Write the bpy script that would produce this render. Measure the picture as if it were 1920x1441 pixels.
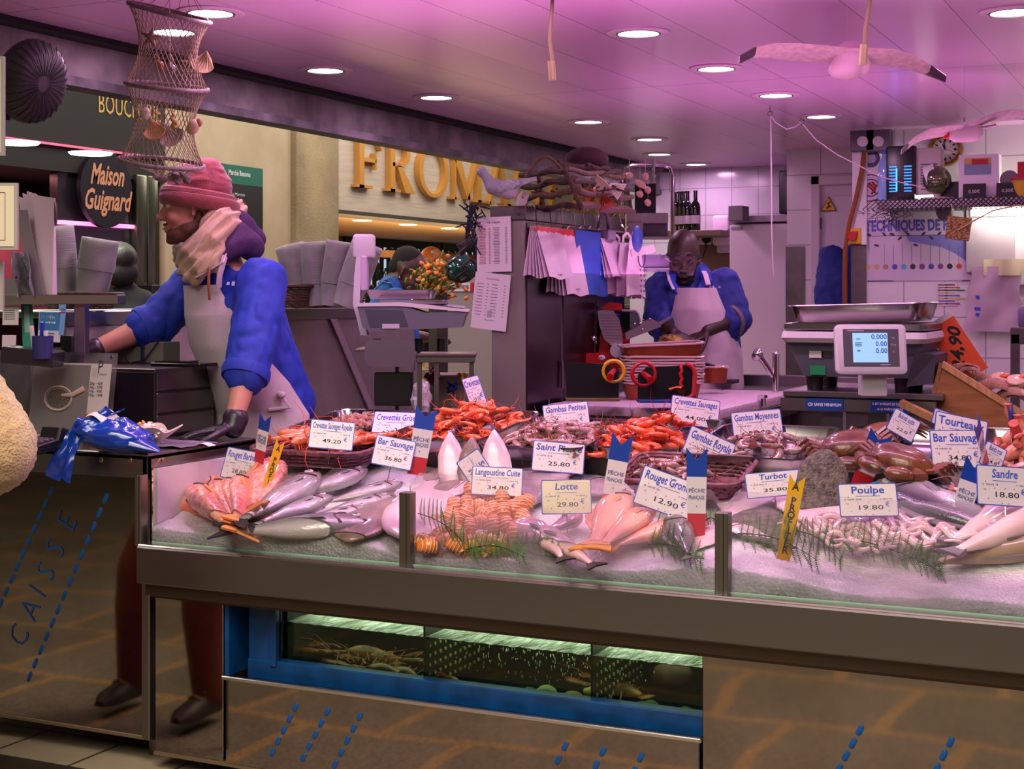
import bpy, bmesh, math, random
from mathutils import Vector, Matrix, Euler
V=Vector; PI=math.pi; R_=math.radians
random.seed(7)
for _o in list(bpy.data.objects): bpy.data.objects.remove(_o)
SC=bpy.context.scene; COL=SC.collection

# ---- camera -----------------------------------------------------------
CAMH=1.4; FPX=2790.0; YAW=R_(25.2)
cam=bpy.data.objects.new('camera',bpy.data.cameras.new('camera')); COL.objects.link(cam)
cam.location=(0,0,CAMH); cam.rotation_euler=(PI/2,0,YAW)
cam.data.sensor_width=36; cam.data.lens=FPX/1920*36; cam.data.shift_y=-(720.5-555)/1920; cam.data.clip_end=200
SC.camera=cam
# ---- colour management, world --------------------------------------------
SC.view_settings.view_transform='Standard'; SC.view_settings.look='None'
SC.view_settings.gamma=1; SC.view_settings.use_curve_mapping=False; SC.view_settings.exposure=0.0
SC.cycles.max_bounces=8; SC.cycles.transparent_max_bounces=12; SC.cycles.caustics_reflective=False; SC.cycles.caustics_refractive=False
SC.cycles.sample_clamp_indirect=4; SC.cycles.use_denoising=True
wd=bpy.data.worlds.new('world'); SC.world=wd; wd.use_nodes=True
wd.node_tree.nodes['Background'].inputs[0].default_value=(1,.80,.60,1); wd.node_tree.nodes['Background'].inputs[1].default_value=.085
def area(name,loc,rot,size,energy,col,sy=None,spread=None,parent=None):
    l=bpy.data.lights.new(name,'AREA'); l.energy=energy; l.color=col; l.size=size
    if sy: l.shape='RECTANGLE'; l.size_y=sy
    else: l.shape='DISK'
    if spread: l.spread=R_(spread)
    o=bpy.data.objects.new(name,l); COL.objects.link(o); o.location=loc; o.rotation_euler=rot; o.parent=parent
    return o
PINK=(1.0,.50,.90)
# market hall daylight behind the photographer, warm lamps in the aisle and over the stalls opposite
area('hall_skylight',(-1.0,-1.5,4.2),(R_(38),0,0),3.5,150,(1,.88,.76),2.0)
area('aisle_light',(-4.9,7.2,3.3),(0,R_(12),0),1.2,200,(1,.88,.78),10.0)
area('paving_fill',(-1.2,1.3,3.9),(R_(8),0,0),2.6,200,(1,.85,.66),1.6)  # added fill from above, brightens the paving mirrored in the panels
# pink tube lamp above the fish counter, out of frame
area('counter_tube_light',(-1.4,3.75,2.27),(R_(-6),0,0),2.8,26,(1,.52,.84),.12)
area('counter_ceiling_fill',(-1.4,4.1,1.72),(PI,0,0),2.8,17,(1,.33,.80),.7)  # added mid-air wash that turns the ceiling magenta, no fixture
area('back_ceiling_fill',(-1.7,6.5,1.5),(PI,0,0),2.2,14,(1,.33,.80),1.2)  # second added wash, for the far ceiling; no lamp hangs there

FV=V((-math.sin(YAW),math.cos(YAW),0)); RV=V((math.cos(YAW),math.sin(YAW),0)); UV_=V((0,0,1)); CP=V((0,0,CAMH))
def W(px,py,t=None,X=None,Y=None,Z=None):
    """the point of the place that lies behind a spot of the photograph, at a depth t or on a plane"""
    d=FV+RV*((px-960)/FPX)+UV_*((555-py)/FPX)
    if X is not None: t=X/d.x
    elif Y is not None: t=Y/d.y
    elif Z is not None: t=(Z-CAMH)/d.z
    return CP+d*t
ZP=[(3.3,.705),(3.43,.735),(4.06,.875),(4.7,.93)]
def ZS(y):
    for (a,za),(b,zb) in zip(ZP,ZP[1:]):
        if y<=b: return za+(zb-za)*(y-a)/(b-a)
    return ZP[-1][1]
def S(px,py,dz=0.0):
    """the spot of the sloping display bed seen at a place of the photograph"""
    d=FV+RV*((px-960)/FPX)+UV_*((555-py)/FPX); t=3.0
    while t<6:
        p=CP+d*t
        if p.z<=ZS(p.y)+dz: return p
        t+=.004
    return CP+d*4.4
SN=V((0,-.2,.98)).normalized()

# ---- materials --------------------------------------------------------------
def lin(h):
    h=h.lstrip('#'); c=[int(h[i:i+2],16)/255 for i in (0,2,4)]
    return tuple((x/12.92 if x<=.04045 else ((x+.055)/1.055)**2.4) for x in c)+(1,)
MATS={}
def nt(m): return m.node_tree.nodes,m.node_tree.links
def mat(name,hexc='#888888',rough=.5,metal=0,noise=None,bump=None,emit=None,alpha=None,trans=None,coat=None,sss=None,grad=None,ior=None,stretch=None,spec=None,sheen=None):
    """noise=(scale,hex2,contrast)  bump=(scale,strength)  grad=(axis,lo,hi,hexlo,hexhi) in object space"""
    if name in MATS: return MATS[name]
    m=bpy.data.materials.new(name); m.use_nodes=True; N,L=nt(m); p=N['Principled BSDF']
    p.inputs['Base Color'].default_value=lin(hexc); p.inputs['Roughness'].default_value=rough; p.inputs['Metallic'].default_value=metal
    if spec is not None: p.inputs['Specular IOR Level'].default_value=spec
    if ior: p.inputs['IOR'].default_value=ior
    if alpha is not None: p.inputs['Alpha'].default_value=alpha
    if trans is not None: p.inputs['Transmission Weight'].default_value=trans
    if coat: p.inputs['Coat Weight'].default_value=coat; p.inputs['Coat Roughness'].default_value=.08
    if sheen: p.inputs['Sheen Weight'].default_value=sheen
    if sss: p.inputs['Subsurface Weight'].default_value=sss[0]; p.inputs['Subsurface Radius'].default_value=(sss[1],sss[1]*.6,sss[1]*.5); p.inputs['Subsurface Scale'].default_value=1
    if emit: p.inputs['Emission Color'].default_value=lin(emit[0]); p.inputs['Emission Strength'].default_value=emit[1]
    if noise or bump or grad:
        tc=N.new('ShaderNodeTexCoord'); src=tc.outputs['Object']
        if stretch:
            mp=N.new('ShaderNodeMapping'); mp.inputs['Scale'].default_value=stretch; L.new(src,mp.inputs[0]); nsrc=mp.outputs[0]
        else: nsrc=src
        col=None
        if grad:
            sp=N.new('ShaderNodeSeparateXYZ'); L.new(src,sp.inputs[0]); mr=N.new('ShaderNodeMapRange')
            L.new(sp.outputs['XYZ'.index(grad[0])],mr.inputs[0]); mr.inputs[1].default_value=grad[1]; mr.inputs[2].default_value=grad[2]
            mx=N.new('ShaderNodeMix'); mx.data_type='RGBA'; mx.inputs[6].default_value=lin(grad[3]); mx.inputs[7].default_value=lin(grad[4]); L.new(mr.outputs[0],mx.inputs[0]); col=mx.outputs[2]
        if noise:
            nz=N.new('ShaderNodeTexNoise'); nz.inputs['Scale'].default_value=noise[0]; nz.inputs['Detail'].default_value=4; L.new(nsrc,nz.inputs[0])
            mr=N.new('ShaderNodeMapRange'); c=noise[2] if len(noise)>2 else .15; mr.inputs[1].default_value=.5-c; mr.inputs[2].default_value=.5+c; L.new(nz.outputs[0],mr.inputs[0])
            mx=N.new('ShaderNodeMix'); mx.data_type='RGBA'; mx.inputs[7].default_value=lin(noise[1]); L.new(mr.outputs[0],mx.inputs[0])
            if col: L.new(col,mx.inputs[6])
            else: mx.inputs[6].default_value=lin(hexc)
            col=mx.outputs[2]
        if col: L.new(col,p.inputs['Base Color'])
        if bump:
            nb=N.new('ShaderNodeTexNoise'); nb.inputs['Scale'].default_value=bump[0]; nb.inputs['Detail'].default_value=3; L.new(nsrc,nb.inputs[0])
            bp=N.new('ShaderNodeBump'); bp.inputs['Strength'].default_value=bump[1]; bp.inputs['Distance'].default_value=.01; L.new(nb.outputs[0],bp.inputs['Height']); L.new(bp.outputs[0],p.inputs['Normal'])
    MATS[name]=m; return m
def tilemat(name,c1,c2,w,h,mortar=.004,rough=.15,axes='XZ',off=0.0,noise=None,shift=(0,0)):
    if name in MATS: return MATS[name]
    m=bpy.data.materials.new(name); m.use_nodes=True; N,L=nt(m); p=N['Principled BSDF']; p.inputs['Roughness'].default_value=rough
    tc=N.new('ShaderNodeTexCoord'); sp=N.new('ShaderNodeSeparateXYZ'); cb=N.new('ShaderNodeCombineXYZ'); L.new(tc.outputs['Object'],sp.inputs[0])
    for i in (0,1):
        ad=N.new('ShaderNodeMath'); ad.operation='ADD'; ad.inputs[1].default_value=shift[i]+50*(w,h)[i]; L.new(sp.outputs['XYZ'.index(axes[i])],ad.inputs[0]); L.new(ad.outputs[0],cb.inputs[i])
    br=N.new('ShaderNodeTexBrick'); br.offset=off; br.squash=1; L.new(cb.outputs[0],br.inputs['Vector'])
    br.inputs['Scale'].default_value=1; br.inputs['Mortar Size'].default_value=mortar; br.inputs['Brick Width'].default_value=w; br.inputs['Row Height'].default_value=h; br.inputs['Mortar Smooth'].default_value=.1
    br.inputs['Color1'].default_value=lin(c1); br.inputs['Color2'].default_value=lin(c1); br.inputs['Mortar'].default_value=lin(c2)
    out=br.outputs['Color']
    if noise:
        nz=N.new('ShaderNodeTexNoise'); nz.inputs['Scale'].default_value=noise[0]; nz.inputs['Detail'].default_value=6; L.new(tc.outputs['Object'],nz.inputs[0])
        mx=N.new('ShaderNodeMix'); mx.data_type='RGBA'; mx.blend_type='MULTIPLY'; mx.inputs[0].default_value=noise[1]; L.new(out,mx.inputs[6]); L.new(nz.outputs['Color'] if len(noise)>2 else nz.outputs[0],mx.inputs[7]); out=mx.outputs[2]
    L.new(out,p.inputs['Base Color'])
    MATS[name]=m; return m

# ---- mesh builder ------------------------------------------------------------
def rotm(rx=0,ry=0,rz=0): return Euler((R_(rx),R_(ry),R_(rz))).to_matrix().to_4x4()
def frame(x,y,z,o):
    m=Matrix.Identity(4)
    for i,c in enumerate((x,y,z)):
        for j in range(3): m[j][i]=c[j]
    for j in range(3): m[j][3]=o[j]
    return m
def axes(x,up):
    x=V(x).normalized(); z=(V(up)-x*V(up).dot(x)).normalized(); return x,z.cross(x),z
TXT={}
def text_data(s,bold=0,shear=0):
    k=(s,bold,shear)
    if k not in TXT:
        c=bpy.data.curves.new('lettering','FONT'); c.body=s; c.size=1; c.offset=bold; c.shear=shear; c.align_x='CENTER'; c.align_y='CENTER'; c.resolution_u=2
        o=bpy.data.objects.new('lettering',c); COL.objects.link(o)
        me=bpy.data.meshes.new_from_object(o.evaluated_get(bpy.context.evaluated_depsgraph_get()))
        TXT[k]=([v.co.copy() for v in me.vertices],[tuple(f.vertices) for f in me.polygons])
        bpy.data.objects.remove(o); bpy.data.meshes.remove(me)
    return TXT[k]
class B:
    def __init__(s): s.v=[]; s.f=[]; s.m=[]; s.mi=0; s.T=None
    def add(s,vs,fs):
        n=len(s.v)
        s.v+= [V(p) for p in vs] if s.T is None else [s.T@V(p) for p in vs]
        s.f+= [tuple(i+n for i in f) for f in fs]; s.m+=[s.mi]*len(fs); return s
    def box(s,c,d,rot=None,bev=0,seg=2):
        if bev<.0065: seg=1
        M=Matrix.Translation(V(c))@(rot if rot is not None else Matrix.Identity(4))
        if bev:
            bm=bmesh.new(); bmesh.ops.create_cube(bm,size=1,matrix=Matrix.Diagonal((d[0],d[1],d[2],1)))
            bmesh.ops.bevel(bm,geom=list(bm.edges),offset=bev,segments=seg,affect='EDGES',profile=.5)
            bm.verts.index_update(); s.add([M@v.co for v in bm.verts],[[v.index for v in f.verts] for f in bm.faces]); bm.free()
        else:
            x,y,z=[k/2 for k in d]
            s.add([M@V(p) for p in ((-x,-y,-z),(x,-y,-z),(x,y,-z),(-x,y,-z),(-x,-y,z),(x,-y,z),(x,y,z),(-x,y,z))],
                  [(0,3,2,1),(4,5,6,7),(0,1,5,4),(1,2,6,5),(2,3,7,6),(3,0,4,7)])
        return s
    def bx(s,x0,x1,y0,y1,z0,z1,bev=0): return s.box(((x0+x1)/2,(y0+y1)/2,(z0+z1)/2),(abs(x1-x0),abs(y1-y0),abs(z1-z0)),None,bev)
    def loft(s,rings,caps=True,closed=False,loop=True):
        n=len(rings[0]); fs=[]; k=len(rings)
        for i in range(k if closed else k-1):
            a=i*n; b=((i+1)%k)*n
            for j in range(n if loop else n-1): q=(j+1)%n; fs.append((a+j,a+q,b+q,b+j))
        if caps and not closed and loop: fs.append(tuple(range(n-1,-1,-1))); fs.append(tuple(range((k-1)*n,k*n)))
        return s.add([p for r in rings for p in r],fs)
    def tube(s,pts,r,n=8,closed=False,caps=True,flat=1.0,up=None):
        pts=[V(p) for p in pts]; k=len(pts); rings=[]; prev=None
        for i,p in enumerate(pts):
            a=pts[(i-1)%k] if (closed or i>0) else p; b=pts[(i+1)%k] if (closed or i<k-1) else p
            d=(b-a).normalized() if (b-a).length>1e-9 else V((0,0,1))
            if prev is None:
                ref=V(up) if up else (V((0,0,1)) if abs(d.z)<.9 else V((1,0,0)))
            else: ref=prev
            u=(ref-d*ref.dot(d)).normalized(); prev=u; w=d.cross(u); rr=r[i] if isinstance(r,(list,tuple)) else r
            rings.append([p+(u*math.cos(2*PI*j/n)*flat+w*math.sin(2*PI*j/n))*rr for j in range(n)])
        return s.loft(rings,caps,closed)
    def cyl(s,a,b,ra,rb=None,n=16): return s.tube([a,b],[ra,ra if rb is None else rb],n)
    def ell(s,c,r,rot=None,n=14,m=9):
        M=Matrix.Translation(V(c))@(rot if rot is not None else Matrix.Identity(4))
        if not isinstance(r,(list,tuple)): r=(r,r,r)
        vs=[M@V((0,0,-r[2]))]; fs=[]
        for i in range(1,m):
            t=-PI/2+PI*i/m
            for j in range(n): a=2*PI*j/n; vs.append(M@V((r[0]*math.cos(t)*math.cos(a),r[1]*math.cos(t)*math.sin(a),r[2]*math.sin(t))))
        vs.append(M@V((0,0,r[2]))); e=len(vs)-1
        for j in range(n): fs.append((0,1+(j+1)%n,1+j)); fs.append((e,e-n+j,e-n+(j+1)%n))
        for i in range(m-2):
            for j in range(n): a=1+i*n+j; b=1+i*n+(j+1)%n; fs.append((a,b,b+n,a+n))
        return s.add(vs,fs)
    def lathe(s,prof,n=24,M=None,caps=True):
        M=M if M is not None else Matrix.Identity(4)
        return s.loft([[M@V((r*math.cos(2*PI*j/n),r*math.sin(2*PI*j/n),z)) for j in range(n)] for r,z in prof],caps)
    def prism(s,poly,h,M=None):
        M=M if M is not None else Matrix.Identity(4); n=len(poly)
        vs=[M@V((x,y,0)) for x,y in poly]+[M@V((x,y,h)) for x,y in poly]
        return s.add(vs,[tuple(range(n-1,-1,-1)),tuple(range(n,2*n))]+[(i,(i+1)%n,(i+1)%n+n,i+n) for i in range(n)])
    def grid(s,f,nu,nv,th=0,cu=False):
        P=[[V(f(i/(nu if cu else nu-1),j/(nv-1))) for j in range(nv)] for i in range(nu)]
        def idx(i,j): return (i%nu)*nv+j
        fs=[(idx(i,j),idx(i+1,j),idx(i+1,j+1),idx(i,j+1)) for i in range(nu if cu else nu-1) for j in range(nv-1)]
        vs=[p for r in P for p in r]
        if th:
            nm=[V((0,0,0)) for _ in vs]
            for q in fs:
                k=(vs[q[2]]-vs[q[0]]).cross(vs[q[3]]-vs[q[1]])
                for i in q: nm[i]+=k
            nn=len(vs); back=[v-m.normalized()*th if m.length>0 else v.copy() for v,m in zip(vs,nm)]
            rim=[]
            if not cu:
                for j in range(nv-1): rim+=[(idx(0,j+1),idx(0,j)),(idx(nu-1,j),idx(nu-1,j+1))]
            for i in range(nu if cu else nu-1): rim+=[(idx(i,0),idx(i+1,0)),(idx(i+1,nv-1),idx(i,nv-1))]
            fs=fs+[tuple(i+nn for i in q[::-1]) for q in fs]+[(b,a,a+nn,b+nn) for a,b in rim]; vs=vs+back
        return s.add(vs,fs)
    def text(s,t,size,M,bold=0,shear=0,sx=1.0,lift=0.0,width=None):
        if t[0]=='~':      # writing too small to read: a row of strokes
            w=width or size*3; n=max(2,int(w/(size*.6)))
            for i in range(n):
                x=-w/2+(i+.5)*w/n; h=size*(.22+.12*((i*7)%3))
                if (i*5)%7!=3: s.prism([(x-w/n*.32,-h),(x+w/n*.3,-h),(x+w/n*.36,h),(x-w/n*.2,h*.8)],.0003,M@Matrix.Translation((0,0,lift)))
            return s
        v,f=text_data(t,bold,shear)
        if not v: return s
        if width:
            xs=[p.x for p in v]; sx=width/((max(xs)-min(xs))*size)
        return s.add([M@V((p.x*size*sx,p.y*size,lift)) for p in v],f)
    def build(s,name,mats,parent=None,loc=None,rot=None,world=False,sharp=35,wn=False):
        me=bpy.data.meshes.new(name); me.from_pydata([tuple(p) for p in s.v],[],s.f)
        for m in (mats if isinstance(mats,(list,tuple)) else [mats]): me.materials.append(m)
        me.polygons.foreach_set('material_index',s.m); me.update()
        bm=bmesh.new(); bm.from_mesh(me); bmesh.ops.recalc_face_normals(bm,faces=bm.faces); bm.to_mesh(me); bm.free()
        me.polygons.foreach_set('use_smooth',[True]*len(me.polygons)); me.set_sharp_from_angle(angle=R_(sharp))
        return link(name,me,parent,loc,rot,world)
def link(name,me,parent=None,loc=None,rot=None,world=False):
    o=bpy.data.objects.new(name,me); COL.objects.link(o)
    if loc is not None: o.location=loc
    if rot is not None: o.rotation_euler=rot
    if parent:
        o.parent=parent
        if world: o.matrix_parent_inverse=mw(parent).inverted()
    return o
def mw(o):
    m=Matrix.LocRotScale(o.location,o.rotation_euler,o.scale)
    return mw(o.parent)@o.matrix_parent_inverse@m if o.parent else m
def tag(o,label,cat,group=None,kind=None):
    o['label']=label; o['category']=cat
    if group: o['group']=group
    if kind: o['kind']=kind
    return o
def thing(name,label,cat,loc=(0,0,0),rot=(0,0,0),group=None,kind=None):
    o=bpy.data.objects.new(name,None); COL.objects.link(o); o.location=loc; o.rotation_euler=rot; o.empty_display_size=.05
    return tag(o,label,cat,group,kind)
def setm(o,M):
    l,r,s=M.decompose(); o.location=l; o.rotation_euler=r.to_euler(); o.scale=s; return o
def dup(o,M=None,label=None,group=None,parent=None):
    c=o.copy(); COL.objects.link(c); c.parent=parent
    if parent is not None: c.matrix_parent_inverse=o.matrix_parent_inverse.copy()
    if M is not None: setm(c,M)
    if label: c['label']=label
    if group: c['group']=group
    for ch in list(o.children): dup(ch,parent=c)
    return c
def structure(o): o['kind']='structure'; return o
def evalmesh(o):
    bpy.context.view_layer.update()
    return bpy.data.meshes.new_from_object(o.evaluated_get(bpy.context.evaluated_depsgraph_get()))
def blob(prims,voxel=.01,smooth=4,name='body'):
    """one continuous skin over rounded limbs: ('c',a,b,ra,rb[,flat,up]) or ('e',centre,radii[,rot])"""
    b=B()
    for p in prims:
        if p[0]=='c':
            a,c,ra,rb=V(p[1]),V(p[2]),p[3],p[4]; fl=p[5] if len(p)>5 else 1.0; up=p[6] if len(p)>6 else None; L=(c-a)
            d=L.normalized() if L.length>1e-6 else V((0,0,1)); n=5; pts=[];rs=[]
            for i in range(1,n+1): q=PI/2*(1-i/n); pts.append(a-d*ra*math.sin(q)); rs.append(max(.0006,ra*math.cos(q)))
            for i in range(n): q=PI/2*i/n; pts.append(c+d*rb*math.sin(q)); rs.append(max(.0006,rb*math.cos(q)))
            b.tube(pts,rs,14,flat=fl,up=up)
        else: b.ell(p[1],p[2],p[3] if len(p)>3 else None,20,14)
    me=bpy.data.meshes.new(name); me.from_pydata([tuple(p) for p in b.v],[],b.f)
    o=bpy.data.objects.new(name,me); COL.objects.link(o)
    r=o.modifiers.new('r','REMESH'); r.mode='VOXEL'; r.voxel_size=voxel
    if smooth: k=o.modifiers.new('s','SMOOTH'); k.factor=.5; k.iterations=smooth
    out=evalmesh(o); bpy.data.objects.remove(o); bpy.data.meshes.remove(me)
    out.name=name; out.polygons.foreach_set('use_smooth',[True]*len(out.polygons)); return out
def blobobj(name,prims,m,parent=None,voxel=.01,smooth=4,world=True):
    me=blob(prims,voxel,smooth,name); me.materials.clear(); me.materials.append(m); return link(name,me,parent,world=world)

STEEL=mat('brushed_steel','#8d8a8a',.3,1,bump=(40,.05),stretch=(1,1,40))
STEELM=mat('polished_steel_panel','#a89c92',.05,1,noise=(6,'#8f8378',.3))
STEELD=mat('dull_steel','#77726f',.42,1,noise=(9,'#5f5a57',.25))
CHROME=mat('chrome','#cfcfd2',.08,1)
GLASS=mat('clear_glass','#ffffff',.02,0,trans=1,ior=1.02,spec=.5)
BLACK=mat('black_plastic','#0c0c0e',.4); WHITE=mat('white_plastic','#dddbe0',.45); PAPER=mat('white_paper','#dcd8d6',.7)
INK=mat('black_ink','#1b1a22',.7); BLUEINK=mat('blue_ink','#2a49b8',.6); RED=mat('red_plastic','#b3141c',.35); DGREY=mat('dark_grey_plastic','#4b4d58',.45)
def glassmat(name,tint='#ffffff',haze=0.0,rough=.02,hscale=3.0,ior=1.4,hazecol='#e8d8ea',hmin=.1):
    if name in MATS: return MATS[name]
    m=bpy.data.materials.new(name); m.use_nodes=True; N,L=nt(m); N.remove(N['Principled BSDF']); out=N['Material Output']
    tr=N.new('ShaderNodeBsdfTransparent'); tr.inputs[0].default_value=lin(tint); gl=N.new('ShaderNodeBsdfGlossy'); gl.inputs['Roughness'].default_value=rough
    fr=N.new('ShaderNodeFresnel'); fr.inputs[0].default_value=ior; mx=N.new('ShaderNodeMixShader'); L.new(fr.outputs[0],mx.inputs[0]); L.new(tr.outputs[0],mx.inputs[1]); L.new(gl.outputs[0],mx.inputs[2]); last=mx
    if haze:
        df=N.new('ShaderNodeBsdfTranslucent'); df.inputs[0].default_value=lin(hazecol); d2=N.new('ShaderNodeBsdfDiffuse'); d2.inputs[0].default_value=lin(hazecol)
        ad=N.new('ShaderNodeMixShader'); ad.inputs[0].default_value=.5; L.new(df.outputs[0],ad.inputs[1]); L.new(d2.outputs[0],ad.inputs[2])
        tc=N.new('ShaderNodeTexCoord'); nz=N.new('ShaderNodeTexNoise'); nz.inputs['Scale'].default_value=hscale; nz.inputs['Detail'].default_value=1; L.new(tc.outputs['Object'],nz.inputs[0])
        mr=N.new('ShaderNodeMapRange'); mr.inputs[1].default_value=.42; mr.inputs[2].default_value=.68; mr.inputs[3].default_value=haze*hmin; mr.inputs[4].default_value=haze; L.new(nz.outputs[0],mr.inputs[0])
        m2=N.new('ShaderNodeMixShader'); L.new(mr.outputs[0],m2.inputs[0]); L.new(last.outputs[0],m2.inputs[1]); L.new(ad.outputs[0],m2.inputs[2]); last=m2
    L.new(last.outputs[0],out.inputs[0]); MATS[name]=m; return m
PANE=glassmat('pane_glass'); PANEH=glassmat('misted_pane_glass',haze=.3)
HC=2.35
def slab(name,x0,x1,y0,y1,z0,z1,m,kind='structure'):
    o=B().bx(x0,x1,y0,y1,z0,z1).build(name,m); o['kind']=kind; return o
# ceiling: satin white strips, tinted lilac to carry the pink lamp spill, running away from the counter, two cross joints
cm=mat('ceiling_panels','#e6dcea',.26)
N,L=nt(cm); p=N['Principled BSDF']; tc=N.new('ShaderNodeTexCoord'); sp=N.new('ShaderNodeSeparateXYZ'); L.new(tc.outputs['Object'],sp.inputs[0])
def mth(op,a,b=None):
    n=N.new('ShaderNodeMath'); n.operation=op
    for i,x in enumerate((a,b)):
        if x is None: continue
        if isinstance(x,(int,float)): n.inputs[i].default_value=x
        else: L.new(x,n.inputs[i])
    return n.outputs[0]
fx=mth('FRACT',mth('DIVIDE',mth('ADD',sp.outputs[0],30.4+1.085),.304)); lx=mth('LESS_THAN',fx,.014)
fy=mth('FRACT',mth('DIVIDE',mth('ADD',sp.outputs[1],26.0-6.48),2.59)); ly=mth('LESS_THAN',fy,.0022)
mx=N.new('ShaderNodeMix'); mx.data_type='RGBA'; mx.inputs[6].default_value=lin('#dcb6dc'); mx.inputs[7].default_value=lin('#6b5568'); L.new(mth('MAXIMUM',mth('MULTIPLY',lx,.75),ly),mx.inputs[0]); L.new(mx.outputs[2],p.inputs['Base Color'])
rid=mth('FLOOR',mth('DIVIDE',mth('ADD',sp.outputs[0],31.485),.304)); wn=N.new('ShaderNodeTexWhiteNoise'); wn.noise_dimensions='1D'; L.new(rid,wn.inputs['W'])
L.new(mth('ADD',mth('MULTIPLY',wn.outputs[0],.14),.2),p.inputs['Roughness'])
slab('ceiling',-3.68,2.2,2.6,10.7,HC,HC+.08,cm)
WT=tilemat('white_wall_tiles','#d9d3d8','#a79fa6',.225,.225,shift=(.02,.07)); WTB=tilemat('white_back_tiles','#c9c6cf','#a39ea8',.2,.2)
PLA=mat('white_plaster','#d4cfd2',.6)
slab('wall_right',-1.80,2.3,8.65,8.75,0,HC,WT); slab('wall_right_return',-1.883,-1.80,8.62,9.5,0,HC,mat('white_corner_trim','#d8d2d6',.4))
slab('trim_1',-1.888,-1.80,8.612,8.62,.02,1.70,STEELD)
slab('wall_door',-2.49,-2.33,9.47,9.57,0,HC,WT); slab('wall_door_lintel',-2.33,-1.80,9.47,9.57,2.17,HC,WT)
slab('wall_back',-4.0,-1.9,10.6,10.7,0,HC,WTB)
slab('wall_niche',-2.49,-2.40,9.57,10.6,0,HC,WTB)
slab('wall_front_right',2.2,2.3,3.0,8.65,0,HC,PLA)
slab('trim_2',-2.495,-2.375,9.455,9.47,.6,1.72,STEELD)
# door with a panel, hinges, warning sign, handle
d=thing('door_1','plain white door with a raised panel behind the counter','door',(-2.07,9.5,0)); d['kind']='structure'
b=B(); b.bx(-.26,-.20,-.06,.03,.02,2.17,.006).bx(.2,.27,-.06,.03,.02,2.17,.006).bx(-.26,.27,-.06,.03,2.11,2.17,.006); b.build('door_frame',mat('door_paint','#cdbfca',.4),d)
B().bx(-.2,.2,-.02,.02,.02,2.11).bx(-.14,.16,-.028,-.02,1.1,2.04,.003).bx(-.14,.16,-.028,-.02,.15,1.0,.003).build('door_leaf',MATS['door_paint'],d)
B().cyl((-.2,-.045,1.83),(-.2,-.045,1.90),.009).cyl((-.2,-.045,1.13),(-.2,-.045,1.2),.009).build('hinge',mat('dark_hinge','#4d4850',.4,.6),d)
t=thing('warning_sign','small yellow triangular warning sign stuck on the white door','sign',tuple(W(1554,382,Y=9.46)))
b=B(); M=Matrix.Rotation(PI/2,4,'X'); b.prism([(-.052,-.045),(.052,-.045),(0,.048)],.003,M); b.build('sign_border',mat('sign_black','#15120c',.5),t)
B().prism([(-.045,-.041),(.045,-.041),(0,.039)],.004,Matrix.Translation((0,-.001,0))@M).build('sign_face',mat('sign_yellow','#d9a70f',.5),t)
b=B(); b.T=Matrix.Translation((0,-.0055,0)); b.tube([(-.012,0,-.03),(.004,0,-.012),(-.004,0,.004),(.012,0,.012)],.005,6).tube([(.004,0,-.012),(.016,0,-.022)],.004,6).build('pictogram',MATS['sign_black'],t)
# beam along the aisle, near-black slab above painted as the gap's shade
bm_=mat('old_concrete','#7c7873',.85,noise=(7,'#514d4c',.2),bump=(30,.3))
slab('gap_shade',-3.80,-3.68,2.4,10.6,HC-.02,HC+.3,mat('dark_gap','#0e0b0d',.9))
slab('beam',-3.84,-3.76,2.4,10.6,2.2,HC+.2,bm_); slab('beam_flange',-3.85,-3.745,2.4,10.6,2.165,2.2,mat('beam_flange_paint','#6f6a70',.6,noise=(5,'#2f2c2e',.12)))
# ground
FT=tilemat('floor_tiles','#a89b82','#4a4238',.30,.30,mortar=.006,rough=.35,axes='XY',noise=(6,.45))
slab('floor',-4.6,2.3,3.345,10.7,-.1,.04,FT); slab('trim_4',-4.6,2.3,3.325,3.347,-.1,.043,STEELD)
sm=bpy.data.materials.new('stone_paving'); sm.use_nodes=True; MATS['stone_paving']=sm; N,L=nt(sm); p=N['Principled BSDF']; p.inputs['Roughness'].default_value=.75
tc=N.new('ShaderNodeTexCoord'); nz=N.new('ShaderNodeTexNoise'); nz.inputs['Scale'].default_value=1.2; nz.inputs['Detail'].default_value=2; L.new(tc.outputs['Object'],nz.inputs[0])
va=N.new('ShaderNodeVectorMath'); va.operation='MULTIPLY_ADD'; va.inputs[1].default_value=(.22,.22,0); L.new(nz.outputs['Color'],va.inputs[0]); L.new(tc.outputs['Object'],va.inputs[2])
br=N.new('ShaderNodeTexBrick'); br.inputs['Scale'].default_value=1; br.inputs['Brick Width'].default_value=.6; br.inputs['Row Height'].default_value=.66; br.inputs['Mortar Size'].default_value=.03; br.inputs['Mortar Smooth'].default_value=.3
br.inputs['Color1'].default_value=lin('#7f7866'); br.inputs['Color2'].default_value=lin('#6c6656'); br.inputs['Mortar'].default_value=lin('#a0865a'); L.new(va.outputs[0],br.inputs['Vector'])
n2=N.new('ShaderNodeTexNoise'); n2.inputs['Scale'].default_value=90; n2.inputs['Detail'].default_value=4; L.new(tc.outputs['Object'],n2.inputs[0])
mr=N.new('ShaderNodeMapRange'); mr.inputs[1].default_value=.3; mr.inputs[2].default_value=.7; mr.inputs[3].default_value=.45; mr.inputs[4].default_value=1.15; L.new(n2.outputs[0],mr.inputs[0])
mx=N.new('ShaderNodeVectorMath'); mx.operation='SCALE'; L.new(br.outputs['Color'],mx.inputs[0]); L.new(mr.outputs[0],mx.inputs['Scale']); L.new(mx.outputs[0],p.inputs['Base Color'])
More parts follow.
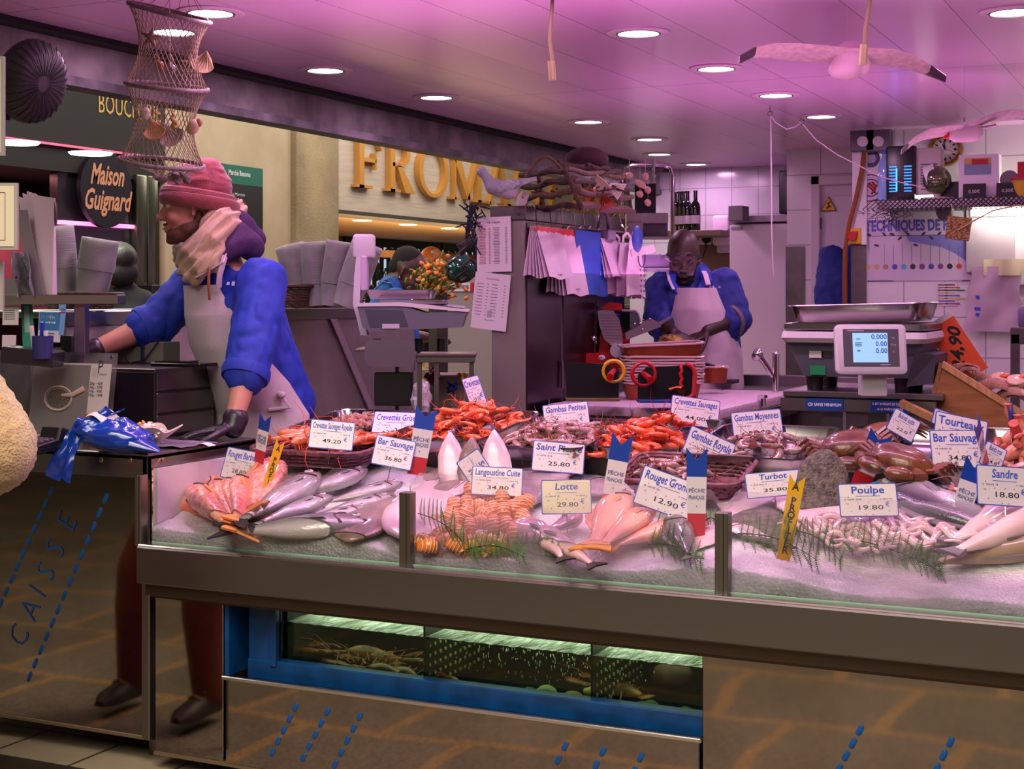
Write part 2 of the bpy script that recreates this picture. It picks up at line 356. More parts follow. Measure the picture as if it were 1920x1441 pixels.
slab('floor_paving',-9,7,-14,3.33,-.3,-.06,sm); slab('floor_aisle',-9.5,-4.6,3.33,11,-.3,-.02,mat('aisle_ground','#5d554c',.6,noise=(4,'#463f38')))
# ceiling downlights
LT=mat('lamp_glow','#fff6ee',.4,emit=('#fff4fa',14)); RING=mat('lamp_ring','#d9c4d6',.35); RIN=mat('lamp_baffle','#3a3036',.4)
def downlight(x,y,label,e=5,inview=True):
    t=thing('ceiling_downlight',label,'ceiling light',(x,y,HC),group='recessed ceiling downlights' if inview else 'downlights out of frame')
    B().lathe([(.078,0),(.112,0),(.114,-.004),(.108,-.008),(.082,-.008),(.078,-.004)],36,caps=False).build('trim_ring',RING,t)
    B().lathe([(.08,.001),(.08,-.009),(.074,-.009),(.074,.001)],36,caps=False).build('baffle',RIN,t)
    B().lathe([(.0001,-.006),(.05,-.007),(.075,-.004),(.075,.0),(.0001,.0)],32).build('lens',LT,t)
    area('lamp_light',(0,0,-.02),(0,0,0),.14,e,PINK,parent=t)
dl=[(325,58,'white lamp shining through the hanging net lantern'),(610,130,'second lamp of the row along the concrete beam'),(818,181,'third lamp of the row along the concrete beam'),(1236,288,'lamp above the steel tube frame at the back'),(1305,307,'farthest ceiling lamp, just before the back tiles'),
(395,22,'lamp at the top edge, right of the net lantern'),(1103,227,'lamp above the stacked driftwood traps'),(1218,260,'lamp right behind the one over the driftwood traps'),
(1197,60,'large lamp in the middle of the ceiling, nearest of its row'),(1343,127,'lamp by the left wing tip of the big flying gull'),(1455,177,'lamp above the tangled white string'),(1540,217,'lamp nearest to the white door')]
for px,py,l in dl:
    q=W(px,py,Z=HC); downlight(q.x,q.y,'round recessed '+l)
for x,y in ((-1.87,4.1),(-.6,5.2),(-.6,7.0),(.5,4.6),(.5,6.4)): downlight(x,y,'round recessed ceiling lamp beyond the right and top edge',inview=False)
# ================= refrigerated display counter ==========================
XL=-2.775; XR=.75
dc=thing('display_counter','long stainless steel fish counter with glass front','counter',(-1.4,3.8,0))
dk=mat('groove_shadow_gap','#1c1714',.6)
B().bx(XL,XR,3.38,3.46,.582,.688,.004).build('front_rail',STEEL,dc,world=True)
B().bx(XL,XR,3.385,3.43,.683,.693,.003).build('rail_lip',mat('bright_steel','#d8d4d0',.22,1),dc,world=True)
B().bx(XL+.01,XR,3.405,3.46,.545,.582,.003).bx(XL+.01,XR,3.43,3.46,.535,.548).build('under_trim',mat('brown_trim','#57493d',.35,.8),dc,world=True)
B().bx(XL+.02,-2.517,3.44,3.47,.089,.54,.002).build('left_panel',STEELM,dc,world=True)
B().bx(-1.112,XR,3.44,3.47,.089,.54,.002).build('right_panel',STEELM,dc,world=True)
b=B().bx(-2.505,-1.118,3.435,3.47,.089,.331,.002).build('lower_panel',STEELM,dc,world=True)
B().bx(-2.515,-1.112,3.428,3.445,.325,.336,.002).build('panel_edge',MATS['bright_steel'],dc,world=True)
B().bx(XL+.02,XR,3.435,3.47,.082,.092).build('panel_foot',mat('foot_strip','#8a7a62',.4,.6),dc,world=True)
for x in (-2.6,-1.9,-1.1,-.3): B().cyl((x,3.6,.04),(x,3.6,.1),.025).build('foot',STEELD,dc,world=True)
def dashes(pts,y,parent,name,m,w=.011,ln=.026):
    b=B()
    for (x0,y0),(x1,y1),n in pts:
        a=W(x0,y0,Y=y); c=W(x1,y1,Y=y); d=(c-a).normalized()
        for i in range(n):
            q=a+(c-a)*(i/(n-1)) if n>1 else a
            b.tube([q-d*ln*.5,q-d*(ln*.5-.004),q+d*(ln*.5-.004),q+d*ln*.5],[w*.3,w*.62,w*.62,w*.3],8,flat=.3,up=(0,1,0))
    return b.build(name,m,parent,world=True)
BLUEP=mat('blue_slot','#0d4f96',.35); BLUEF=mat('blue_frame_paint','#0a4a8c',.32,noise=(14,'#07325f',.2))
dashes([((553,1326),(510,1410),5),((613,1334),(568,1420),5),((674,1343),(616,1455),6),((1059,1399),(1008,1500),5),((1130,1409),(1080,1510),5),((1201,1420),(1150,1520),5)],3.434,dc,'slot_pattern',BLUEP)
dashes([((1612,1369),(1560,1465),5),((1782,1391),(1730,1490),5)],3.439,dc,'slot_pattern',BLUEP)
# bed, deck, back, side
B().bx(XL+.012,XR,3.45,4.10,.60,.66).build('bed_pan',STEELD,dc,world=True)
B().add([(XL+.01,4.10,.66),(XR,4.10,.66),(XR,4.10,.925),(XL+.01,4.10,.925),(XL+.01,4.56,.66),(XR,4.56,.66),(XR,4.56,.975),(XL+.01,4.56,.975)],[(0,1,2,3),(3,2,6,7),(4,7,6,5),(0,3,7,4),(1,5,6,2),(0,4,5,1)]).build('tray_deck',STEELD,dc,world=True)
B().bx(XL+.01,XR,4.50,4.56,.1,.66).build('rear_panel',STEELD,dc,world=True)
B().bx(XL-.004,XL+.012,3.46,4.1,.585,.90).build('side_panel',mat('white_liner','#cfc3cd',.3),dc,world=True)
for px,n in ((266,'corner_post'),(765,'post'),(1357,'post')):
    q=W(px,1000,Y=3.425); w=.011 if n=='corner_post' else .0165
    b=B().bx(q.x-w,q.x+w,3.405,3.44,.685,.886,.002); b.bx(q.x-w*.35,q.x+w*.35,3.400,3.41,.685,.886,.001)
    b.build(n,mat('post_steel','#8f8a84',.35,1),dc,world=True)
def pane(x0,x1,m):
    zt=.936; c=.028
    poly=[(x0,.69),(x1,.69),(x1,zt-c*1.3),(x1-c,zt),(x0+c,zt),(x0,zt-c*1.3)]
    return B().prism(poly,.006,Matrix.Translation((0,3.432,0))@Matrix.Rotation(PI/2,4,'X')).build('glass_pane',m,dc,world=True)
X1=W(765,1000,Y=3.425).x; X2=W(1357,1000,Y=3.425).x
pane(XL+.02,X1-.004,PANE); pane(X1+.004,X2-.004,PANEH); pane(X2+.004,-.22,PANEH); pane(-.2,XR-.02,PANE)
gs=mat('green_glass_seal','#8fb39f',.3)
B().bx(XL+.02,XR,3.424,3.43,.688,.697,.001).build('glass_seal',gs,dc,world=True)
# crushed ice
ice=bpy.data.materials.new('crushed_ice'); ice.use_nodes=True; MATS['crushed_ice']=ice; N,L=nt(ice); p=N['Principled BSDF']
p.inputs['Base Color'].default_value=lin('#dfe4e4'); p.inputs['Roughness'].default_value=.28; p.inputs['Subsurface Weight'].default_value=.6; p.inputs['Subsurface Radius'].default_value=(.06,.062,.065); p.inputs['Subsurface Scale'].default_value=1
tc=N.new('ShaderNodeTexCoord'); vo=N.new('ShaderNodeTexVoronoi'); vo.inputs['Scale'].default_value=130; L.new(tc.outputs['Object'],vo.inputs[0]); nz=N.new('ShaderNodeTexNoise'); nz.inputs['Scale'].default_value=60; nz.inputs['Detail'].default_value=5; L.new(tc.outputs['Object'],nz.inputs[0])
ad=N.new('ShaderNodeMath'); ad.operation='ADD'; L.new(vo.outputs['Distance'],ad.inputs[0]); L.new(nz.outputs[0],ad.inputs[1]); bp=N.new('ShaderNodeBump'); bp.inputs['Strength'].default_value=.55; bp.inputs['Distance'].default_value=.012; L.new(ad.outputs[0],bp.inputs['Height']); L.new(bp.outputs[0],p.inputs['Normal'])
n3=N.new('ShaderNodeTexNoise'); n3.inputs['Scale'].default_value=9; n3.inputs['Detail'].default_value=6; L.new(tc.outputs['Object'],n3.inputs[0]); mr=N.new('ShaderNodeMapRange'); mr.inputs[1].default_value=.35; mr.inputs[2].default_value=.62; L.new(n3.outputs[0],mr.inputs[0])
mx=N.new('ShaderNodeMix'); mx.data_type='RGBA'; mx.inputs[6].default_value=lin('#cdd2d2'); mx.inputs[7].default_value=lin('#f6f6f6'); L.new(mr.outputs[0],mx.inputs[0]); L.new(mx.outputs[2],p.inputs['Base Color'])
from mathutils import noise as NZ
def icez(x,y):
    f=max(0,1-(y-3.44)/.25)
    return ZS(y)-.006+f*(.012*math.sin(x*5.2+1)+.010*math.sin(x*11+.4))+.007*NZ.noise(V((x*14,y*14,0)))+.004*NZ.noise(V((x*45,y*45,3)))
def icef(u,v):
    x=XL+.014+(XR-.02-XL)*u
    if v<.12: return V((x,3.4335+.003*NZ.noise(V((x*30,v*40,1))),.694+(icez(x,3.436)-.694)*v/.12))
    y=3.436+(4.085-3.436)*(v-.12)/.88
    return V((x,y,icez(x,y)))
o=B().grid(icef,420,100).build('crushed_ice',ice,sharp=180); tag(o,'bed of white crushed ice under the fish behind the glass','ice',kind='stuff')

# ================= live tank under the counter ============================
ft=thing('fish_tank','live shellfish tank in a blue frame under the fish counter','aquarium',(-1.8,3.6,.33))
fx0=W(465,1190,Y=3.50).x; fx1=-1.10
b=B(); b.bx(fx0,fx0+.085,3.50,3.55,.335,.55,.004).bx(fx0,fx1,3.495,3.541,.26,.375,.004).bx(fx0+.08,fx0+.10,3.49,3.51,.36,.55,.002).build('frame',BLUEF,ft,world=True)
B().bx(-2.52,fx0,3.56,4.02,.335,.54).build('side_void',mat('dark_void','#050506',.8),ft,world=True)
B().bx(-2.515,-2.50,3.445,3.56,.335,.54).build('jamb',BLUEF,ft,world=True)
B().bx(fx0+.09,fx1,3.535,3.54,.372,.55).build('glass_pane',glassmat('tank_glass','#c9d8c0',haze=.0),ft,world=True)
GW=mat('green_tank_wall','#161d0d',.5,noise=(9,'#090d05',.2))
B().bx(fx0+.09,fx1,3.98,4.02,.285,.56).bx(fx0+.085,fx0+.10,3.55,4.0,.285,.56).bx(fx1-.01,fx1,3.55,4.0,.285,.56).bx(fx0+.09,fx1,3.542,4.0,.285,.30).build('tank_walls',GW,ft,world=True)
wm=mat('tank_water_surface','#8f9a86',.12,0,noise=(25,'#ffffff',.16),bump=(60,.9),stretch=(1,.25,1))
B().grid(lambda u,v:V((fx0+.1+(fx1-fx0-.11)*u,3.545+.43*v,.478+.003*NZ.noise(V((u*60,v*9,0))))),160,20,.002).build('water_surface',wm,ft,world=True)
pd=mat('perforated_divider','#12150c',.4); pdh=mat('divider_holes','#a8a070',.5)
for dx,nm in ((W(800,1270,Y=3.56).x,'divider'),(W(1113,1300,Y=3.56).x,'divider')):
    o=B().bx(dx-.002,dx+.004,3.545,3.97,.30,.52).build(nm,pd,ft,world=True)
    b=B()
    for i in range(12):
        for j in range(5): b.cyl((dx+.004,3.57+i*.03,.345+j*.026),(dx+.0065,3.57+i*.03,.345+j*.026),.005,n=8)
    b.build('perforations',pdh,o)
b=B(); random.seed(3)
for i in range(260):
    x=random.gauss(-1.62,.14); y=3.545+random.random()*.3; z=.385+random.random()*.085
    b.ell((x,y,z),(.0015,.0015,random.uniform(.002,.006)),n=6,m=4)
o=b.build('air_bubbles',mat('air_bubble','#d6dccb',.1),ft,world=True); o['kind']='stuff'
o=area('tank_surface_fill',(-1.75,3.72,.556),(0,0,0),1.3,4,(1,1,.98),.2); o.parent=ft; o.matrix_parent_inverse=mw(ft).inverted(); o=area('tank_fill',(-1.75,3.68,.470),(0,0,0),1.2,1.8,(.9,1,.75),.2,parent=None); o.parent=ft; o.matrix_parent_inverse=mw(ft).inverted()  # two added fills without fixtures: water surface and tank inside
# plate on the frame
t=B(); q=W(521,1274,Y=3.498); M=frame(V((1,0,0)),V((0,0,1)),V((0,-1,0)),q); t.box(q,(.07,.002,.016)); t.mi=1; t.T=M; [t.box((-.02+.0085*i_,0,.0015),(.0045,.006,.0004)) for i_ in range(6)]; tag(t.build('name_plate',[mat('grey_plate','#8b93a0',.5),mat('plate_letter','#2f3540',.5)]),'small grey lettered plate on the blue tank frame','plate')
# lobsters, stones, shells in the tank
def stone(px,py,r,m,label,y=3.63):
    q=W(px,py,Y=y); b=B(); sd=random.random()*50
    b.ell((0,0,0),(r,r*.8,r*.7),n=18,m=12); b.v=[p*(1+.18*NZ.noise(p*(1.6/r)+V((sd,0,0)))) for p in b.v]
    tag(b.build('tank_stone',m,loc=q),label,'stone',group='stones and shells in the tank')
st1=mat('pale_green_stone','#9aa070',.6,noise=(30,'#6f7a48')); st2=mat('ochre_stone','#9a7a30',.6,noise=(25,'#5c4416')); st3=mat('moss_stone','#48591d',.7,noise=(40,'#28370d'))
for px,py,r,m,l in ((955,1302,.02,st1,'low green stone at the left of the stones on the tank floor'),(993,1300,.025,st3,'mossy round stone beside the pale shell in the tank'),(1025,1298,.030,st1,'pale round shell with a red antenna in the tank'),(1075,1313,.034,st2,'broad ochre stone left of the right tank divider'),(1107,1297,.02,mat('yellow_shell','#c0a44a',.5),'yellow shell on top of the ochre stone in the tank'),(1215,1330,.035,st3,'dark mossy stone behind the right tank divider'),(1285,1340,.03,st3,'mossy stone in the right corner of the tank'),(1262,1345,.02,st1,'flat pale stone at the right of the tank floor')):
    stone(px,py,r,m,l)
stone(1262,1265,.055,mat('red_crust','#5c3226',.6,noise=(30,'#3a1d17')),'reddish crusted shell high at the right end of the tank',3.75)
lm=mat('lobster_shell','#3a2c1c',.3,noise=(22,'#a5652a',.12)); ln=mat('lobster_claw','#8d4a22',.3,noise=(30,'#2a1810',.15))
def lobster(px,py,ang,label,y=3.62,s=1.0):
    q=W(px,py,Y=y); t=thing('lobster',label,'lobster',q,(0,0,R_(ang)),group='lobsters in the tank'); t.scale=(s,s,s)
    pr=[]; b=B(); rings=[]
    for i in range(12):
        u=i/11; r=(.022*math.sin(PI*min(1,u*1.25+.08))+.004)*(1+.06*math.sin(u*60)); rings.append([(-.10+.2*u,r*1.1*math.cos(2*PI*k/12),.012+r*math.sin(2*PI*k/12)) for k in range(12)])
    b.loft(rings); b.build('body',lm,t)
    for sd in (-1,1):
        c=B(); c.tube([(.06,sd*.02,.015),(.10,sd*.05,.02),(.13,sd*.045,.02)],[.007,.008,.010],8); c.ell((.165,sd*.045,.02),(.045,.018,.012),rotm(0,0,-sd*10)); c.ell((.19,sd*.028,.02),(.028,.007,.007),rotm(0,0,sd*12)); c.build('claw',ln,t)
        l=B()
        for k in range(4): l.tube([(.04-.03*k,sd*.015,.012),(.05-.035*k,sd*.05,.025),(.05-.04*k,sd*.075,0)],.003,5)
        l.build('walking_legs',ln,t)
        B().tube([(.10,sd*.008,.02),(.16,sd*.03,.06),(.24,sd*.05,.07)],[.002,.0015,.0006],5).build('antenna',mat('antenna_red','#8a3418',.5),t)
    tf=B()
    for k in range(-2,3): tf.ell((-.118,.012*k,.012),(.018,.008,.003),rotm(0,0,-14*k))
    tf.build('tail_fan',lm,t)
lobster(640,1258,20,'lobster at the left of the heap in the tank',3.62,.85); lobster(668,1228,195,'lobster on the crest of the heap in the tank',3.68,.8); lobster(705,1262,170,'lobster low in the middle of the heap in the tank',3.60,.85); lobster(725,1240,15,'lobster behind the middle of the heap in the tank',3.70,.85); lobster(768,1272,-20,'lobster at the right of the heap beside the left tank divider',3.60,.8); lobster(1160,1300,160,'lobster half hidden behind the right tank divider',3.72,.8)

# ================= cash desk ==============================================
cd=thing('cash_desk','stainless steel cash desk lettered in blue left of the fish','counter',(-3.3,3.7,0))
CX=-2.782
B().bx(-4.0,CX,3.44,3.98,.925,.945,.003).bx(-4.0,CX,3.44,3.46,.872,.94,.003).bx(CX-.02,CX,3.44,3.98,.872,.94,.003).build('worktop',STEEL,cd,world=True)
B().bx(-4.0,CX-.012,3.478,3.50,.112,.875).build('front_panel',STEELM,cd,world=True)
B().bx(-4.0,CX-.012,3.474,3.50,.105,.116,.001).build('panel_foot',MATS['foot_strip'],cd,world=True)
B().bx(CX-.035,CX-.006,3.455,3.49,.112,.872,.003).build('corner_post',MATS['post_steel'],cd,world=True)
B().bx(-4.0,CX-.012,3.94,3.96,.112,.875).bx(CX-.03,CX-.014,3.5,3.96,.112,.875).build('carcass',STEELD,cd,world=True)
for x in (-3.75,-2.85): B().cyl((x,3.56,.04),(x,3.56,.115),.02).build('foot',STEELD,cd,world=True)
b=B()
for px in (190,245): q=W(px,862,Y=3.44); b.ell(q,(.008,.004,.008))
q=W(306,862,X=CX+.001); b.ell(q,(.004,.007,.007)); b.build('rivet',mat('brass_rivet','#b79a63',.3,1),cd,world=True)
dashes([((96,920),(-30,1200),13),((198,934),(55,1268),14)],3.4775,cd,'slot_pattern',BLUEP,.011,.034)
b=B()
for (px,py),ch in zip(((37,1193),(55,1135),(70,1085),(88,1058),(105,1030),(127,980)),'CAISSE'): pass
bl=[('C',37,1192),('A',58,1142),('I',71,1108),('S',87,1072),('S',105,1028),('E',127,978)]
for ch,px,py in bl:
    q=W(px,py,Y=3.4775); a=(W(px+36,py-93,Y=3.4775)-q).normalized(); up=(V((0,-1,0)).cross(a)).normalized()
    b.text(ch,.105,frame(a,up,V((0,-1,0)),q),bold=-.012,lift=.001,sx=.86)
b.build('lettering',BLUEP,cd,world=True)
# ================= fish on ice ===========================================
def interp(tab,u):
    for a,b in zip(tab,tab[1:]):
        if u<=b[0]:
            k=(u-a[0])/(b[0]-a[0]); k=k*k*(3-2*k)*.4+k*.6
            return tuple(x+(y-x)*k for x,y in zip(a[1:],b[1:]))
    return tab[-1][1:]
BASS=[(0,.016,.012),(.05,.05,.03),(.13,.088,.055),(.27,.118,.072),(.42,.122,.074),(.58,.100,.06),(.72,.07,.04),(.84,.043,.024),(.93,.034,.014),(.97,.036,.008)]
MULL=[(0,.03,.025),(.05,.07,.05),(.14,.102,.07),(.28,.120,.08),(.45,.115,.075),(.6,.095,.058),(.75,.066,.04),(.87,.048,.024),(.95,.042,.012)]
FLAT=[(0,.02,.012),(.05,.085,.02),(.15,.15,.03),(.32,.195,.036),(.5,.195,.034),(.68,.15,.026),(.82,.09,.018),(.92,.045,.012),(.97,.042,.008)]
DISC=[(0,.03,.02),(.06,.13,.04),(.18,.25,.06),(.35,.31,.07),(.55,.29,.06),(.72,.19,.045),(.85,.09,.03),(.95,.05,.012)]
MONK=[(0,.09,.075),(.08,.135,.11),(.22,.14,.115),(.4,.105,.09),(.58,.075,.062),(.75,.048,.04),(.9,.028,.022),(.97,.022,.016)]
LONG=[(0,.03,.03),(.08,.055,.05),(.22,.075,.068),(.4,.08,.07),(.6,.066,.056),(.78,.045,.036),(.9,.028,.02),(.97,.02,.01)]
FINM=mat('fin_grey','#6f6a70',.45,sss=(.2,.005)); EYEW=mat('fish_eye_silver','#b9b3ad',.12); EYEB=mat('fish_pupil','#08080a',.05)
def fish(name,L,prof,skin,finm,bend=0,tail=.12,notch=.4,dorsal=1,gill=True,eyes=True,mouth='#3c2a2e',dark_tail=None,pec=True):
    """a fish lying on its side: x runs tail to head, z is the back, y the flank"""
    rs=[]; n=18; K=30
    def cz(u): return bend*L*(u-.5)**2
    for i in range(K+1):
        u=i/K*.97; h,w=interp(prof,u); x=L*(.5-u*.88); jj=1+.05*NZ.noise(V((u*7,L*40,len(name))))
        rs.append([V((x,jj*w*L*math.copysign(abs(math.sin(a))**.85,math.sin(a)),cz(u)+h*jj*L*math.cos(a))) for a in (2*PI*k/n for k in range(n))])
    root=B().loft(rs).build(name,skin,sharp=180); root['category']='fish'
    xe=L*(.5-.97*.88); f=B(); h=interp(prof,.95)[0]*L; z0=cz(.97)
    f.prism([(xe+.02*L,h*.9),(xe-tail*.5*L,tail*.75*L),(xe-tail*L*1.05,tail*1.0*L),(xe-tail*L*(1-notch*.55),tail*.35*L),(xe-tail*L*(1-notch),0),(xe-tail*L*(1-notch*.55),-tail*.35*L),(xe-tail*L*1.05,-tail*1.0*L),(xe-tail*.5*L,-tail*.75*L),(xe+.02*L,-h*.9)],.012*L,Matrix.Translation((0,.006*L,z0))@Matrix.Rotation(PI/2,4,'X'))
    f.build('tail_fin',dark_tail or finm,root)
    if dorsal:
        f=B(); p=[]; q=[]
        for i in range(9):
            u=.3+.42*i/8; h=interp(prof,u)[0]*L; x=L*(.5-u*.88); p.append((x,cz(u)+h*.93)); q.append((x-.02*L,cz(u)+h+L*.05*dorsal*math.sin(PI*min(1,(i+1.3)/9))*(1 if i%2 else .8)))
        f.prism(p+q[::-1],.008*L,Matrix.Translation((0,.004*L,0))@Matrix.Rotation(PI/2,4,'X')); f.build('dorsal_fin',finm,root)
    if pec:
        f=B()
        for s in (1,-1):
            w=interp(prof,.32)[1]*L
            f.ell((L*.19,s*w*1.03,cz(.3)-.03*L),(.065*L,.005*L,.022*L),rotm(0,18,s*6),10,6)
        f.build('pectoral_fin',finm,root)
    if gill:
        f=B()
        for s in (1,-1):
            pts=[]
            for i in range(9):
                a=R_(35+110*i/8); u=.235-.055*abs(math.cos(a))*1.2; h,w=interp(prof,u); k=math.cos(a)*.95
                pts.append((L*(.5-u*.88),s*w*L*max(.05,math.sqrt(max(0,1-k*k)))**.85*1.0,cz(u)+h*L*k))
            f.tube(pts,.009*L,5)
        f.build('gill_slit',mat('gill_'+mouth[1:],mouth,.3),root)
        m=B()
        for s in (1,-1):
            h,w=interp(prof,.05); m.tube([(L*.5,s*.006*L,cz(0)-.01*L),(L*.465,s*w*L*.92,cz(.04)-.022*L)],.004*L,5)
        m.build('mouth',MATS['gill_'+mouth[1:]],root)
    if eyes:
        for s in (1,-1):
            h,w=interp(prof,.1); z=cz(.1)+h*L*.32
            e=B().ell((L*.412,s*w*L*.92,z),(.031*L,.014*L,.031*L),None,12,8).build('eye',EYEW,root)
            B().ell((L*.412,s*(w*L*.92+.007*L),z),(.017*L,.009*L,.017*L),None,10,6).build('pupil',EYEB,e)
    return root
FISHSRC={}
def place(src,H,T,dz,label,group=None,flip=False,roll=0,first=False,up=None):
    """lay a copy on the bed, head and tail at two spots of the slope"""
    h=S(H[0],H[1],dz if not isinstance(dz,tuple) else dz[0]); t=S(T[0],T[1],dz if not isinstance(dz,tuple) else dz[1]); x=(h-t).normalized(); L=(h-t).length
    y=V(up) if up else SN.copy(); y=(y-x*y.dot(x)).normalized(); y=Matrix.Rotation(R_(roll),3,x)@y
    if flip: y=-y
    M=frame(x,y,x.cross(y),(h+t)/2)@Matrix.Scale(L/src[1],4)
    o=src[0]
    if src[2]: o=dup(o,M)
    else: setm(o,M); src[2]=True
    return tag(o,label,'fish',group)
def fs(*a,**k): return [fish(*a,**k),a[1],False]
sk_m=mat('red_mullet_skin','#d8796a',.25,grad=('Z',-.018,.022,'#eab6a6','#c4452f'),noise=(120,'#d06a55',.16),bump=(160,.15),coat=.4); fin_o=mat('fin_orange','#d98a4a',.4)
sk_m2=mat('red_mullet_pale','#e3a08c',.25,grad=('Z',-.02,.02,'#ecc6b2','#cf5f45'),noise=(90,'#d9806a',.2),coat=.4)
sk_b=mat('sea_bass_skin','#a9a9ae',.25,.15,grad=('Z',-.026,.030,'#bdb7ba','#25292f'),noise=(16,'#8d8589',.42),bump=(220,.2),coat=.5,stretch=(.35,1,1))
sk_b2=mat('big_bass_skin','#a9a9ae',.2,.45,grad=('Z',-.05,.06,'#d9d7d8','#3c4046'),bump=(150,.15),coat=.5)
sk_w=mat('sole_underside','#e3d3d8',.3,noise=(14,'#cfa9b4',.25),coat=.4); sk_s=mat('sole_topside','#5d4a45',.35,noise=(25,'#8b7269',.2),bump=(120,.2),coat=.3)
sk_k=mat('monkfish_skin','#98848b',.2,noise=(11,'#d9aab4',.15),coat=.6); dk_t=mat('monkfish_tail','#1d1413',.35)
sk_g=mat('gurnard_skin','#dd7a62',.25,grad=('Z',-.03,.03,'#e6c3a0','#d8553f'),noise=(50,'#e8a088',.25),coat=.4)
sk_j=mat('john_dory_skin','#77696a',.25,noise=(14,'#a28d94',.18),bump=(120,.2),coat=.4); sk_t=mat('turbot_skin','#403a33',.5,noise=(45,'#6b6257',.12),bump=(90,.7))
sk_l=mat('pale_fish_skin','#dfb8b6',.22,grad=('Z',-.05,.05,'#e8d3cf','#c58f8b'),noise=(10,'#eddcd6',.25),coat=.6); sk_y=mat('pike_perch_skin','#b3a27f',.25,grad=('Z',-.05,.05,'#cdbfae','#8f7a55'),noise=(30,'#8f7a5a',.2),coat=.5)
mull=fs('red_mullet',.22,MULL,sk_m,fin_o); mul2=fs('red_mullet',.22,MULL,sk_m2,fin_o)
gm='red mullets fanned out on the ice'
for k,(H,T,dz,l,fl) in enumerate([((303,930),(440,962),.012,'orange and white red mullet with its head at the far left of the ice',True),((372,906),(505,905),.03,'red mullet lying crosswise behind the fan',True),
 ((367,917),(452,1004),.03,'front red mullet of the fan, tail toward the glass',False),((411,907),(449,990),.032,'second red mullet of the fan from the left',False),((436,903),(449,985),.034,'third red mullet of the fan from the left',False),((460,897),(445,984),.036,'fourth red mullet of the fan, right of the narrow third one',False),((496,868),(462,968),.034,'pink red mullet right behind its price tag',True),((520,872),(478,960),.03,'rightmost red mullet, beside the yellow pennant',True)]):
    place(mul2 if k==0 else mull,H,T,dz+.004*k,l,gm,fl,roll=-30 if fl else 32)
bass=fs('sea_bass',.42,BASS,sk_b,FINM,dark_tail=mat('bass_tail','#2c2a33',.35),bend=.12,mouth='#5a1f2c')
gb='silver sea bass in a row'
for H,T,dz,l,fl in [((698,858),(572,915),.02,'sea bass at the back of the row, head below its price tag',True),((692,880),(530,940),.035,'sea bass second from the back, gill torn pink',True),((757,906),(590,948),.03,'sea bass with its head reaching farthest to the right',True),
 ((738,931),(570,972),.028,'sea bass just in front of the one reaching farthest right',True),((696,952),(520,990),.025,'sea bass half hidden behind the front one',True),((626,930),(455,993),.04,'short looking sea bass below the top one of the pile',True),((605,888),(432,990),.055,'sea bass on top of the pile, head up to the right',True),((693,981),(390,1000),.03,'front sea bass lying along the glass with dark tail',True)]:
    place(bass,H,T,dz,l,gb,fl)
sole=fs('sole',.34,FLAT,sk_w,mat('fin_white','#dccbd0',.4),dorsal=.5,tail=.06,notch=0,pec=False,gill=False,eyes=False); solb=fs('sole',.34,FLAT,sk_s,mat('fin_brown','#4c3d39',.4),dorsal=.5,tail=.06,notch=0,pec=False,gill=False,eyes=False)
gs_='soles behind the first post'
for s,H,T,dz,l in [(solb,(655,1014),(740,905),.022,'brown sole left of the first post'),(sole,(772,1010),(815,885),.028,'big white sole behind the first post'),(sole,(800,1000),(850,905),.02,'white sole right of the first post'),(solb,(815,925),(885,885),.035,'brown sole lying on the white ones'),(sole,(840,930),(905,875),.03,'white sole under the tag for sole'),(solb,(800,900),(850,868),.035,'small brown sole near the pennant foot'),(sole,(860,905),(930,870),.02,'white sole left of the langoustine tails')]:
    place(s,H,T,dz,l,gs_)
monk=fs('monkfish',.34,MONK,sk_k,mat('fin_dark','#2a2022',.4),dark_tail=dk_t,eyes=False,tail=.09,notch=.2,dorsal=.4,bend=-.25,gill=False)
for H,T,dz,l in [((1000,1000),(1140,1062),.03,'monkfish tail nearest the glass, black end curling over the ice'),((985,985),(1078,1052),.04,'pink grey monkfish tail beside the langoustine tails'),((1090,965),(1000,1010),.03,'monkfish tail under its price tag')]: place(monk,H,T,dz,l,'monkfish tails')
gur=fs('gurnard',.34,MULL,sk_g,fin_o,tail=.13,notch=.1)
for H,T,dz,l,fl in [((1170,925),(1104,1032),.045,'left orange gurnard with tail down at the ice',True),((1222,950),(1117,1030),.05,'middle orange gurnard crossing the pale one',True),((1300,975),(1130,1028),.03,'pale bellied gurnard lying along the glass',True),((1330,980),(1225,985),.03,'rear gurnard behind the misted glass',True)]: place(gur,H,T,dz,l,'orange gurnards',fl)
hake=fs('hake',.26,LONG[:1]+[(.08,.11,.09),(.3,.14,.1),(.6,.1,.08),(.9,.04,.02),(.97,.03,.01)],mat('hake_skin','#3b3b36',.3,grad=('Z',-.02,.03,'#8d8580','#22231f'),noise=(40,'#4d4c46'),coat=.4),FINM,tail=.1)
place(hake,(1262,976),(1300,1052),.04,'dark grey fish head pointing up behind the fern','fish standing out of the ice',True)
place(sole,(1345,985),(1290,1040),.012,'white flatfish beside the second post',gs_)
dory=fs('john_dory',.36,DISC,sk_j,FINM,tail=.08)
for H,T,dz,l,fl in [((975,905),(1100,880),.03,'john dory under its price tag',False),((1020,855),(1145,850),.05,'john dory behind its price tag',True),((1000,880),(980,965),.02,'grey john dory right of the langoustine tails',False),((1095,900),(1165,935),.02,'john dory beside the leaning pennant',True)]: place(dory,H,T,dz,l,'grey john dories',fl)
turb=fs('turbot',.42,[(u,h*1.25,w) for u,h,w in FLAT],sk_w,mat('fin_pale','#d8c3cb',.4),tail=.08,notch=0,dorsal=.4,pec=False,eyes=False); turd=fs('turbot',.4,[(u,h*1.3,w) for u,h,w in FLAT],sk_t,mat('fin_turbot','#36302a',.5),tail=.08,notch=0,dorsal=.4,pec=False,gill=False,eyes=False)
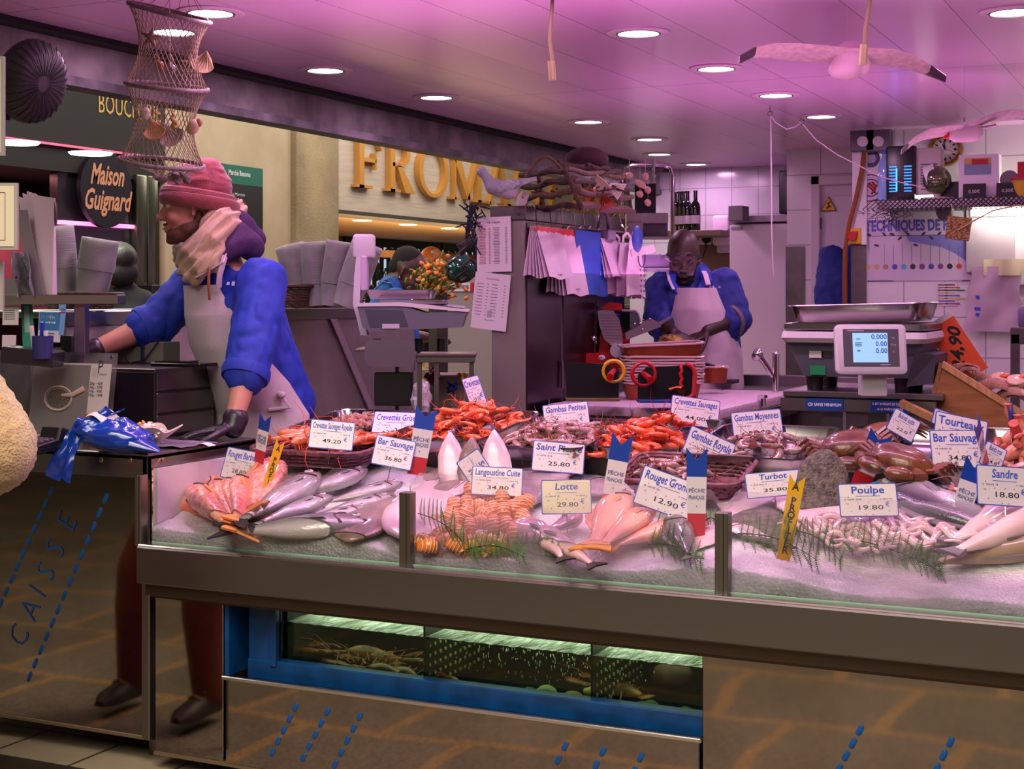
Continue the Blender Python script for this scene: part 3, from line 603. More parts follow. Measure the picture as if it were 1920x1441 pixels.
place(turb,(1455,858),(1350,985),(.05,.02),'white bellied turbot lying up against the tray','turbots'); place(turb,(1515,900),(1560,1010),.03,'white flatfish right of the yellow pennant','turbots')
place(turd,(1390,950),(1480,1035),.015,'dark flatfish behind the fern by the second post','turbots'); place(turb,(1370,980),(1450,1010),.02,'white flatfish half hidden by the second post','turbots')
nose=fs('flatfish',.34,[(0,.012,.014),(.07,.055,.035),(.18,.11,.05),(.34,.155,.055),(.55,.165,.05),(.75,.12,.04),(.97,.03,.01)],sk_w,MATS['fin_white'],tail=.05,notch=0,dorsal=.2,pec=False,gill=False,eyes=False,bend=.1)
nosb=fs('flatfish',.34,[(0,.012,.014),(.07,.055,.035),(.18,.11,.05),(.34,.155,.055),(.55,.165,.05),(.75,.12,.04),(.97,.03,.01)],sk_s,MATS['fin_brown'],tail=.05,notch=0,dorsal=.2,pec=False,gill=False,eyes=False)
for s,H,T,l in [(turd,(1552,842),(1535,960),'dark warty flatfish standing up against the tray deck'),(nose,(840,810),(850,905),'white fish nose standing up left of the brown one'),(nosb,(886,818),(880,905),'brown fish nose standing up between two white ones'),(nose,(922,806),(935,905),'white fish nose standing up in front of the raw prawns')]:
    t=(S(T[0],T[1],.03)-CP).dot(FV); h=W(H[0],H[1],t=t+.06); q=W(T[0],T[1],t=t); x=(h-q).normalized(); y=(-FV+UV_*.3); y=(y-x*y.dot(x)).normalized()
    Mx=frame(x,y,x.cross(y),q+(h-q)*.2)@Matrix.Scale((h-q).length*1.6/s[1],4); o=dup(s[0],Mx) if s[2] else setm(s[0],Mx); s[2]=True; tag(o,l,'fish','fish noses standing up before the trays')
bigb=fs('sea_bass',.75,[(u,h*1.1,w*.9) for u,h,w in BASS],sk_b2,FINM,bend=-.12)
place(bigb,(1640,905),(1985,1035),(.07,.03),'big silver sea bass with purple sheen behind the tag for octopus','big sea bass',True); place(bigb,(1665,868),(2010,990),(.05,.03),'dark backed big sea bass behind the silver one','big sea bass',True)
lng=fs('pike_perch',.6,LONG,sk_l,FINM,eyes=False,gill=False,dorsal=.25,tail=.05,notch=0,pec=False); lny=fs('pike_perch',.6,LONG,sk_y,FINM,eyes=False,gill=False,dorsal=.3,tail=.05,notch=0,pec=False)
place(lny,(2090,1000),(1700,1062),.02,'yellow grey long fish lowest at the right end','long pale fish at the right end'); place(lng,(2030,880),(1750,1035),.05,'upper pink long fish pointing at the octopus','long pale fish at the right end'); place(lng,(2080,925),(1745,1050),.055,'front pink long fish lying over the yellow grey one','long pale fish at the right end')

# ---- cooked langoustine tails ------------------------------------------------
lt=mat('langoustine_tail','#c8601f',.3,noise=(24,'#dd8a45',.2),coat=.4)
r=[]
for i in range(25):
    u=i/24; seg=(u*6)%1; a=.0205*math.sin(PI*(.06+.86*u))**.55*(1-.22*u)*(1.0-.10*(1 if seg<.18 else 0))
    x=.029-.058*u; z=-.010*(2*u-1)**2*1.6
    r.append([(x,a*1.05*math.sin(2*PI*k/14),z+a*math.cos(2*PI*k/14)) for k in range(14)])
lts=B().loft(r).build('langoustine_tail',lt,sharp=180)
b=B()
for i in range(5):
    u=.14+.155*i; a=.0205*math.sin(PI*(.06+.86*u))**.55*(1-.22*u)*1.0; x=.029-.058*u; z=-.016*(2*u-1)**2; b.tube([(x,a*1.05*math.sin(2*PI*k/14),z+a*math.cos(2*PI*k/14)) for k in range(14)],.0011,5,closed=True)
b.build('segment_edges',mat('segment_pale','#ecc9a2',.4),lts)
b=B()
for k in (-1,0,1): b.ell((-.031,.009*k,-.016),(.010,.006,.002),rotm(0,-20,-18*k),8,5)
b.build('tail_fan',lt,lts)
pts=[(883,917),(915,911),(901,926),(924,929),(943,922),(942,936),(967,928),(988,943),(852,951),(876,943),(900,948),(924,956),(943,959),(963,954),(978,970),(873,967),(842,972),(900,978),(924,984),(950,986),(881,988),(814,980),(792,1012),(806,1022),(824,1000),(840,1012),(857,1022),(875,1013),(890,1022),(906,1009),(922,1014),(934,1022),(948,1013),(849,990),(862,1002),(985,985),(966,1000),(975,945),(908,962),(858,975)]
random.seed(11)
for i,(px,py) in enumerate(pts):
    front=py>1005; dz=.022 if front else .03+.03*max(0,1-((px-915)/85)**2)*max(0,1-((py-960)/60)**2)
    q=S(px,py,dz); rz=random.uniform(-25,25)+(90 if py<1000 else random.choice((0,40,-40,90)))
    ru=random.uniform
    if front or i%7==3: X_,Y_,Z_=axes(RV*ru(.4,1)*random.choice((1,-1))+FV*ru(-.5,.5)+UV_*ru(-.2,.3),UV_*.7-FV*.7)
    else: X_,Y_,Z_=axes(UV_+RV*ru(-.45,.45)+FV*ru(.2,.6),-FV+RV*ru(-.35,.35))
    M=frame(X_,Y_,Z_,q)@Matrix.Scale(ru(1.0,1.16),4)
    o=dup(lts,M) if i else setm(lts,M); tag(o,'cooked orange langoustine tail in the round heap behind the fern','langoustine','cooked langoustine tails')

# ---- ferns --------------------------------------------------------------------
fg=mat('fern_green','#356a2c',.5,noise=(30,'#5a8a45',.2)); fst=mat('fern_stem','#22351c',.6)
def fern(a,c,n,hl,label,dz=.03,sag=.02,both=True,lean=.25):
    p0=S(a[0],a[1],dz) if len(a)==2 else W(a[0],a[1],t=a[2]); p1=S(c[0],c[1],dz); t=thing('fern_frond',label,'fern',p0,group='fern fronds laid along the glass')
    st=[p0+(p1-p0)*(i/12)+V((0,0,sag*math.sin(PI*i/12))) for i in range(13)]
    B().tube(st,[.0022-.0015*i/12 for i in range(13)],5).build('stem',fst,t,world=True)
    b=B(); d=(p1-p0).normalized(); upv=(V((0,-.25,1))); upv=(upv-d*upv.dot(d)).normalized(); nrm=d.cross(upv)
    for i in range(n):
        k=(i+.5)/n; q=p0+(p1-p0)*k+V((0,0,sag*math.sin(PI*k)))
        for s in ((1,-1) if both else (1,)):
            ln=hl*(1-.75*abs(k-.45)**1.2)*(1 if s>0 else .65); ax=(upv*s*.9+d*.35+nrm*random.uniform(-.25,.25)).normalized(); sd=ax.cross(nrm).normalized()
            b.tube([q,q+ax*ln],[.0011,.0004],4)
            m=int(ln/.0042)
            for j in range(m):
                w=.0145*(1-(j/m)**1.3)+.001; e=q+ax*ln*(j+.3)/m
                for z in (1,-1):
                    tip=e+sd*z*w+ax*w*.5+nrm*random.uniform(-.0015,.0015); b.add([e-ax*.0013,e+ax*.0016,tip,e+nrm*.0008],[(0,1,2),(0,2,3),(1,3,2),(0,3,1)])
    b.build('leaflets',fg,t,world=True,sharp=10)
fern((784,962),(892,1040),13,.075,'fern frond over the langoustine tails right of the first post',.06); fern((875,1030),(985,1046),11,.055,'low fern frond below the langoustine tails',.02); fern((960,1020),(1060,1048),9,.04,'small fern frond before the monkfish tails',.02)
fern((1215,1020),(1318,1058),10,.07,'fern frond before the dark fish head',.03); fern((1322,975),(1360,1000),6,.03,'fern tip left of the second post',.04); fern((1384,1000),(1535,1052),13,.085,'fern frond right of the second post',.04); fern((1492,995),(1580,1058),9,.06,'fern frond crossing the foot of the yellow pennant',.05); fern((1540,1005),(1770,1075),18,.07,'long fern frond before the octopus heap',.04); fern((1690,1050),(1765,1078),7,.05,'last fern frond beside the long pale fish',.03)

# ---- octopus heap ----------------------------------------------------------------
om=mat('octopus_flesh','#d3b0b6',.22,noise=(18,'#e6d0d2',.2),bump=(80,.3),coat=.6,sss=(.3,.01)); osk=mat('octopus_sucker','#b98a8e',.3); omd=mat('octopus_head','#a99da8',.12,noise=(15,'#c9b7c0'),coat=.8)
random.seed(21)
og='raw octopuses heaped behind the fern'
oc=[((1530,1000),'octopus at the left of the heap'),((1588,988),'octopus with a shiny grey head in the heap'),((1640,1005),'octopus in the middle of the heap, nearest the glass'),((1675,985),'octopus on the crest of the heap under the tag'),((1720,1005),'octopus at the right of the heap'),((1762,1012),'octopus end touching the long pale fish'),((1600,1022),'front octopus behind the long fern'),((1690,1030),'lowest octopus at the front right of the heap')]
for k,((px,py),l) in enumerate(oc):
    q=S(px,py,.03); t=thing('octopus',l,'octopus',q,group=og)
    b=B(); b.ell((0,0.01,.012),(.034 if k==1 else .026,.03,.02),rotm(0,0,random.uniform(0,90)),16,10); b.build('head',omd if k in (1,5) else om,t)
    for j in range(8):
        a=2*PI*j/8+random.uniform(-.2,.2); pts=[]; rr=[]; c=random.choice((-1,1))*random.uniform(8,20); x,y=0,0; ang=a
        for i in range(17):
            pts.append((x,y,.008+.014*math.sin(i*.55+j)*(1-i/20)+(.012 if j%2 else 0))); rr.append(.0092*(1-i/18)+.0016); x+=.0085*math.cos(ang); y+=.0085*math.sin(ang); ang+=c*R_(1)*(.3+i/9)
        b=B(); b.tube(pts,rr,8); b.mi=1
        for i in range(2,15): b.ell((pts[i][0],pts[i][1],pts[i][2]+rr[i]*.92),(rr[i]*.42,rr[i]*.42,rr[i]*.22),None,6,4)
        b.build('tentacle',[om,osk],t)

# ---- prawns ------------------------------------------------------------------------
def prawn(name,body,legm,curl=150,L=.085,eye=True):
    pts=[];rr=[]; R=L*.33
    prof=[.15,.5,.8,1,1.05,1.0,1.0,.98,.95,.92,.88,.84,.78,.72,.66,.58,.5,.4,.3]; n=len(prof)
    for i in range(n):
        u=i/(n-1)
        if u<.36: pts.append(V((L*.42*(1-u/.36),0,0)))
        else:
            a=R_(curl)*(u-.36)/.64; pts.append(V((-R*math.sin(a),0,-R+R*math.cos(a))))
        rr.append(L*.105*prof[i]*(1-.10*(1 if (i%2 and i>6) else 0)))
    o=B().tube(pts,rr,10,flat=1.15).build(name,body,sharp=60); e=pts[-1]; d=(pts[-1]-pts[-2]).normalized(); M=axes(d,(0,1,0))
    b=B()
    for k in (-1,0,1):
        q=e+d*L*.07+V((0,k*L*.05,0)); b.ell(q,(L*.085,L*.03,L*.012),frame(d,V((0,1,0)),d.cross(V((0,1,0))),(0,0,0))@rotm(0,0,18*k),8,5)
    b.tube([(L*.42,0,L*.05),(L*.62,0,L*.09)],[L*.03,L*.004],5); b.build('tail_fan',legm,o)
    b=B()
    for i in range(5):
        for s in (-1,1): x=L*(.28-.06*i); b.tube([(x,s*L*.05,-L*.07),(x+L*.05,s*L*.1,-L*.17),(x+L*.01,s*L*.08,-L*.25)],[L*.014,L*.01,L*.004],4)
    for i in range(5):
        a=R_(curl)*(.08+.17*i); c=V((-R*math.sin(a),0,-R+R*math.cos(a))); inn=(V((0,0,-R))-c).normalized(); b.ell(c+inn*L*.13,(L*.03,L*.05,L*.045),None,6,4)
    b.build('legs',legm,o)
    b=B()
    for s in (-1,1): b.tube([(L*.42,s*L*.03,0),(L*.6,s*L*.12,L*.1),(L*.8,s*L*.3,L*.12),(L*.95,s*L*.5,L*.02)],[L*.012,L*.009,L*.006,L*.003],4)
    b.build('antennae',legm,o)
    if eye: 
        b=B()
        for s in (-1,1): b.ell((L*.41,s*L*.075,L*.035),L*.028,None,8,6)
        b.build('eyes',EYEB,o)
    return o
cook=prawn('prawn',mat('cooked_prawn','#e0572c',.25,noise=(35,'#ef8a50',.2),coat=.5),mat('cooked_legs','#d8401f',.35))
cookr=prawn('prawn',mat('cooked_red_prawn','#d4391c',.25,noise=(30,'#ee7a45',.2),coat=.5),mat('cooked_red_legs','#b5220f',.35),120,.11)
raw=prawn('prawn',mat('raw_prawn','#94777a',.15,noise=(40,'#b58c86',.2),coat=.7,sss=(.3,.01)),mat('raw_legs','#9c6650',.3),110,.10)
raws=prawn('prawn',mat('raw_brown_prawn','#7a6058',.15,noise=(60,'#b0918c',.2),coat=.8,sss=(.3,.01)),mat('raw_brown_legs','#8f5148',.3),95,.10)
royal=prawn('prawn',mat('royal_prawn','#e2703f',.2,noise=(18,'#f0a07a',.25),coat=.6),mat('royal_legs','#d9532b',.35),165,.17)
for o in (cook,cookr,raw,raws,royal): o['used']=0
def heap(src,n,x0,x1,y0,y1,zf,label,group,hmax,seed,tilt=25,sc=(.9,1.12),cat='prawn',flat=False):
    random.seed(seed); xc,yc=(x0+x1)/2,(y0+y1)/2
    for i in range(n):
        lay=i/n; k=1-.55*lay
        x=xc+(x1-x0)/2*k*random.uniform(-1,1); y=yc+(y1-y0)/2*k*random.uniform(-1,1)
        z=zf(y)+.012+hmax*lay*max(.1,1-((x-xc)/(x1-x0)*2)**2*.6)*max(.2,1-((y-yc)/(y1-y0)*2)**2*.5)
        side=random.choice((-90,90,90,0)) if not flat else 0
        M=Matrix.Translation((x,y,z))@Matrix.Rotation(random.uniform(0,2*PI),4,'Z')@Matrix.Rotation(R_(random.uniform(-tilt,tilt)),4,'Y')@Matrix.Rotation(R_(side+random.uniform(-20,20)),4,'X')@Matrix.Scale(random.uniform(*sc),4)
        if src['used']: o=dup(src,M)
        else: o=setm(src,M); src['used']=1
        tag(o,label,cat,group)
def deckz(y): return .925+(y-4.10)*.11
TILT=math.atan(.11)
TRAYM=mat('tray_steel','#9b9698',.2,1)
def rrect(w,d,r,z,n=5):
    out=[]
    for cx,cy,a0 in ((w/2-r,d/2-r,0),(-w/2+r,d/2-r,90),(-w/2+r,-d/2+r,180),(w/2-r,-d/2+r,270)):
        for i in range(n+1): a=R_(a0+90*i/n); out.append((cx+r*math.cos(a),cy+r*math.sin(a),z))
    return out
def tray(x0,x1,y0,y1,label,h=.045,m=None):
    w,d=x1-x0,y1-y0; yc=(y0+y1)/2
    b=B().loft([rrect(w-.05,d-.05,.03,.002),rrect(w-.03,d-.03,.04,.012),rrect(w-.012,d-.012,.04,h),rrect(w,d,.045,h+.002),rrect(w+.002,d+.002,.045,h-.003),rrect(w-.008,d-.008,.042,h-.005),rrect(w-.028,d-.028,.04,.008),rrect(w-.05,d-.05,.03,0)],caps=False)
    n=24; b.add(rrect(w-.05,d-.05,.03,.002),[tuple(range(n))]); b.add(rrect(w-.05,d-.05,.03,0),[tuple(range(n-1,-1,-1))])
    o=b.build('seafood_tray',m or TRAYM,loc=((x0+x1)/2,yc,deckz(yc)+.003),rot=(TILT,0,0)); return tag(o,label,'tray',group='steel trays on the counter deck')
YA,YB=3.97,4.43
tray(-2.735,-2.335,YA+.1,YB,'steel tray of small brown shellfish behind the royal prawns'); tray(-2.325,-2.005,YA+.03,YB+.08,'steel tray under the heap of orange prawns'); tray(-1.995,-1.65,YA,YB,'steel tray of raw prawns under the tag for small prawns'); tray(-1.64,-1.36,YA+.05,YB+.05,'steel tray under the heap of red prawns'); tray(-1.355,-.99,YA,YB,'steel tray of raw prawns nearest the digital scale'); tray(-.96,-.63,YA+.05,YB+.03,'steel tray of brown crabs'); tray(-.61,-.2,YA,YB+.08,'steel tray under the pink crab claws')
dz0=lambda y: deckz(y)+.012
heap(cook,62,-2.33,-1.99,4.02,4.5,dz0,'cooked orange prawn in the heap behind the white fish noses','cooked orange prawns',.085,1)
heap(cookr,38,-1.66,-1.37,3.95,4.42,dz0,'cooked red prawn in the heap left of the tag for royal prawns','cooked red prawns',.085,2)
heap(raw,58,-2.0,-1.65,3.98,4.36,dz0,'raw grey pink prawn in the tray under the tag for small prawns','raw small prawns',.045,3)
heap(raws,20,-1.33,-1.02,4.0,4.36,dz0,'raw brown prawn in the tray left of the crabs','raw medium prawns',.03,4)
# whelks
wk=B(); pts=[];rr=[]
for i in range(26): a=i*.62; k=i/25; pts.append((.006*(1-k)*math.cos(a),.006*(1-k)*math.sin(a),.022*k)); rr.append(.0075*(1-k)+.0008)
wk.tube(pts,rr,7); wk=wk.build('whelk',mat('whelk_shell','#8f6357',.35,noise=(60,'#b98d80',.2),coat=.3)); wk['used']=0
heap(wk,135,-2.71,-2.36,4.10,4.40,dz0,'small brown shellfish in the tray behind the royal prawns','small brown shellfish',.03,5,60,(.9,1.4),'shellfish')
# wicker baskets
WK=mat('wicker_pink','#8a5560',.6,noise=(60,'#4d2c30',.2)); WKB=mat('wicker_brown','#5a3a26',.65,noise=(60,'#2e1c12',.2))
def basket(name,label,loc,w,d,h,m,rot=(0,0,0),flare=.03,group=None,rows=8):
    b=B(); 
    for k in range(rows):
        z=h*(k+.5)/rows; f=flare*k/rows; base=rrect(w+2*f,d+2*f,min(w,d)*.28,z,4); n=len(base); P=[]
        L=len(base)
        for i in range(L):
            p,q=V(base[i]),V(base[(i+1)%L]); m_=max(1,int((q-p).length/.018))
            for j in range(m_): P.append(p+(q-p)*j/m_)
        b.tube([p+V((p.x,p.y,0)).normalized()*(.004 if (i+k)%2 else -.003) for i,p in enumerate(P)],h/rows*.52,5,closed=True)
    b.loft([rrect(w*.98,d*.98,min(w,d)*.27,.0),rrect(w*.98,d*.98,min(w,d)*.27,.006)])
    o=b.build('weave',m,None); t=thing(name,label,'basket',loc,rot,group); o.parent=t
    B().tube(rrect(w+2*flare+.01,d+2*flare+.01,min(w,d)*.28,h,4),h/rows*.75,6,closed=True).build('rim',m,t); return t
basket('wicker_basket','pinkish wicker basket of large royal prawns beside the cash desk',(-2.53,3.99,.885),.34,.2,.05,WK,(TILT,0,0),rows=4)
heap(royal,13,-2.66,-2.38,3.87,4.03,lambda y:.94,'large cooked royal prawn in the wicker basket','royal prawns in the basket',.035,6,12)
basket('wicker_basket','dark pink wicker basket tipped under the tag for royal prawns',(-1.30,3.90,.875),.28,.15,.055,WK,(R_(14),0,0),rows=6)
heap(raws,24,-1.43,-1.25,3.82,3.95,lambda y:.905,'raw brown prawn in the tipped wicker basket','raw royal prawns in the basket',.03,8,25,(.9,1.1))
# crabs
ck=mat('crab_shell','#43240f',.35,noise=(20,'#7a431f',.2),bump=(90,.2),coat=.4); cbel=mat('crab_belly','#c48a5a',.35,noise=(15,'#a2542c')); cbk=mat('claw_tip','#17120f',.3)
def crab(loc,rot,label,s=1.0):
    t=thing('brown_crab',label,'crab',loc,rot,group='brown crabs in the tray'); t.scale=(s,s,s)
    b=B(); rings=[]
    for i,(k,z) in enumerate(((.3,.034),(.62,.031),(.85,.02),(.98,.006),(1.0,0),(.95,-.006))): rings.append([((.078*k*(1+.02*math.cos(22*a)*(k>.8)))*math.cos(a),(.052*k*(1+.02*math.cos(22*a)*(k>.8)))*math.sin(a),z) for a in (2*PI*j/44 for j in range(44))])
    b.loft(rings); b.build('carapace',ck,t)
    B().ell((0,0,-.006),(.062,.04,.018)).build('belly',cbel,t)
    for s_ in (-1,1):
        o=B().tube([(s_*.05,-.04,0),(s_*.075,-.065,.002),(s_*.06,-.085,.002)],[.012,.015,.013],9).ell((s_*.035,-.095,.003),(.036,.02,.017),rotm(0,0,s_*20)).build('claw',ck,t)
        B().ell((s_*.005,-.103,.006),(.018,.006,.006),rotm(0,0,s_*12)).ell((s_*.006,-.092,.0),(.016,.005,.005),rotm(0,0,-s_*8)).build('claw_tip',cbk,o)
        for k in range(4): B().tube([(s_*.055,-.02+.018*k,-.004),(s_*.095,-.02+.024*k,.012),(s_*.118,-.015+.027*k,-.012)],[.008,.007,.002],6).build('leg',ck,t)
crab((-.90,4.12,.985),(R_(18),R_(-8),R_(25)),'brown crab at the left of the tray, behind the leaning pennant',1.15); crab((-.74,3.98,.965),(R_(8),R_(14),R_(-10)),'brown crab in front of the others, left of the tag for sea bass',1.15); crab((-.85,4.32,1.0),(R_(25),R_(5),R_(200)),'brown crab at the rear edge of the tray',1.0)
# claws, pink langoustines
cw=B(); cw.ell((0,0,0),(.042,.021,.018)).ell((.047,.010,0),(.024,.0085,.008),rotm(0,0,-8)).ell((.045,-.010,0),(.022,.007,.007),rotm(0,0,10)).tube([(-.035,0,0),(-.06,.01,.005),(-.075,.03,.005)],[.013,.011,.012],8)
cw=cw.build('crab_claw',mat('pink_claw','#dd9c86',.3,noise=(22,'#c2553f',.14),coat=.4)); cw['used']=0
heap(cw,34,-.56,-.22,4.05,4.42,dz0,'pink and white crab claw in the heap below the wooden crates','pink crab claws',.10,9,40,(.85,1.25),'crab claw')
lgr=prawn('langoustine',mat('pink_langoustine','#cf8a8c',.2,noise=(25,'#e8c4c0',.2),coat=.6),mat('pink_langoustine_legs','#c87878',.3),60,.13); lgr['used']=0
heap(lgr,22,-.62,-.25,3.8,4.0,lambda y:.885,'raw pink langoustine behind the tag for sea bass at the right','raw pink langoustines',.03,10,20,(.8,1.1),'langoustine')
# ================= price tags and pennants ================================
CARD=mat('card_white','#dedad8',.35); CBL=mat('card_blue_edge','#3350b4',.45); CTX=mat('card_blue_ink','#2c4cb0',.5); CGR=mat('card_grey_ink','#6b6a86',.6)
CARDY=mat('card_cream','#d9d2ae',.4)
def facing(px,py,t,roll,lean,yaw=0):
    q=W(px,py,t=t); f=Matrix.Rotation(R_(yaw),3,'Z')@FV; r=Matrix.Rotation(R_(yaw),3,'Z')@RV; a=R_(roll); l=R_(lean)
    x=r*math.cos(a)+UV_*math.sin(a); u=UV_*math.cos(a)-r*math.sin(a); u=(u*math.cos(l)+f*math.sin(l)).normalized(); x=(x-u*x.dot(u)).normalized()
    return frame(x,u,x.cross(u),q)
def depth(p): return (p-CP).dot(FV)
def price_tag(px,py,w,h,roll,title,price,label,base=None,lean=18,card=None,t=None,sub=True,shear=.12,yaw=0,tw=.88,tsize=.30,dzb=.03):
    base=base or (px,py+h*.6); t=t or depth(S(base[0],base[1],dzb))-.03
    M=facing(px,py,t,roll,lean,yaw); k=t/FPX; w*=k; h*=k/math.cos(R_(lean)); o=thing('price_tag',label,'price tag',M.to_translation(),group='price tags on the fish counter'); Mi=Matrix.Translation(-M.to_translation())@M
    b=B(); b.T=Mi
    b.loft([rrect(w,h,.004,-.001,2),rrect(w,h,.004,.0006,2)]); b.mi=1; b.loft([rrect(w-.005,h-.005,.003,.0008,2),rrect(w-.005,h-.005,.003,.001,2)]); b.build('card',[CBL,card or CARD],o)
    e=.0013; b=B(); b.T=Mi
    b.text(title,h*tsize,Matrix.Translation((0,h*.29,e)),bold=.022,shear=shear,width=w*tw); b.box((0,h*.12,e),(w*.42,h*.012,.0004)); b.text('€',h*.2,Matrix.Translation((w*.32,-h*.14,e)),bold=.01); b.build('lettering',CTX,o)
    b=B(); b.T=Mi
    b.text(price,h*.19,Matrix.Translation((w*.02,-h*.23,e)),bold=.008,width=w*.42); b.mi=1
    b.text('~',h*.055,Matrix.Translation((-w*.27,h*.02,e)),width=w*.3); b.text('kg',h*.07,Matrix.Translation((-w*.36,-h*.1,e))); b.text('~',h*.045,Matrix.Translation((w*.3,h*.03,e)),width=w*.22)
    b.mi=0
    for dx,dy in ((0,.40),(-.34,.09),(.4,-.02),(-.18,-.07),(0,-.07),(.16,-.07),(-.3,-.33),(.34,-.33),(-.06,-.44),(.06,-.44)): b.cyl((w*dx,h*dy,.0009),(w*dx,h*dy,.0014),h*.014,n=8)
    b.build('price_marks',[INK,CGR],o)
    b=B(); b.T=Mi; b.cyl((0,-h*.5+.004,-.002),(0,-h*.5-.045,-.002),.0014,n=6).box((0,-h*.5+.006,-.002),(.02,.012,.003)); b.build('pin',CHROME,o); return o
PT=price_tag
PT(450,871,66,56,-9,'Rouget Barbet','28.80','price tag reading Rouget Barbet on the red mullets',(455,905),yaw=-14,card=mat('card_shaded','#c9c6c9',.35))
PT(622,815,84,52,-5,'Crevettes Sauvages Royales','49.20','price tag reading Crevettes Sauvages Royales on the prawn basket',(622,850),t=4.35)
PT(742,799,88,46,-2,'Crevettes Grises','32.90','price tag lying almost flat on the small brown shellfish',t=4.78,lean=62)
PT(738,848,76,54,-11,'Bar Sauvage','36.80','price tag reading Bar Sauvage on the silver bass, left of a pennant',(735,885))
PT(896,885,76,48,-57,'Sole','39.80','price tag reading Sole tipped on its corner',(900,915),tw=.4)
PT(932,902,96,52,-3,'Langoustine Cuite','34.80','price tag reading Langoustine Cuite behind the orange tails',(930,925),dzb=.05)
PT(1047,857,98,55,-5,'Saint Pierre','25.80','price tag reading Saint Pierre on the john dories',(1045,885))
PT(1062,781,86,50,6,'Gambas Petites','19.80','price tag reading Gambas Petites on the raw prawns',t=4.75)
PT(890,735,34,58,14,'Crevettes','59.00','price tag standing far back behind the orange prawns',t=5.05,yaw=20)
PT(1062,931,94,62,1,'Lotte','29.80','cream price tag reading Lotte inside the misted glass',(1062,985),card=CARDY,tw=.46,tsize=.27,dzb=.04)
PT(1250,925,112,72,-20,'Rouget Grondin','12.90','price tag reading Rouget Grondin, lower half behind misted glass',(1245,975),dzb=.03)
PT(1303,772,92,52,-8,'Crevettes Sauvages','44.00','price tag reading Crevettes Sauvages on the red prawns',t=4.66)
PT(1326,848,92,70,-24,'Gambas Royale','59.80','white price tag reading Gambas Royale leaning on the tipped basket',t=4.22)
PT(1420,798,94,56,5,'Gambas Moyennes','33.90','price tag reading Gambas Moyennes on the tray by the scale',t=4.48)
PT(1450,907,104,46,5,'Turbot','35.80','price tag reading Turbot on the white flatfish',(1450,940),tw=.5)
PT(1628,937,110,60,1,'Poulpe','19.80','price tag reading Poulpe on the octopus heap',(1628,985),tw=.56,shear=0,dzb=.05)
PT(1796,842,102,70,0,'Bar Sauvage','34.80','price tag reading Bar Sauvage at the right, before the crab claws',(1796,890),shear=0,dzb=.05)
PT(1800,815,100,70,-12,'Tourteaux','18.80','price tag reading Tourteaux half hidden behind the right sea bass tag',t=3.98,shear=0)
PT(1884,911,106,72,-4,'Sandre','18.80','price tag reading Sandre at the right edge on the long pale fish',(1880,960),tw=.46,dzb=.06,card=MATS['card_shaded'])
PT(1694,797,56,44,-30,'Bulots cuits','22.0','white price tag slanting over the brown crabs',t=4.15,tw=.6)
PT(1766,784,36,30,-20,'Bulots','16.5','small white price tag under the wooden crates',t=4.35,tw=.6)
PT(1862,856,44,46,-27,'Bulots crus','14.8','small slanting price tag right of the right sea bass tag',t=3.85,tw=.6)
FB=mat('flag_blue','#123c9c',.4); FW=mat('flag_white','#d6d2d2',.4); FR=mat('flag_red','#b5202c',.4)
def pennant(px,py,w,h,roll,label,base=None,t=None,yaw=0,lean=6,name='pennant',dzb=.02):
    base=base or (px,py+h*.5); t=t or depth(S(base[0],base[1],dzb)); M=facing(px,py,t,roll,lean,yaw); k=t/FPX; w*=k; h*=k
    if yaw: w/=max(.2,math.cos(R_(yaw)))
    o=thing(name,label,'pennant',M.to_translation(),group='french catch pennants'); Mi=Matrix.Translation(-M.to_translation())@M
    y0,y1,y2,y3=-h/2,-h/2+h*.26,h/2-h*.33,h/2
    for nm,m,poly in (('red_band',FR,[(-w*.40,y0),(w*.40,y0),(w*.43,y1),(-w*.43,y1)]),('white_band',FW,[(-w*.43,y1),(w*.43,y1),(w*.47,y2),(-w*.47,y2)]),('blue_band',FB,[(-w*.47,y2),(w*.47,y2),(w*.5,y3),(0,y3-h*.14),(-w*.5,y3)])):
        b=B(); b.T=Mi; b.prism(poly,.0016); b.build(nm,m,o)
    b=B(); b.T=Mi; b.text('PÊCHE',w*.26,Matrix.Translation((0,y1+(y2-y1)*.62,.0022)),bold=.012); b.text('FRANÇAISE',w*.26,Matrix.Translation((0,y1+(y2-y1)*.43,.0022)),bold=.012,width=w*.74); b.cyl((0,y1+(y2-y1)*.2,.0018),(0,y1+(y2-y1)*.2,.0024),w*.03,n=8); b.build('lettering',mat('flag_ink','#243a86',.5),o); return o
pennant(790,826,40,128,-9,'tricolour pennant right of the left sea bass tag',(775,890)); pennant(1154,890,40,158,-11,'tricolour pennant leaning right between john dories and basket',(1138,965)); pennant(1306,922,40,166,-1,'upright tricolour pennant before the tipped basket',(1306,1000)); pennant(1632,862,44,112,-24,'tricolour pennant leaning right before the brown crabs',(1610,915)); pennant(1812,925,42,138,-19,'tricolour pennant left of the tag for Sandre',(1792,985))
pennant(492,822,26,92,-6,'narrow tricolour pennant beside the gloved hand',(490,868),t=4.45,yaw=-52); pennant(1899,812,24,112,2,'thin tricolour pennant turned edge on at the right edge',t=4.05,yaw=62); pennant(1840,832,22,105,28,'thin tricolour pennant crossing the right sea bass tag',t=3.80,yaw=62)
YEL=mat('pennant_yellow','#e0a911',.4)
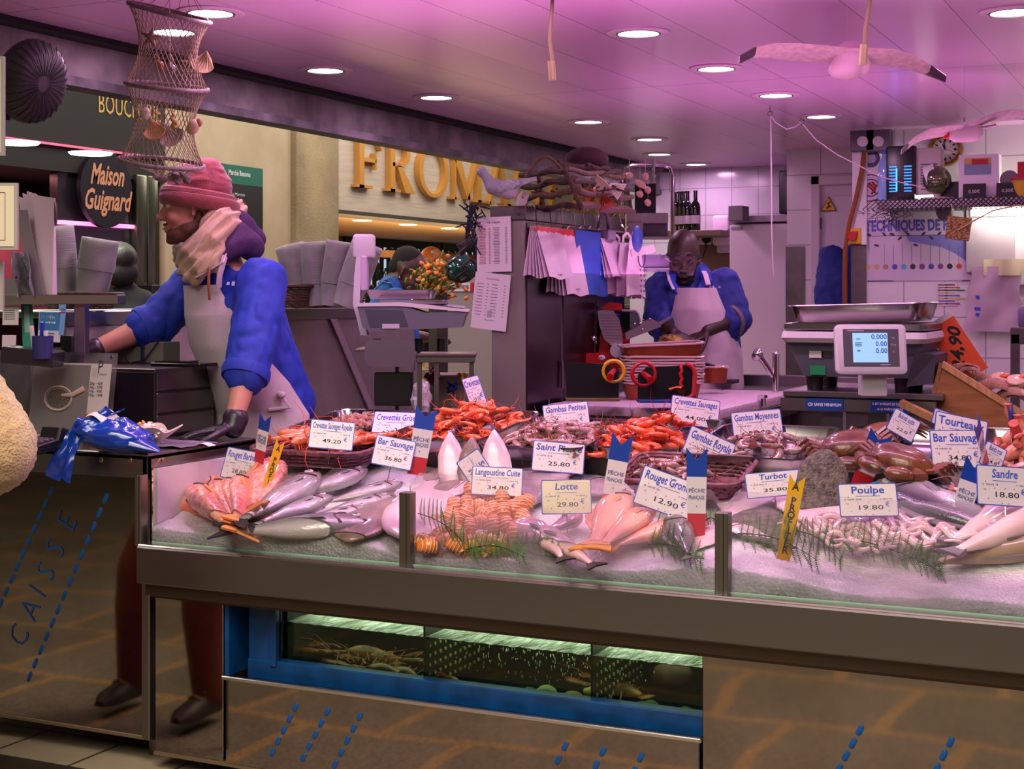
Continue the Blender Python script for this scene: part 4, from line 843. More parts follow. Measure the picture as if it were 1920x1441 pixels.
def yellow(px,py,w,h,roll,label,base,yaw=0,sz=.36):
    t=depth(S(base[0],base[1],.015)); M=facing(px,py,t,roll,6,yaw); k=t/FPX; w*=k; h*=k
    if yaw: w/=math.cos(R_(yaw))
    o=thing('yellow_pennant',label,'pennant',M.to_translation()); Mi=Matrix.Translation(-M.to_translation())@M
    b=B(); b.T=Mi; b.prism([(-w*.42,-h/2),(w*.42,-h/2),(w/2,h/2),(0,h/2-w*.6),(-w/2,h/2)],.0016); b.build('strip',YEL,o)
    b=B(); b.T=Mi
    for i,c in enumerate('A PROFITER'): b.text(c,w*.62,Matrix.Translation((0,h*.36-h*.083*i,.0022)),bold=.025)
    b.build('lettering',INK,o)
yellow(1482,970,30,160,-11,'yellow pennant reading A PROFITER right of the turbot tag',(1466,1048)); yellow(507,886,14,134,-28,'yellow pennant turned edge on between red mullets and bass',(476,950),yaw=50)
q=S(1637,912,.07); b=B(); b.box((0,0,0),(.034,.002,.022)); b.mi=1; b.text('~',.010,frame(V((1,0,0)),V((0,0,1)),V((0,-1,0)),(0,-.0012,0)),width=.02); tag(b.build('label_clip',[mat('cyan_card','#2a93c4',.4),FW],loc=q,rot=(R_(-15),R_(-20),YAW)),'small light blue card stuck behind the tag for octopus','card')
# ================= scales, benches, cutting table =============================
def VF(px,py,t):
    """local frame of the shop (x right along the counter, y away) at a place seen in the photograph"""
    return W(px,py,t=t)
SG=mat('scale_grey','#5d606b',.45); SL=mat('scale_light','#c9c5cc',.4); LCD=mat('lcd_glow','#8fc4f2',.3,emit=('#86c0f5',.75)); LCI=mat('lcd_digit','#12305c',.5); LBZ=mat('lcd_bezel','#56545b',.35)
# bench and shop scale at the right
q=W(1615,735,t=4.68); bz=q.z; bY=q.y; xl=W(1463,745,Y=bY).x; xr=W(1755,745,Y=bY).x
bn=thing('steel_bench','stainless steel bench with two blue notices under the digital scale','bench',((xl+xr)/2,bY+.2,.04))
B().bx(xl,xr,bY,bY+.5,bz-.065,bz-.02,.004).build('apron_rail',STEEL,bn,world=True); B().bx(xl+.01,xr+.02,bY-.005,bY+.5,bz-.02,bz,.003).build('top',STEEL,bn,world=True)
for a,b_ in ((1540,1580),(1628,1662)): B().bx(W(a,800,Y=bY+.05).x,W(b_,800,Y=bY+.05).x,bY+.05,bY+.10,.04,bz-.06,.002).build('leg',STEEL,bn,world=True)
for x in (xl+.04,xr-.05): B().bx(x,x+.04,bY+.42,bY+.46,.04,bz-.06).build('leg',STEEL,bn,world=True)
NB=mat('notice_blue','#123f86',.4); NW=mat('notice_letter','#e3e6ee',.5)
for px,py,ls,l,wd_ in ((1546,748,('CB SANS MINIMUM',),'blue notice reading CB SANS MINIMUM on the bench edge',70),(1669,749,("IL EST INTERDIT DE TOUCHER",'A LA MARCHANDISE'),'blue notice about not touching the goods on the bench edge',73)):
    q=W(px,py,Y=bY-.003); w=wd_*depth(q)/FPX; t=B(); t.box((0,0,0),(w,.002,.036)); t.mi=1
    for i,s in enumerate(ls): t.text(s,.014 if len(ls)==1 else .0105,frame(V((1,0,0)),V((0,0,1)),V((0,-1,0)),(0,-.0013,(0 if len(ls)==1 else .008-.016*i))),bold=.02,width=w*(.9 if i==0 else .66))
    tag(t.build('bench_notice',[NB,NW],loc=(q.x,bY-.003,bz-.043)),l,'notice',group='blue notices on the bench')
sc_=W(1610,700,t=4.75); st=thing('shop_scale','grey digital shop scale with a lit blue screen, tray on top','scale',(sc_.x,sc_.y+.08,bz)); 
b=B(); w0=.21; P=lambda z,w,y0,y1:[(-w,y0,z),(w,y0,z),(w,y1,z),(-w,y1,z)]
b.loft([P(.045,.165,-.12,.16),P(.10,.19,-.14,.18),P(.155,.215,-.15,.2)]); b.build('housing',SG,st)
B().loft([rrect(.44,.36,.03,.155),rrect(.46,.38,.03,.17),rrect(.45,.37,.03,.19)]).build('top_shell',SL,st)
B().add([(.16,-.14,.02),(.235,-.10,.03),(.245,-.1,.12),(.19,-.16,.13),(.16,.16,.02),(.235,.12,.03),(.245,.12,.12),(.19,.16,.13)],[(0,1,2,3),(4,7,6,5),(0,4,5,1),(1,5,6,2),(2,6,7,3),(0,3,7,4)]).build('printer_cover',DGREY,st)
for x in (-.14,.14): B().cyl((x,-.08,0),(x,-.08,.05),.025,.03).cyl((x,.12,0),(x,.12,.05),.025,.03).build('foot',BLACK,st)
B().loft([rrect(.44,.34,.02,.195),rrect(.445,.345,.02,.198),rrect(.445,.345,.02,.214),rrect(.43,.33,.02,.217)]).build('weighing_plate',STEEL,st)
dp=W(1632,655,t=4.44)-st.location; dm=frame(RV*.985+FV*.0,V((0,0,1)),-FV,dp); dm=Matrix.Translation(dp)@frame(RV,(UV_*.985+FV*.17).normalized(),RV.cross((UV_*.985+FV*.17).normalized()),(0,0,0))
b=B(); b.T=dm; b.loft([[(x*1.0,y,-.03) for x,y,_ in rrect(.19,.128,.014,0)],[(x,y,-.01) for x,y,_ in rrect(.212,.15,.016,0)],[(x,y,.006) for x,y,_ in rrect(.212,.15,.016,0)],[(x,y,.010) for x,y,_ in rrect(.198,.136,.012,0)]]); ds=b.build('display_head',SL,st)
b=B(); b.T=dm; b.box((0,.004,.011),(.166,.112,.002),None,.001); b.build('bezel',LBZ,ds)
b=B(); b.T=dm; b.box((-.003,.004,.0125),(.104,.088,.001)); b.build('screen',LCD,ds)
b=B(); b.T=dm
for i,s in enumerate(('0.000','0.00','0.00')): b.text(s,.021,Matrix.Translation((.024 if i==0 else .030,.036-.021*i,.0132)),bold=.01,width=.046 if i==0 else .034)
for y,w in ((.03,.012),(.018,.02),(.013,.02),(.009,.02),(-.004,.01),(-.008,.008)): b.box((-.038,y,.0132),(w,.002,.0004))
b.build('digits',LCI,ds)
b=B(); b.T=dm
for i,s in enumerate(('kg','€/kg','€')): b.text(s,.009,Matrix.Translation((.066,.034-.021*i,.0125)))
b.box((-.045,.055,.0122),(.05,.003,.0004)); b.box((.04,-.047,.0122),(.03,.003,.0004)); b.build('bezel_letters',mat('bezel_letter','#b7b4bb',.5),ds)
b=B(); x=dp.x; y=dp.y; b.box((x-.004,y+.05,.045),(.075,.06,.09),rotm(0,0,25),.004); b.build('display_stand',SL,st)
for px,py,w,h,m,nm in ((1530,660,.045,.036,PAPER,'white_sticker'),(1531,688,.05,.05,mat('green_sticker','#0c8a52',.5),'green_sticker'),(1550,660,.035,.036,mat('dark_sticker','#2d2128',.5),'dark_sticker')):
    q=W(px,py,Y=st.location.y-.148)-st.location; B().box((q.x,-.138+ (.0 if q.z>.1 else .012),q.z),(w,.014,h)).build(nm,m,st)
tr=B().loft([rrect(.38,.26,.03,0),rrect(.40,.28,.04,.01),rrect(.43,.31,.05,.058),rrect(.45,.33,.05,.06),rrect(.452,.332,.05,.057),rrect(.426,.306,.048,.054),rrect(.392,.272,.036,.012),rrect(.37,.25,.03,.004)]); tr=tr.build('scale_tray',TRAYM,loc=(st.location.x+.0,st.location.y+.02,bz+.218),rot=(0,R_(-1.5),0)); tag(tr,'deep steel tray lying on the right digital scale','tray')
# left scale on its stand
sp=W(775,650,t=5.35); ls=thing('counter_scale','grey counter scale with a tall display post behind the fish','scale',(sp.x,sp.y,sp.z-.01),(0,0,YAW))   # x to the right of the picture
k=5.35/FPX
def LP(px,py,dy=0): return V(((px-775)*k,dy,(650-py)*k+.01))
b=B(); pf=[LP(676,572),LP(752,570),LP(800,585),LP(880,583),LP(874,592),LP(868,612),LP(700,620),LP(686,612)]
b.add([p+V((0,y,0)) for y in (-.12,.12) for p in pf],[tuple(range(8)),tuple(range(15,7,-1))]+[(i,(i+1)%8,(i+1)%8+8,i+8) for i in range(8)]); b.build('housing',SG,ls)
b=B(); pf=[LP(676,568),LP(752,566),LP(800,570),LP(880,580),LP(880,584),LP(752,573),LP(676,574)]; b.add([p+V((0,y,0)) for y in (-.125,.125) for p in pf],[tuple(range(7)),tuple(range(13,6,-1))]+[(i,(i+1)%7,(i+1)%7+7,i+7) for i in range(7)]); b.build('top_shell',SL,ls)
B().add([LP(770,566,-.1),LP(872,576,-.1),LP(872,574,.1),LP(770,563,.1)],[(0,1,2,3)]).build('keyboard',mat('scale_keys','#8b86a0',.4),ls)
B().add([LP(690,579,-.122),LP(760,581,-.122),LP(770,610,-.122),LP(700,612,-.122),LP(690,579,-.118),LP(760,581,-.118),LP(770,610,-.118),LP(700,612,-.118)],[(0,1,2,3),(7,6,5,4),(0,4,5,1),(1,5,6,2),(2,6,7,3),(3,7,4,0)]).build('side_recess',mat('scale_dark','#3c3f4b',.5),ls)
B().box(LP(738,610,-.124),(.06,.002,.016)).build('rating_plate',mat('rating_plate','#b9b3c2',.5),ls)
b=B(); b.loft([[p+V((d[0],d[1],0)) for d in ((-.012,-.035),(.012,-.035),(.012,.035),(-.012,.035))] for p in (LP(684,628),LP(679,605),LP(670,570),LP(672,520),LP(676,482))]); b.build('post_back',SL,ls)
b=B(); b.bx(LP(678,0).x,LP(690,0).x,-.04,.03,LP(0,545).z,LP(0,480).z,.004); b.build('post',mat('post_lilac','#bfa8c8',.45),ls)
B().box(LP(683,462),(.078,.06,.088),None,.012,3).build('display_head',SL,ls)
B().loft([rrect(.24,.2,.02,LP(0,569).z),rrect(.245,.205,.02,LP(0,562).z)]).build('weighing_plate',STEEL,ls)
B().loft([[(x-.04,y,z) for x,y,z in r] for r in (rrect(.22,.17,.02,LP(0,560).z),rrect(.25,.2,.03,LP(0,544).z),rrect(.255,.205,.03,LP(0,543).z),rrect(.24,.19,.03,LP(0,545).z),rrect(.21,.16,.02,LP(0,558).z))]).build('tray',TRAYM,ls)
for x in (.02,.10,-.13): B().cyl((x,0,-.005),(x,0,.04),.016).build('foot',BLACK,ls)
sb=thing('scale_stand','steel stand with a curved apron carrying the tall post scale','stand',(sp.x,sp.y,.04),(0,0,YAW)); o=sp.z-.05
SP=lambda px,py,dy=0: LP(px,py,dy)+V((0,0,sp.z-.01-.04))
B().bx(SP(672,0).x,SP(780,0).x,-.13,.14,SP(0,657).z,SP(0,652).z,.002).build('shelf',STEELD,sb)
b=B(); pr=[(691,668),(693,676),(700,682),(740,684),(772,683),(782,678),(783,660),(783,640),(770,634),(705,634),(692,642)]
pr=[SP(*p) for p in pr]; n=len(pr); b.add([p+V((0,y,0)) for y in (-.15,-.145) for p in pr],[tuple(range(n)),tuple(range(2*n-1,n-1,-1))]+[(i,(i+1)%n,(i+1)%n+n,i+n) for i in range(n)]); b.build('apron',mat('satin_steel','#8a7f92',.35,.9),sb)
B().bx(SP(785,0).x,SP(893,0).x,-.15,.16,SP(0,668).z,SP(0,662).z,.002).bx(SP(785,0).x,SP(893,0).x,-.15,-.14,SP(0,676).z,SP(0,660).z,.002).build('side_shelf',STEEL,sb)
for px in (791,822,886): B().bx(SP(px,0).x-.008,SP(px,0).x+.008,-.14,-.12,0,SP(0,664).z).build('leg',STEELD,sb)
B().cyl(SP(779,690,-.14),SP(779,652,-.14),.008).build('hook',CHROME,sb)
B().bx(SP(745,0).x-.006,SP(745,0).x+.006,-.02,.02,0,SP(0,655).z).build('leg',STEELD,sb)
q=W(739,728,t=5.3); tag(B().bx(-.066,.066,-.05,.05,-.058,.06,.003).build('black_box',BLACK,loc=q,rot=(0,0,YAW)),'black box with a sticker under the tall post scale','box')
q=W(780,640,t=5.42)
def crumple(name,c,r,m,label,cat,seed,sq=(1,1,1),amp=.5,rot=(0,0,0)):
    b=B(); b.ell((0,0,0),1,None,26,18); b.v=[V((p.x*r[0],p.y*r[1],p.z*r[2]))*(1+amp*NZ.noise(p*2.1+V((seed,0,0)))+amp*.45*abs(NZ.noise(p*5+V((0,seed,0))))) for p in b.v]
    o=b.build(name,m,loc=c,rot=rot,sharp=25); return tag(o,label,cat)
crumple('plastic_bag',W(788,748,t=5.25),(.035,.03,.06),mat('clear_bag','#cdbfd0',.2,coat=.6),'crumpled clear plastic bag beside the black box','bag',3)
q=W(838,715,t=5.6); tag(B().bx(-.075,.075,-.1,.1,-.06,.06,.004).bx(-.06,.02,-.102,-.1,.0,.04).build('storage_box',[mat('beige_box','#7e7560',.6)],loc=q+V((.03,0,-.03)),rot=(0,0,YAW)),'beige box on the lower shelf of the scale stand','box')
for px,py,c,l in ((812,705,'#8e1f3c','red pouch'),(845,725,'#1c2f8c','dark blue pouch'),(868,712,'#b79f1d','yellow pouch')):
    crumple('pouch',W(px,py,t=5.5),(.03,.02,.025),mat('pouch_'+c[1:],c,.4),l+' on the lower shelf of the scale stand','pouch',px)
# cutting table
ct=thing('cutting_table','steel cutting table with white boards in the middle of the shop','table',(-2.1,6.2,.04))
TZ=.95; tx0=W(1037,755,Z=TZ).x; tx1=W(1330,772,Z=TZ).x; ty0=W(1037,757,Z=TZ).y; ty1=W(1476,733,Z=TZ).y
B().bx(tx0,tx1,ty0,ty1,TZ-.10,TZ-.042,.003).build('table_frame',STEEL,ct,world=True)
for x in (tx0+.05,tx1-.05):
    for y in (ty0+.05,ty1-.05): B().bx(x-.02,x+.02,y-.02,y+.02,.04,TZ-.1).build('leg',STEELD,ct,world=True)
CB=mat('cutting_board','#d3bfcc',.45,noise=(30,'#c2a9bb',.2))
xm=W(1170,765,Z=TZ).x
for i,(a,b_,l) in enumerate(((tx0,xm-.004,'left white cutting board under the black knife rack'),(xm+.004,tx1,'right white cutting board running back toward the sink'))):
    tag(B().bx(a,b_,ty0-.006,ty1,TZ-.042,TZ,.008).build('cutting_board',CB,loc=(0,0,0)),l,'cutting board',group='white cutting boards')
q=W(1428,752,X=tx1+.004); tag(B().cyl((q.x,q.y,q.z-.02),(q.x,q.y,q.z+.02),.018).box((q.x+.004,q.y,q.z+.02),(.03,.05,.012)).build('board_clamp',CHROME),'chrome clamp on the right edge of the cutting board','clamp')
# knife racks: black boards with rings, knife handles
def rack(px0,py0,px1,py1,t,label,ringc,cut,edge):
    q=W((px0+px1)/2,(py0+py1)/2,t=t); k=t/FPX; w=(px1-px0)*k; h=(py1-py0)*k; o=thing('knife_rack',label,'knife rack',(q.x,q.y,q.z-h/2),(0,0,YAW),group='black knife racks')
    p=[(-w/2,0),(w/2,0),(w/2,h*(.86 if cut<0 else 1)),(w/2-w*.12,h),(-w/2+w*.15,h*.93),(-w/2,h*.7)] if cut>0 else [(-w/2,0),(w/2,0),(w/2,h*.72),(w/2-w*.22,h*.93),(-w/2+w*.1,h),(-w/2,h*.96)]
    B().prism(p,.02,Matrix.Translation((0,.01,0))@Matrix.Rotation(PI/2,4,'X')).build('panel',mat('rack_black','#120f14',.35),o)
    B().bx(-w/2-.002,w/2+.002,-.05,.09,-.012,0,.002).build('foot_plate',edge,o)
    s=-1 if cut>0 else 1; c=V((s*w*.40,-.005,h*.74))
    B().tube([c+V((math.cos(a)*w*.20,0,math.sin(a)*w*.20)) for a in (2*PI*i/24 for i in range(24))],.008,8,closed=True).build('ring',mat('ring_'+ringc[1:],ringc,.35),o)
    hd=mat('knife_handle_red','#a3141c',.3); b=B(); b.tube([c+V((-s*.0,-.0,.0)),c+V((-s*.015,-.05,-.012)),c+V((-s*.02,-.09,-.02))],[.012,.013,.015],10); b.build('handle',hd,o); return o
rack(1062,678,1160,745,5.98,'black knife rack with a yellow ring, left of the copper trays','#d9a916',-1,mat('brown_edge','#6d5a2c',.5)); rk=rack(1196,684,1303,748,5.93,'black knife rack with red rings before the copper trays','#b3151d',1,mat('blue_edge','#173f8a',.5))
def hang(name,label,pts,r,m,cat='knife',extra=None):
    b=B(); b.tube(pts,r,8); o=b.build(name,m); return tag(o,label,cat)
k=5.9/FPX
hang('twisted_cord','red twisted cord hanging down the front of the right knife rack',[W(1277,683,t=5.88)]+[W(1277+2*math.sin(i*2),690+i*5,t=5.87) for i in range(8)],.006,mat('cord_red','#c4202a',.5),'cord')
tag(B().tube([W(1254,730,t=5.87),W(1268,726,t=5.87),W(1277,727,t=5.87)],[.007,.006,.01],8).prism([(-.02,-.012),(.02,-.012),(.008,-.028),(0,-.03),(-.008,-.028)],.004,frame(RV,UV_,-FV,W(1277,724,t=5.87))).build('fish_scaler',mat('copper_tool','#b5643f',.25,1)),'small copper coloured tool hanging on the right knife rack','tool')
hang('red_tape_roll','red ring tape hooked over the right edge of the right knife rack',[W(1285+18*math.sin(a),702-20*math.cos(a)+ (25 if a>2 else 0),t=5.9) for a in [i*.3 for i in range(11)]],.009,mat('cord_red','#c4202a',.5),'tape')
# stack of copper trays with pale rims
CU=mat('copper_tray','#a04a22',.35,.35,noise=(8,'#7c3418',.2)); RIM=mat('tray_rim','#d6b7b4',.3,.3)
q0=W(1240,700,t=6.55); tw=150*6.55/FPX
def foil(z,w,d,h,label,rz=0,dx=0,dy=0,tilt=0,group='copper coloured foil trays in a stack'):
    t=thing('foil_tray',label,'foil tray',(q0.x+dx,q0.y+dy,z),(0,R_(tilt),YAW+R_(rz)),group=group)
    b=B().loft([rrect(w*.86,d*.82,.03,0),rrect(w*.96,d*.94,.04,h*.95),rrect(w*.94,d*.92,.04,h*.95),rrect(w*.84,d*.80,.03,.003)],caps=False); n=24; b.add(rrect(w*.86,d*.82,.03,.0015),[tuple(range(n))]); b.build('pan',CU,t)
    b=B(); P=rrect(w,d,.045,h,5); b.tube([V(p)+V((0,0,random.uniform(-.0022,.0022))) for p in P],.0048,6,closed=True); b.build('rim',RIM,t); return t
random.seed(5); zt=TZ+.0
foil(zt,tw*.98,.26,.075,'lowest copper coloured foil tray, standing behind the knife racks')
for i in range(9): foil(zt+.012+i*.0125,tw*1.0,.26,.075,'copper coloured foil tray in the middle of the nested stack',random.uniform(-2,2),random.uniform(-.004,.004))
foil(zt+.155,tw*1.02,.26,.085,'topmost copper coloured foil tray, tilted over the stack',2,0,0,-3)
q=W(1340,693,t=6.9); t=foil(q.z-.06,.115,.12,.075,'small copper coloured foil tray right of the stack',10,q.x-q0.x,q.y-q0.y,0,'small foil trays'); 
tag(B().bx(-.02,.02,-.015,.015,0,.03,.003).build('black_scraper',BLACK,loc=q+V((-.03,0,.0)),rot=(0,R_(20),0)),'black scraper leaning in the small foil tray','scraper')
# sink basin edge, shower tap
sk=thing('sink_bench','steel sink bench behind the cutting boards','sink',(-1.6,7.15,.04))
sx0=W(1335,725,Z=TZ).x
B().bx(-2.3,-1.0,ty1+.02,ty1+.5,TZ-.09,TZ-.005,.004).bx(-2.3,-1.0,ty1+.45,ty1+.5,TZ-.02,TZ+.05,.003).build('basin_top',STEEL,sk,world=True); B().bx(-2.28,-1.02,ty1+.05,ty1+.48,.1,TZ-.09).build('cabinet',STEELD,sk,world=True)
q=W(1340,715,t=7.25); tag(B().bx(-.2,.11,-.05,.05,-.006,.012,.002).build('dark_board',mat('slate_board','#241b24',.5),loc=q,rot=(0,0,0)),'dark board lying behind the small foil tray','board')
tp=thing('shower_tap','chrome spray tap bending over the sink','tap',tuple(W(1452,712,t=7.0)))
q=tp.location; L=lambda px,py,d=0: W(px,py,t=7.0+d)-q
B().tube([L(1450,705),L(1440,690),L(1430,675),L(1423,668)],[.012,.013,.013,.016],10).build('handle',CHROME,tp); B().ell(L(1420,665),(.026,.026,.032),rotm(0,35,0)).build('spray_head',CHROME,tp); B().cyl(L(1455,712)-UV_*.08,L(1455,664),.017).ell(L(1455,664),(.017,.017,.014)).tube([L(1453,690),L(1447,700)],.008,8).build('tap_body',CHROME,tp)
# ================= slicer =====================================================
SR=mat('slicer_red','#a3101c',.25,coat=.5); AL=mat('slicer_aluminium','#b8a5b8',.28,.9)
sT=6.75; sl=thing('meat_slicer','red and aluminium slicing machine left of the man in glasses','slicer',tuple(W(1160,700,t=sT)))
q=sl.location; L=lambda px,py,d=0: W(px,py,t=sT+d)-q
def plate(b,pts,th,d=0):
    P=[L(x,y,d) for x,y in pts]; n=len(P); b.add(P+[p+FV*th for p in P],[tuple(range(n)),tuple(range(2*n-1,n-1,-1))]+[(i,(i+1)%n,(i+1)%n+n,i+n) for i in range(n)]); return b
plate(B(),[(1088,662),(1172,660),(1172,695),(1170,700),(1090,700)],.28).build('base',SR,sl)
plate(B(),[(1122,665),(1125,630),(1133,600),(1150,585),(1180,640),(1178,665)],.06,.12).build('blade_column',SR,sl)
plate(B(),[(1126,577),(1143,566),(1166,569),(1167,582),(1130,580)],.12,.02).build('blade_guard',SR,sl)
plate(B(),[(1120,584),(1126,581),(1150,582),(1162,600),(1168,640),(1166,647),(1146,647),(1133,636),(1124,610)],.02,-.02).build('thickness_plate',AL,sl)
b=B()
for i in range(9): b.cyl(L(1124+i*1.4,590+i*5.5,-.022),L(1160+i*.8,590+i*5.5,-.022),.0012,n=5)
b.build('plate_ribs',mat('rib_shadow_steel','#8a7b90',.4,.9),sl)
plate(B(),[(1163,583),(1190,585),(1196,590),(1202,612),(1168,625)],.004,.03).build('guard_window',glassmat('smoky_guard','#9a92a8'),sl)
B().tube([L(1166,582),L(1192,583),L(1196,588),L(1203,612)],.006,6).build('guard_frame',AL,sl)
plate(B(),[(1172,625),(1222,597),(1232,602),(1240,612),(1175,637)],.10,-.05).build('carriage',AL,sl)
plate(B(),[(1232,606),(1262,590),(1262,594),(1236,611)],.03,.0).build('slice_arm',AL,sl)
B().cyl(L(1157,657,-.05),L(1157,657,.05),.032).build('dial',mat('dial_grey','#b7b4b6',.3,.4),sl); B().ell(L(1113,634),.014).cyl(L(1113,634),L(1118,644),.006).build('lever',CHROME,sl)
B().ell(L(1128,670,-.004),(.018,.004,.012)).build('badge',mat('badge_white','#d9cfd4',.4),sl); b=B(); b.T=frame(RV,UV_,-FV,L(1128,670,-.009)); [b.box((-.008+.008*i_,0,0),(.004,.008,.001)) for i_ in range(3)]; b.build('badge_marks',SR,sl)
for px,py in ((1200,606),(1206,600),(1218,598),(1190,607),(1205,618)): B().ell(L(px,py,-.06),.006,None,8,6).build('knob',CHROME,sl)
# ================= steel lockers with bags =====================================
lk=thing('steel_locker','tall stainless steel locker row with bags hung along its top','locker',(-2.66,6.1,.04)); LX=-2.57; ly0=5.6; zt=1.775
ly1=6.75
B().bx(LX-.16,LX-.006,ly0,ly1,.04,zt-.06,.002).build('carcass',mat('locker_side','#8a8478',.55,.35),lk,world=True)
B().bx(LX-.165,LX,ly0-.004,ly1,zt-.06,zt,.003).build('top_box',STEELD,lk,world=True)
n=3
for i in range(n):
    a=ly0+(ly1-ly0)*i/n; c=ly0+(ly1-ly0)*(i+1)/n; o=B().bx(LX-.006,LX,a+.01,c-.01,.1,zt-.07,.002).build('door',mat('door_steel','#6d5f6a',.28,1,noise=(3,'#4d4049',.3)),lk,world=True); B().cyl((LX+.01,c-.03,1.0),(LX+.01,c-.03,1.12),.006).build('handle',CHROME,o,world=True)
# paper price lists on the locker's end
for px,py,w,h,roll,l,hd,red in ((926,458,72,103,1,'upper white price list taped on the end of the locker','~',1),(920,565,74,106,-6,'lower white price list with a grey block, taped on the locker','Crustacés',0)):
    t_=W(px,py,Y=ly0-.012); M=frame(*axes((1,0,math.tan(R_(roll))),(0,0,1)),t_); k=depth(t_)/FPX; o=thing('price_list',l,'paper list',t_,group='price lists on the locker'); Mi=Matrix.Translation(-t_)@frame(M.col[0].to_3d(),M.col[2].to_3d(),-M.col[1].to_3d(),t_)
    b=B(); b.T=Mi; b.box((0,0,0),(w*k,h*k,.001)); b.build('sheet',PAPER,o)
    b=B(); b.T=Mi; b.text(hd,.012,Matrix.Translation((0,h*k*.40,.001)),width=.06)
    cols=((-.33,.2),(-.12,.06),(.08,.2),(.36,.06)); random.seed(px)
    for r in range(24 if red else 11):
        for c,(cx,cw_) in enumerate(cols):
            b.mi=1 if (red and c<2) else 0; ww=cw_*w*k*random.uniform(.7,1.1); b.box((cx*w*k,h*k*(.30-(.028 if red else .055)*r),.0008),(ww,.0026,.0005))
    if not red: b.mi=2; b.box((0.0,-h*k*.22,.0008),(.02,.03,.0006)); b.mi=0; b.text('Dégustation',.01,Matrix.Translation((0,-h*k*.33,.001)))
    b.build('printing',[mat('print_grey','#77727a',.7),mat('print_red','#b0605a',.7),mat('print_block','#a5a2a8',.7)],o)
# bags along the locker: hooks and bundles
BW=mat('bag_white','#dcc9d6',.5); BR=mat('bag_red','#c9201f',.5); BB=mat('bag_blue','#0f3fae',.45); BC=mat('bag_clear','#cdb9cb',.35)
def hook(px,py,py1,grp='wire hooks on the locker'):
    q=W(px,py,X=LX+.012); z1=W(px,py1,X=LX+.012).z; pts=[V((LX-.03,q.y,zt+.003)),V((LX-.015,q.y,zt+.02)),V((LX+.006,q.y,zt+.016)),V((LX+.014,q.y,zt-.02)),V((LX+.02,q.y,z1+.02)),V((LX+.035,q.y,z1)),V((LX+.05,q.y,z1+.015))]
    tag(B().tube(pts,.0028,6).build('wire_hook',CHROME),'thin wire hook over the locker top holding a bag bundle','hook',group=grp)
for px in (1003,1030,1052,1075,1093,1112,1138,1163): hook(px,400,430)
def bundle(name,label,x0,x1,y0,y1,n,m,hem=None,off=.02,fan=.012,txt=None,skew=0,mt=None):
    """a bundle of flat bags on hooks, each sheet fanning a little"""
    a=W(x0,y0,X=LX+off); c=W(x1,y0,X=LX+off); zb=W((x0+x1)/2,y1,X=LX+off).z; o=thing(name,label,'bag bundle',a,group='bundles of bags on the locker'); h=a.z-zb; wy=c.y-a.y
    for i in range(n):
        b=B(); s=i/max(1,n-1)
        def f(u,v): return V((i*.004+fan*s*v*3+.004*math.sin(u*9+i)*v,wy*u-.07*(1-s)*v*(fan>.012)+skew*v+.01*s*v,-h*v*(1-.04*(1-s))+.006*math.sin(u*7+i*1.3)*v))
        b.grid(f,10,12,.0012); sh=b.build('bag',m,o)
        if hem: b=B(); b.grid(lambda u,v: f(u,.0+.09*v)+V((.0014,0,.004*math.sin(u*25+i))),12,3,.0012); b.build('hem',hem,sh)
        if i==n-1 and txt:
            b=B(); e=f(.5,.9)+V((.0035,0,0)); M=frame(V((0,1,0)),V((0,0,1)),V((1,0,0)),e)
            for j,(s_,dz_,wd_,sz) in enumerate(txt): b.text(s_,sz,M@Matrix.Translation((0,dz_,.0015)),bold=.015,width=wd_)
            b.build('printing',mt or INK,sh)
    return o
bundle('paper_bag_bundle','fanned bundle of white paper bags with red hems, leftmost on the locker',994,1038,424,522,7,BW,BR,.03,.02,[('~',0,.05,.008),('~',-.02,.03,.008)]); bundle('paper_bag_bundle','longer bundle of white paper bags with red hems beside the blue bags',1036,1074,428,553,6,BW,BR,.02,.016,[('~',0,.05,.008),('~',-.03,.03,.016)])
bundle('blue_bag_bundle','bundle of blue plastic bags hanging on the locker',1071,1120,431,554,5,BB,None,.03,.010,[('~',0,.06,.008)],mt=mat('bag_blue_print','#0a2a6e',.5))
bundle('clear_bag_bundle','bundle of thin white carrier bags right of the blue ones',1118,1148,446,520,6,BC,None,.03,.02)
# carrier bags with looped handles
def carrier(px,py,w,h,label,dx,logo=False):
    q=W(px,py,X=LX+dx); k=depth(q)/FPX; W_=w*k*1.5; H=h*k; o=thing('carrier_bag',label,'bag',q,group='white carrier bags on the locker')
    b=B()
    def f(u,v):
        w=W_*(.55+.45*min(1,v*1.6)); return V((.02*math.sin(PI*u)*(1+v)+.006*math.sin(u*14+px)*v,(u-.5)*w,-H*(.16+.84*v)+.01*math.sin(u*5)*v))
    b.grid(f,16,14); b.grid(lambda u,v: f(u,v)*1+V((-.03*math.sin(PI*u)*(1+v)-.004,0,0)),16,14); b.build('bag_body',BW,o)
    for s in (-1,1): B().tube([f(.5+s*.38,0),f(.5+s*.36,0)+V((0,0,H*.1)),V((.01,s*.012,-.005)),V((.0,0,0))],[.012,.010,.008,.006],7,flat=.4).build('bag_handle',BW,o)
    if logo:
        b=B(); M=frame(V((0,1,0)),V((0,0,1)),V((1,0,0)),f(.42,.55)+V((.004,0,0)))
        b.tube([M@V((.045*math.cos(a)-.0,.045*math.sin(a)+.06,.004)) for a in (2*PI*i/20*.8+2.2 for i in range(20))],.003,5)
        for i,s in enumerate('~~~~~'): b.text(s,.02,M@Matrix.Translation((0,.0-.024*i,.012)),bold=.02,width=.10-.012*(i%3))
        b.build('printing',mat('bag_print','#3a2f52',.6),o)
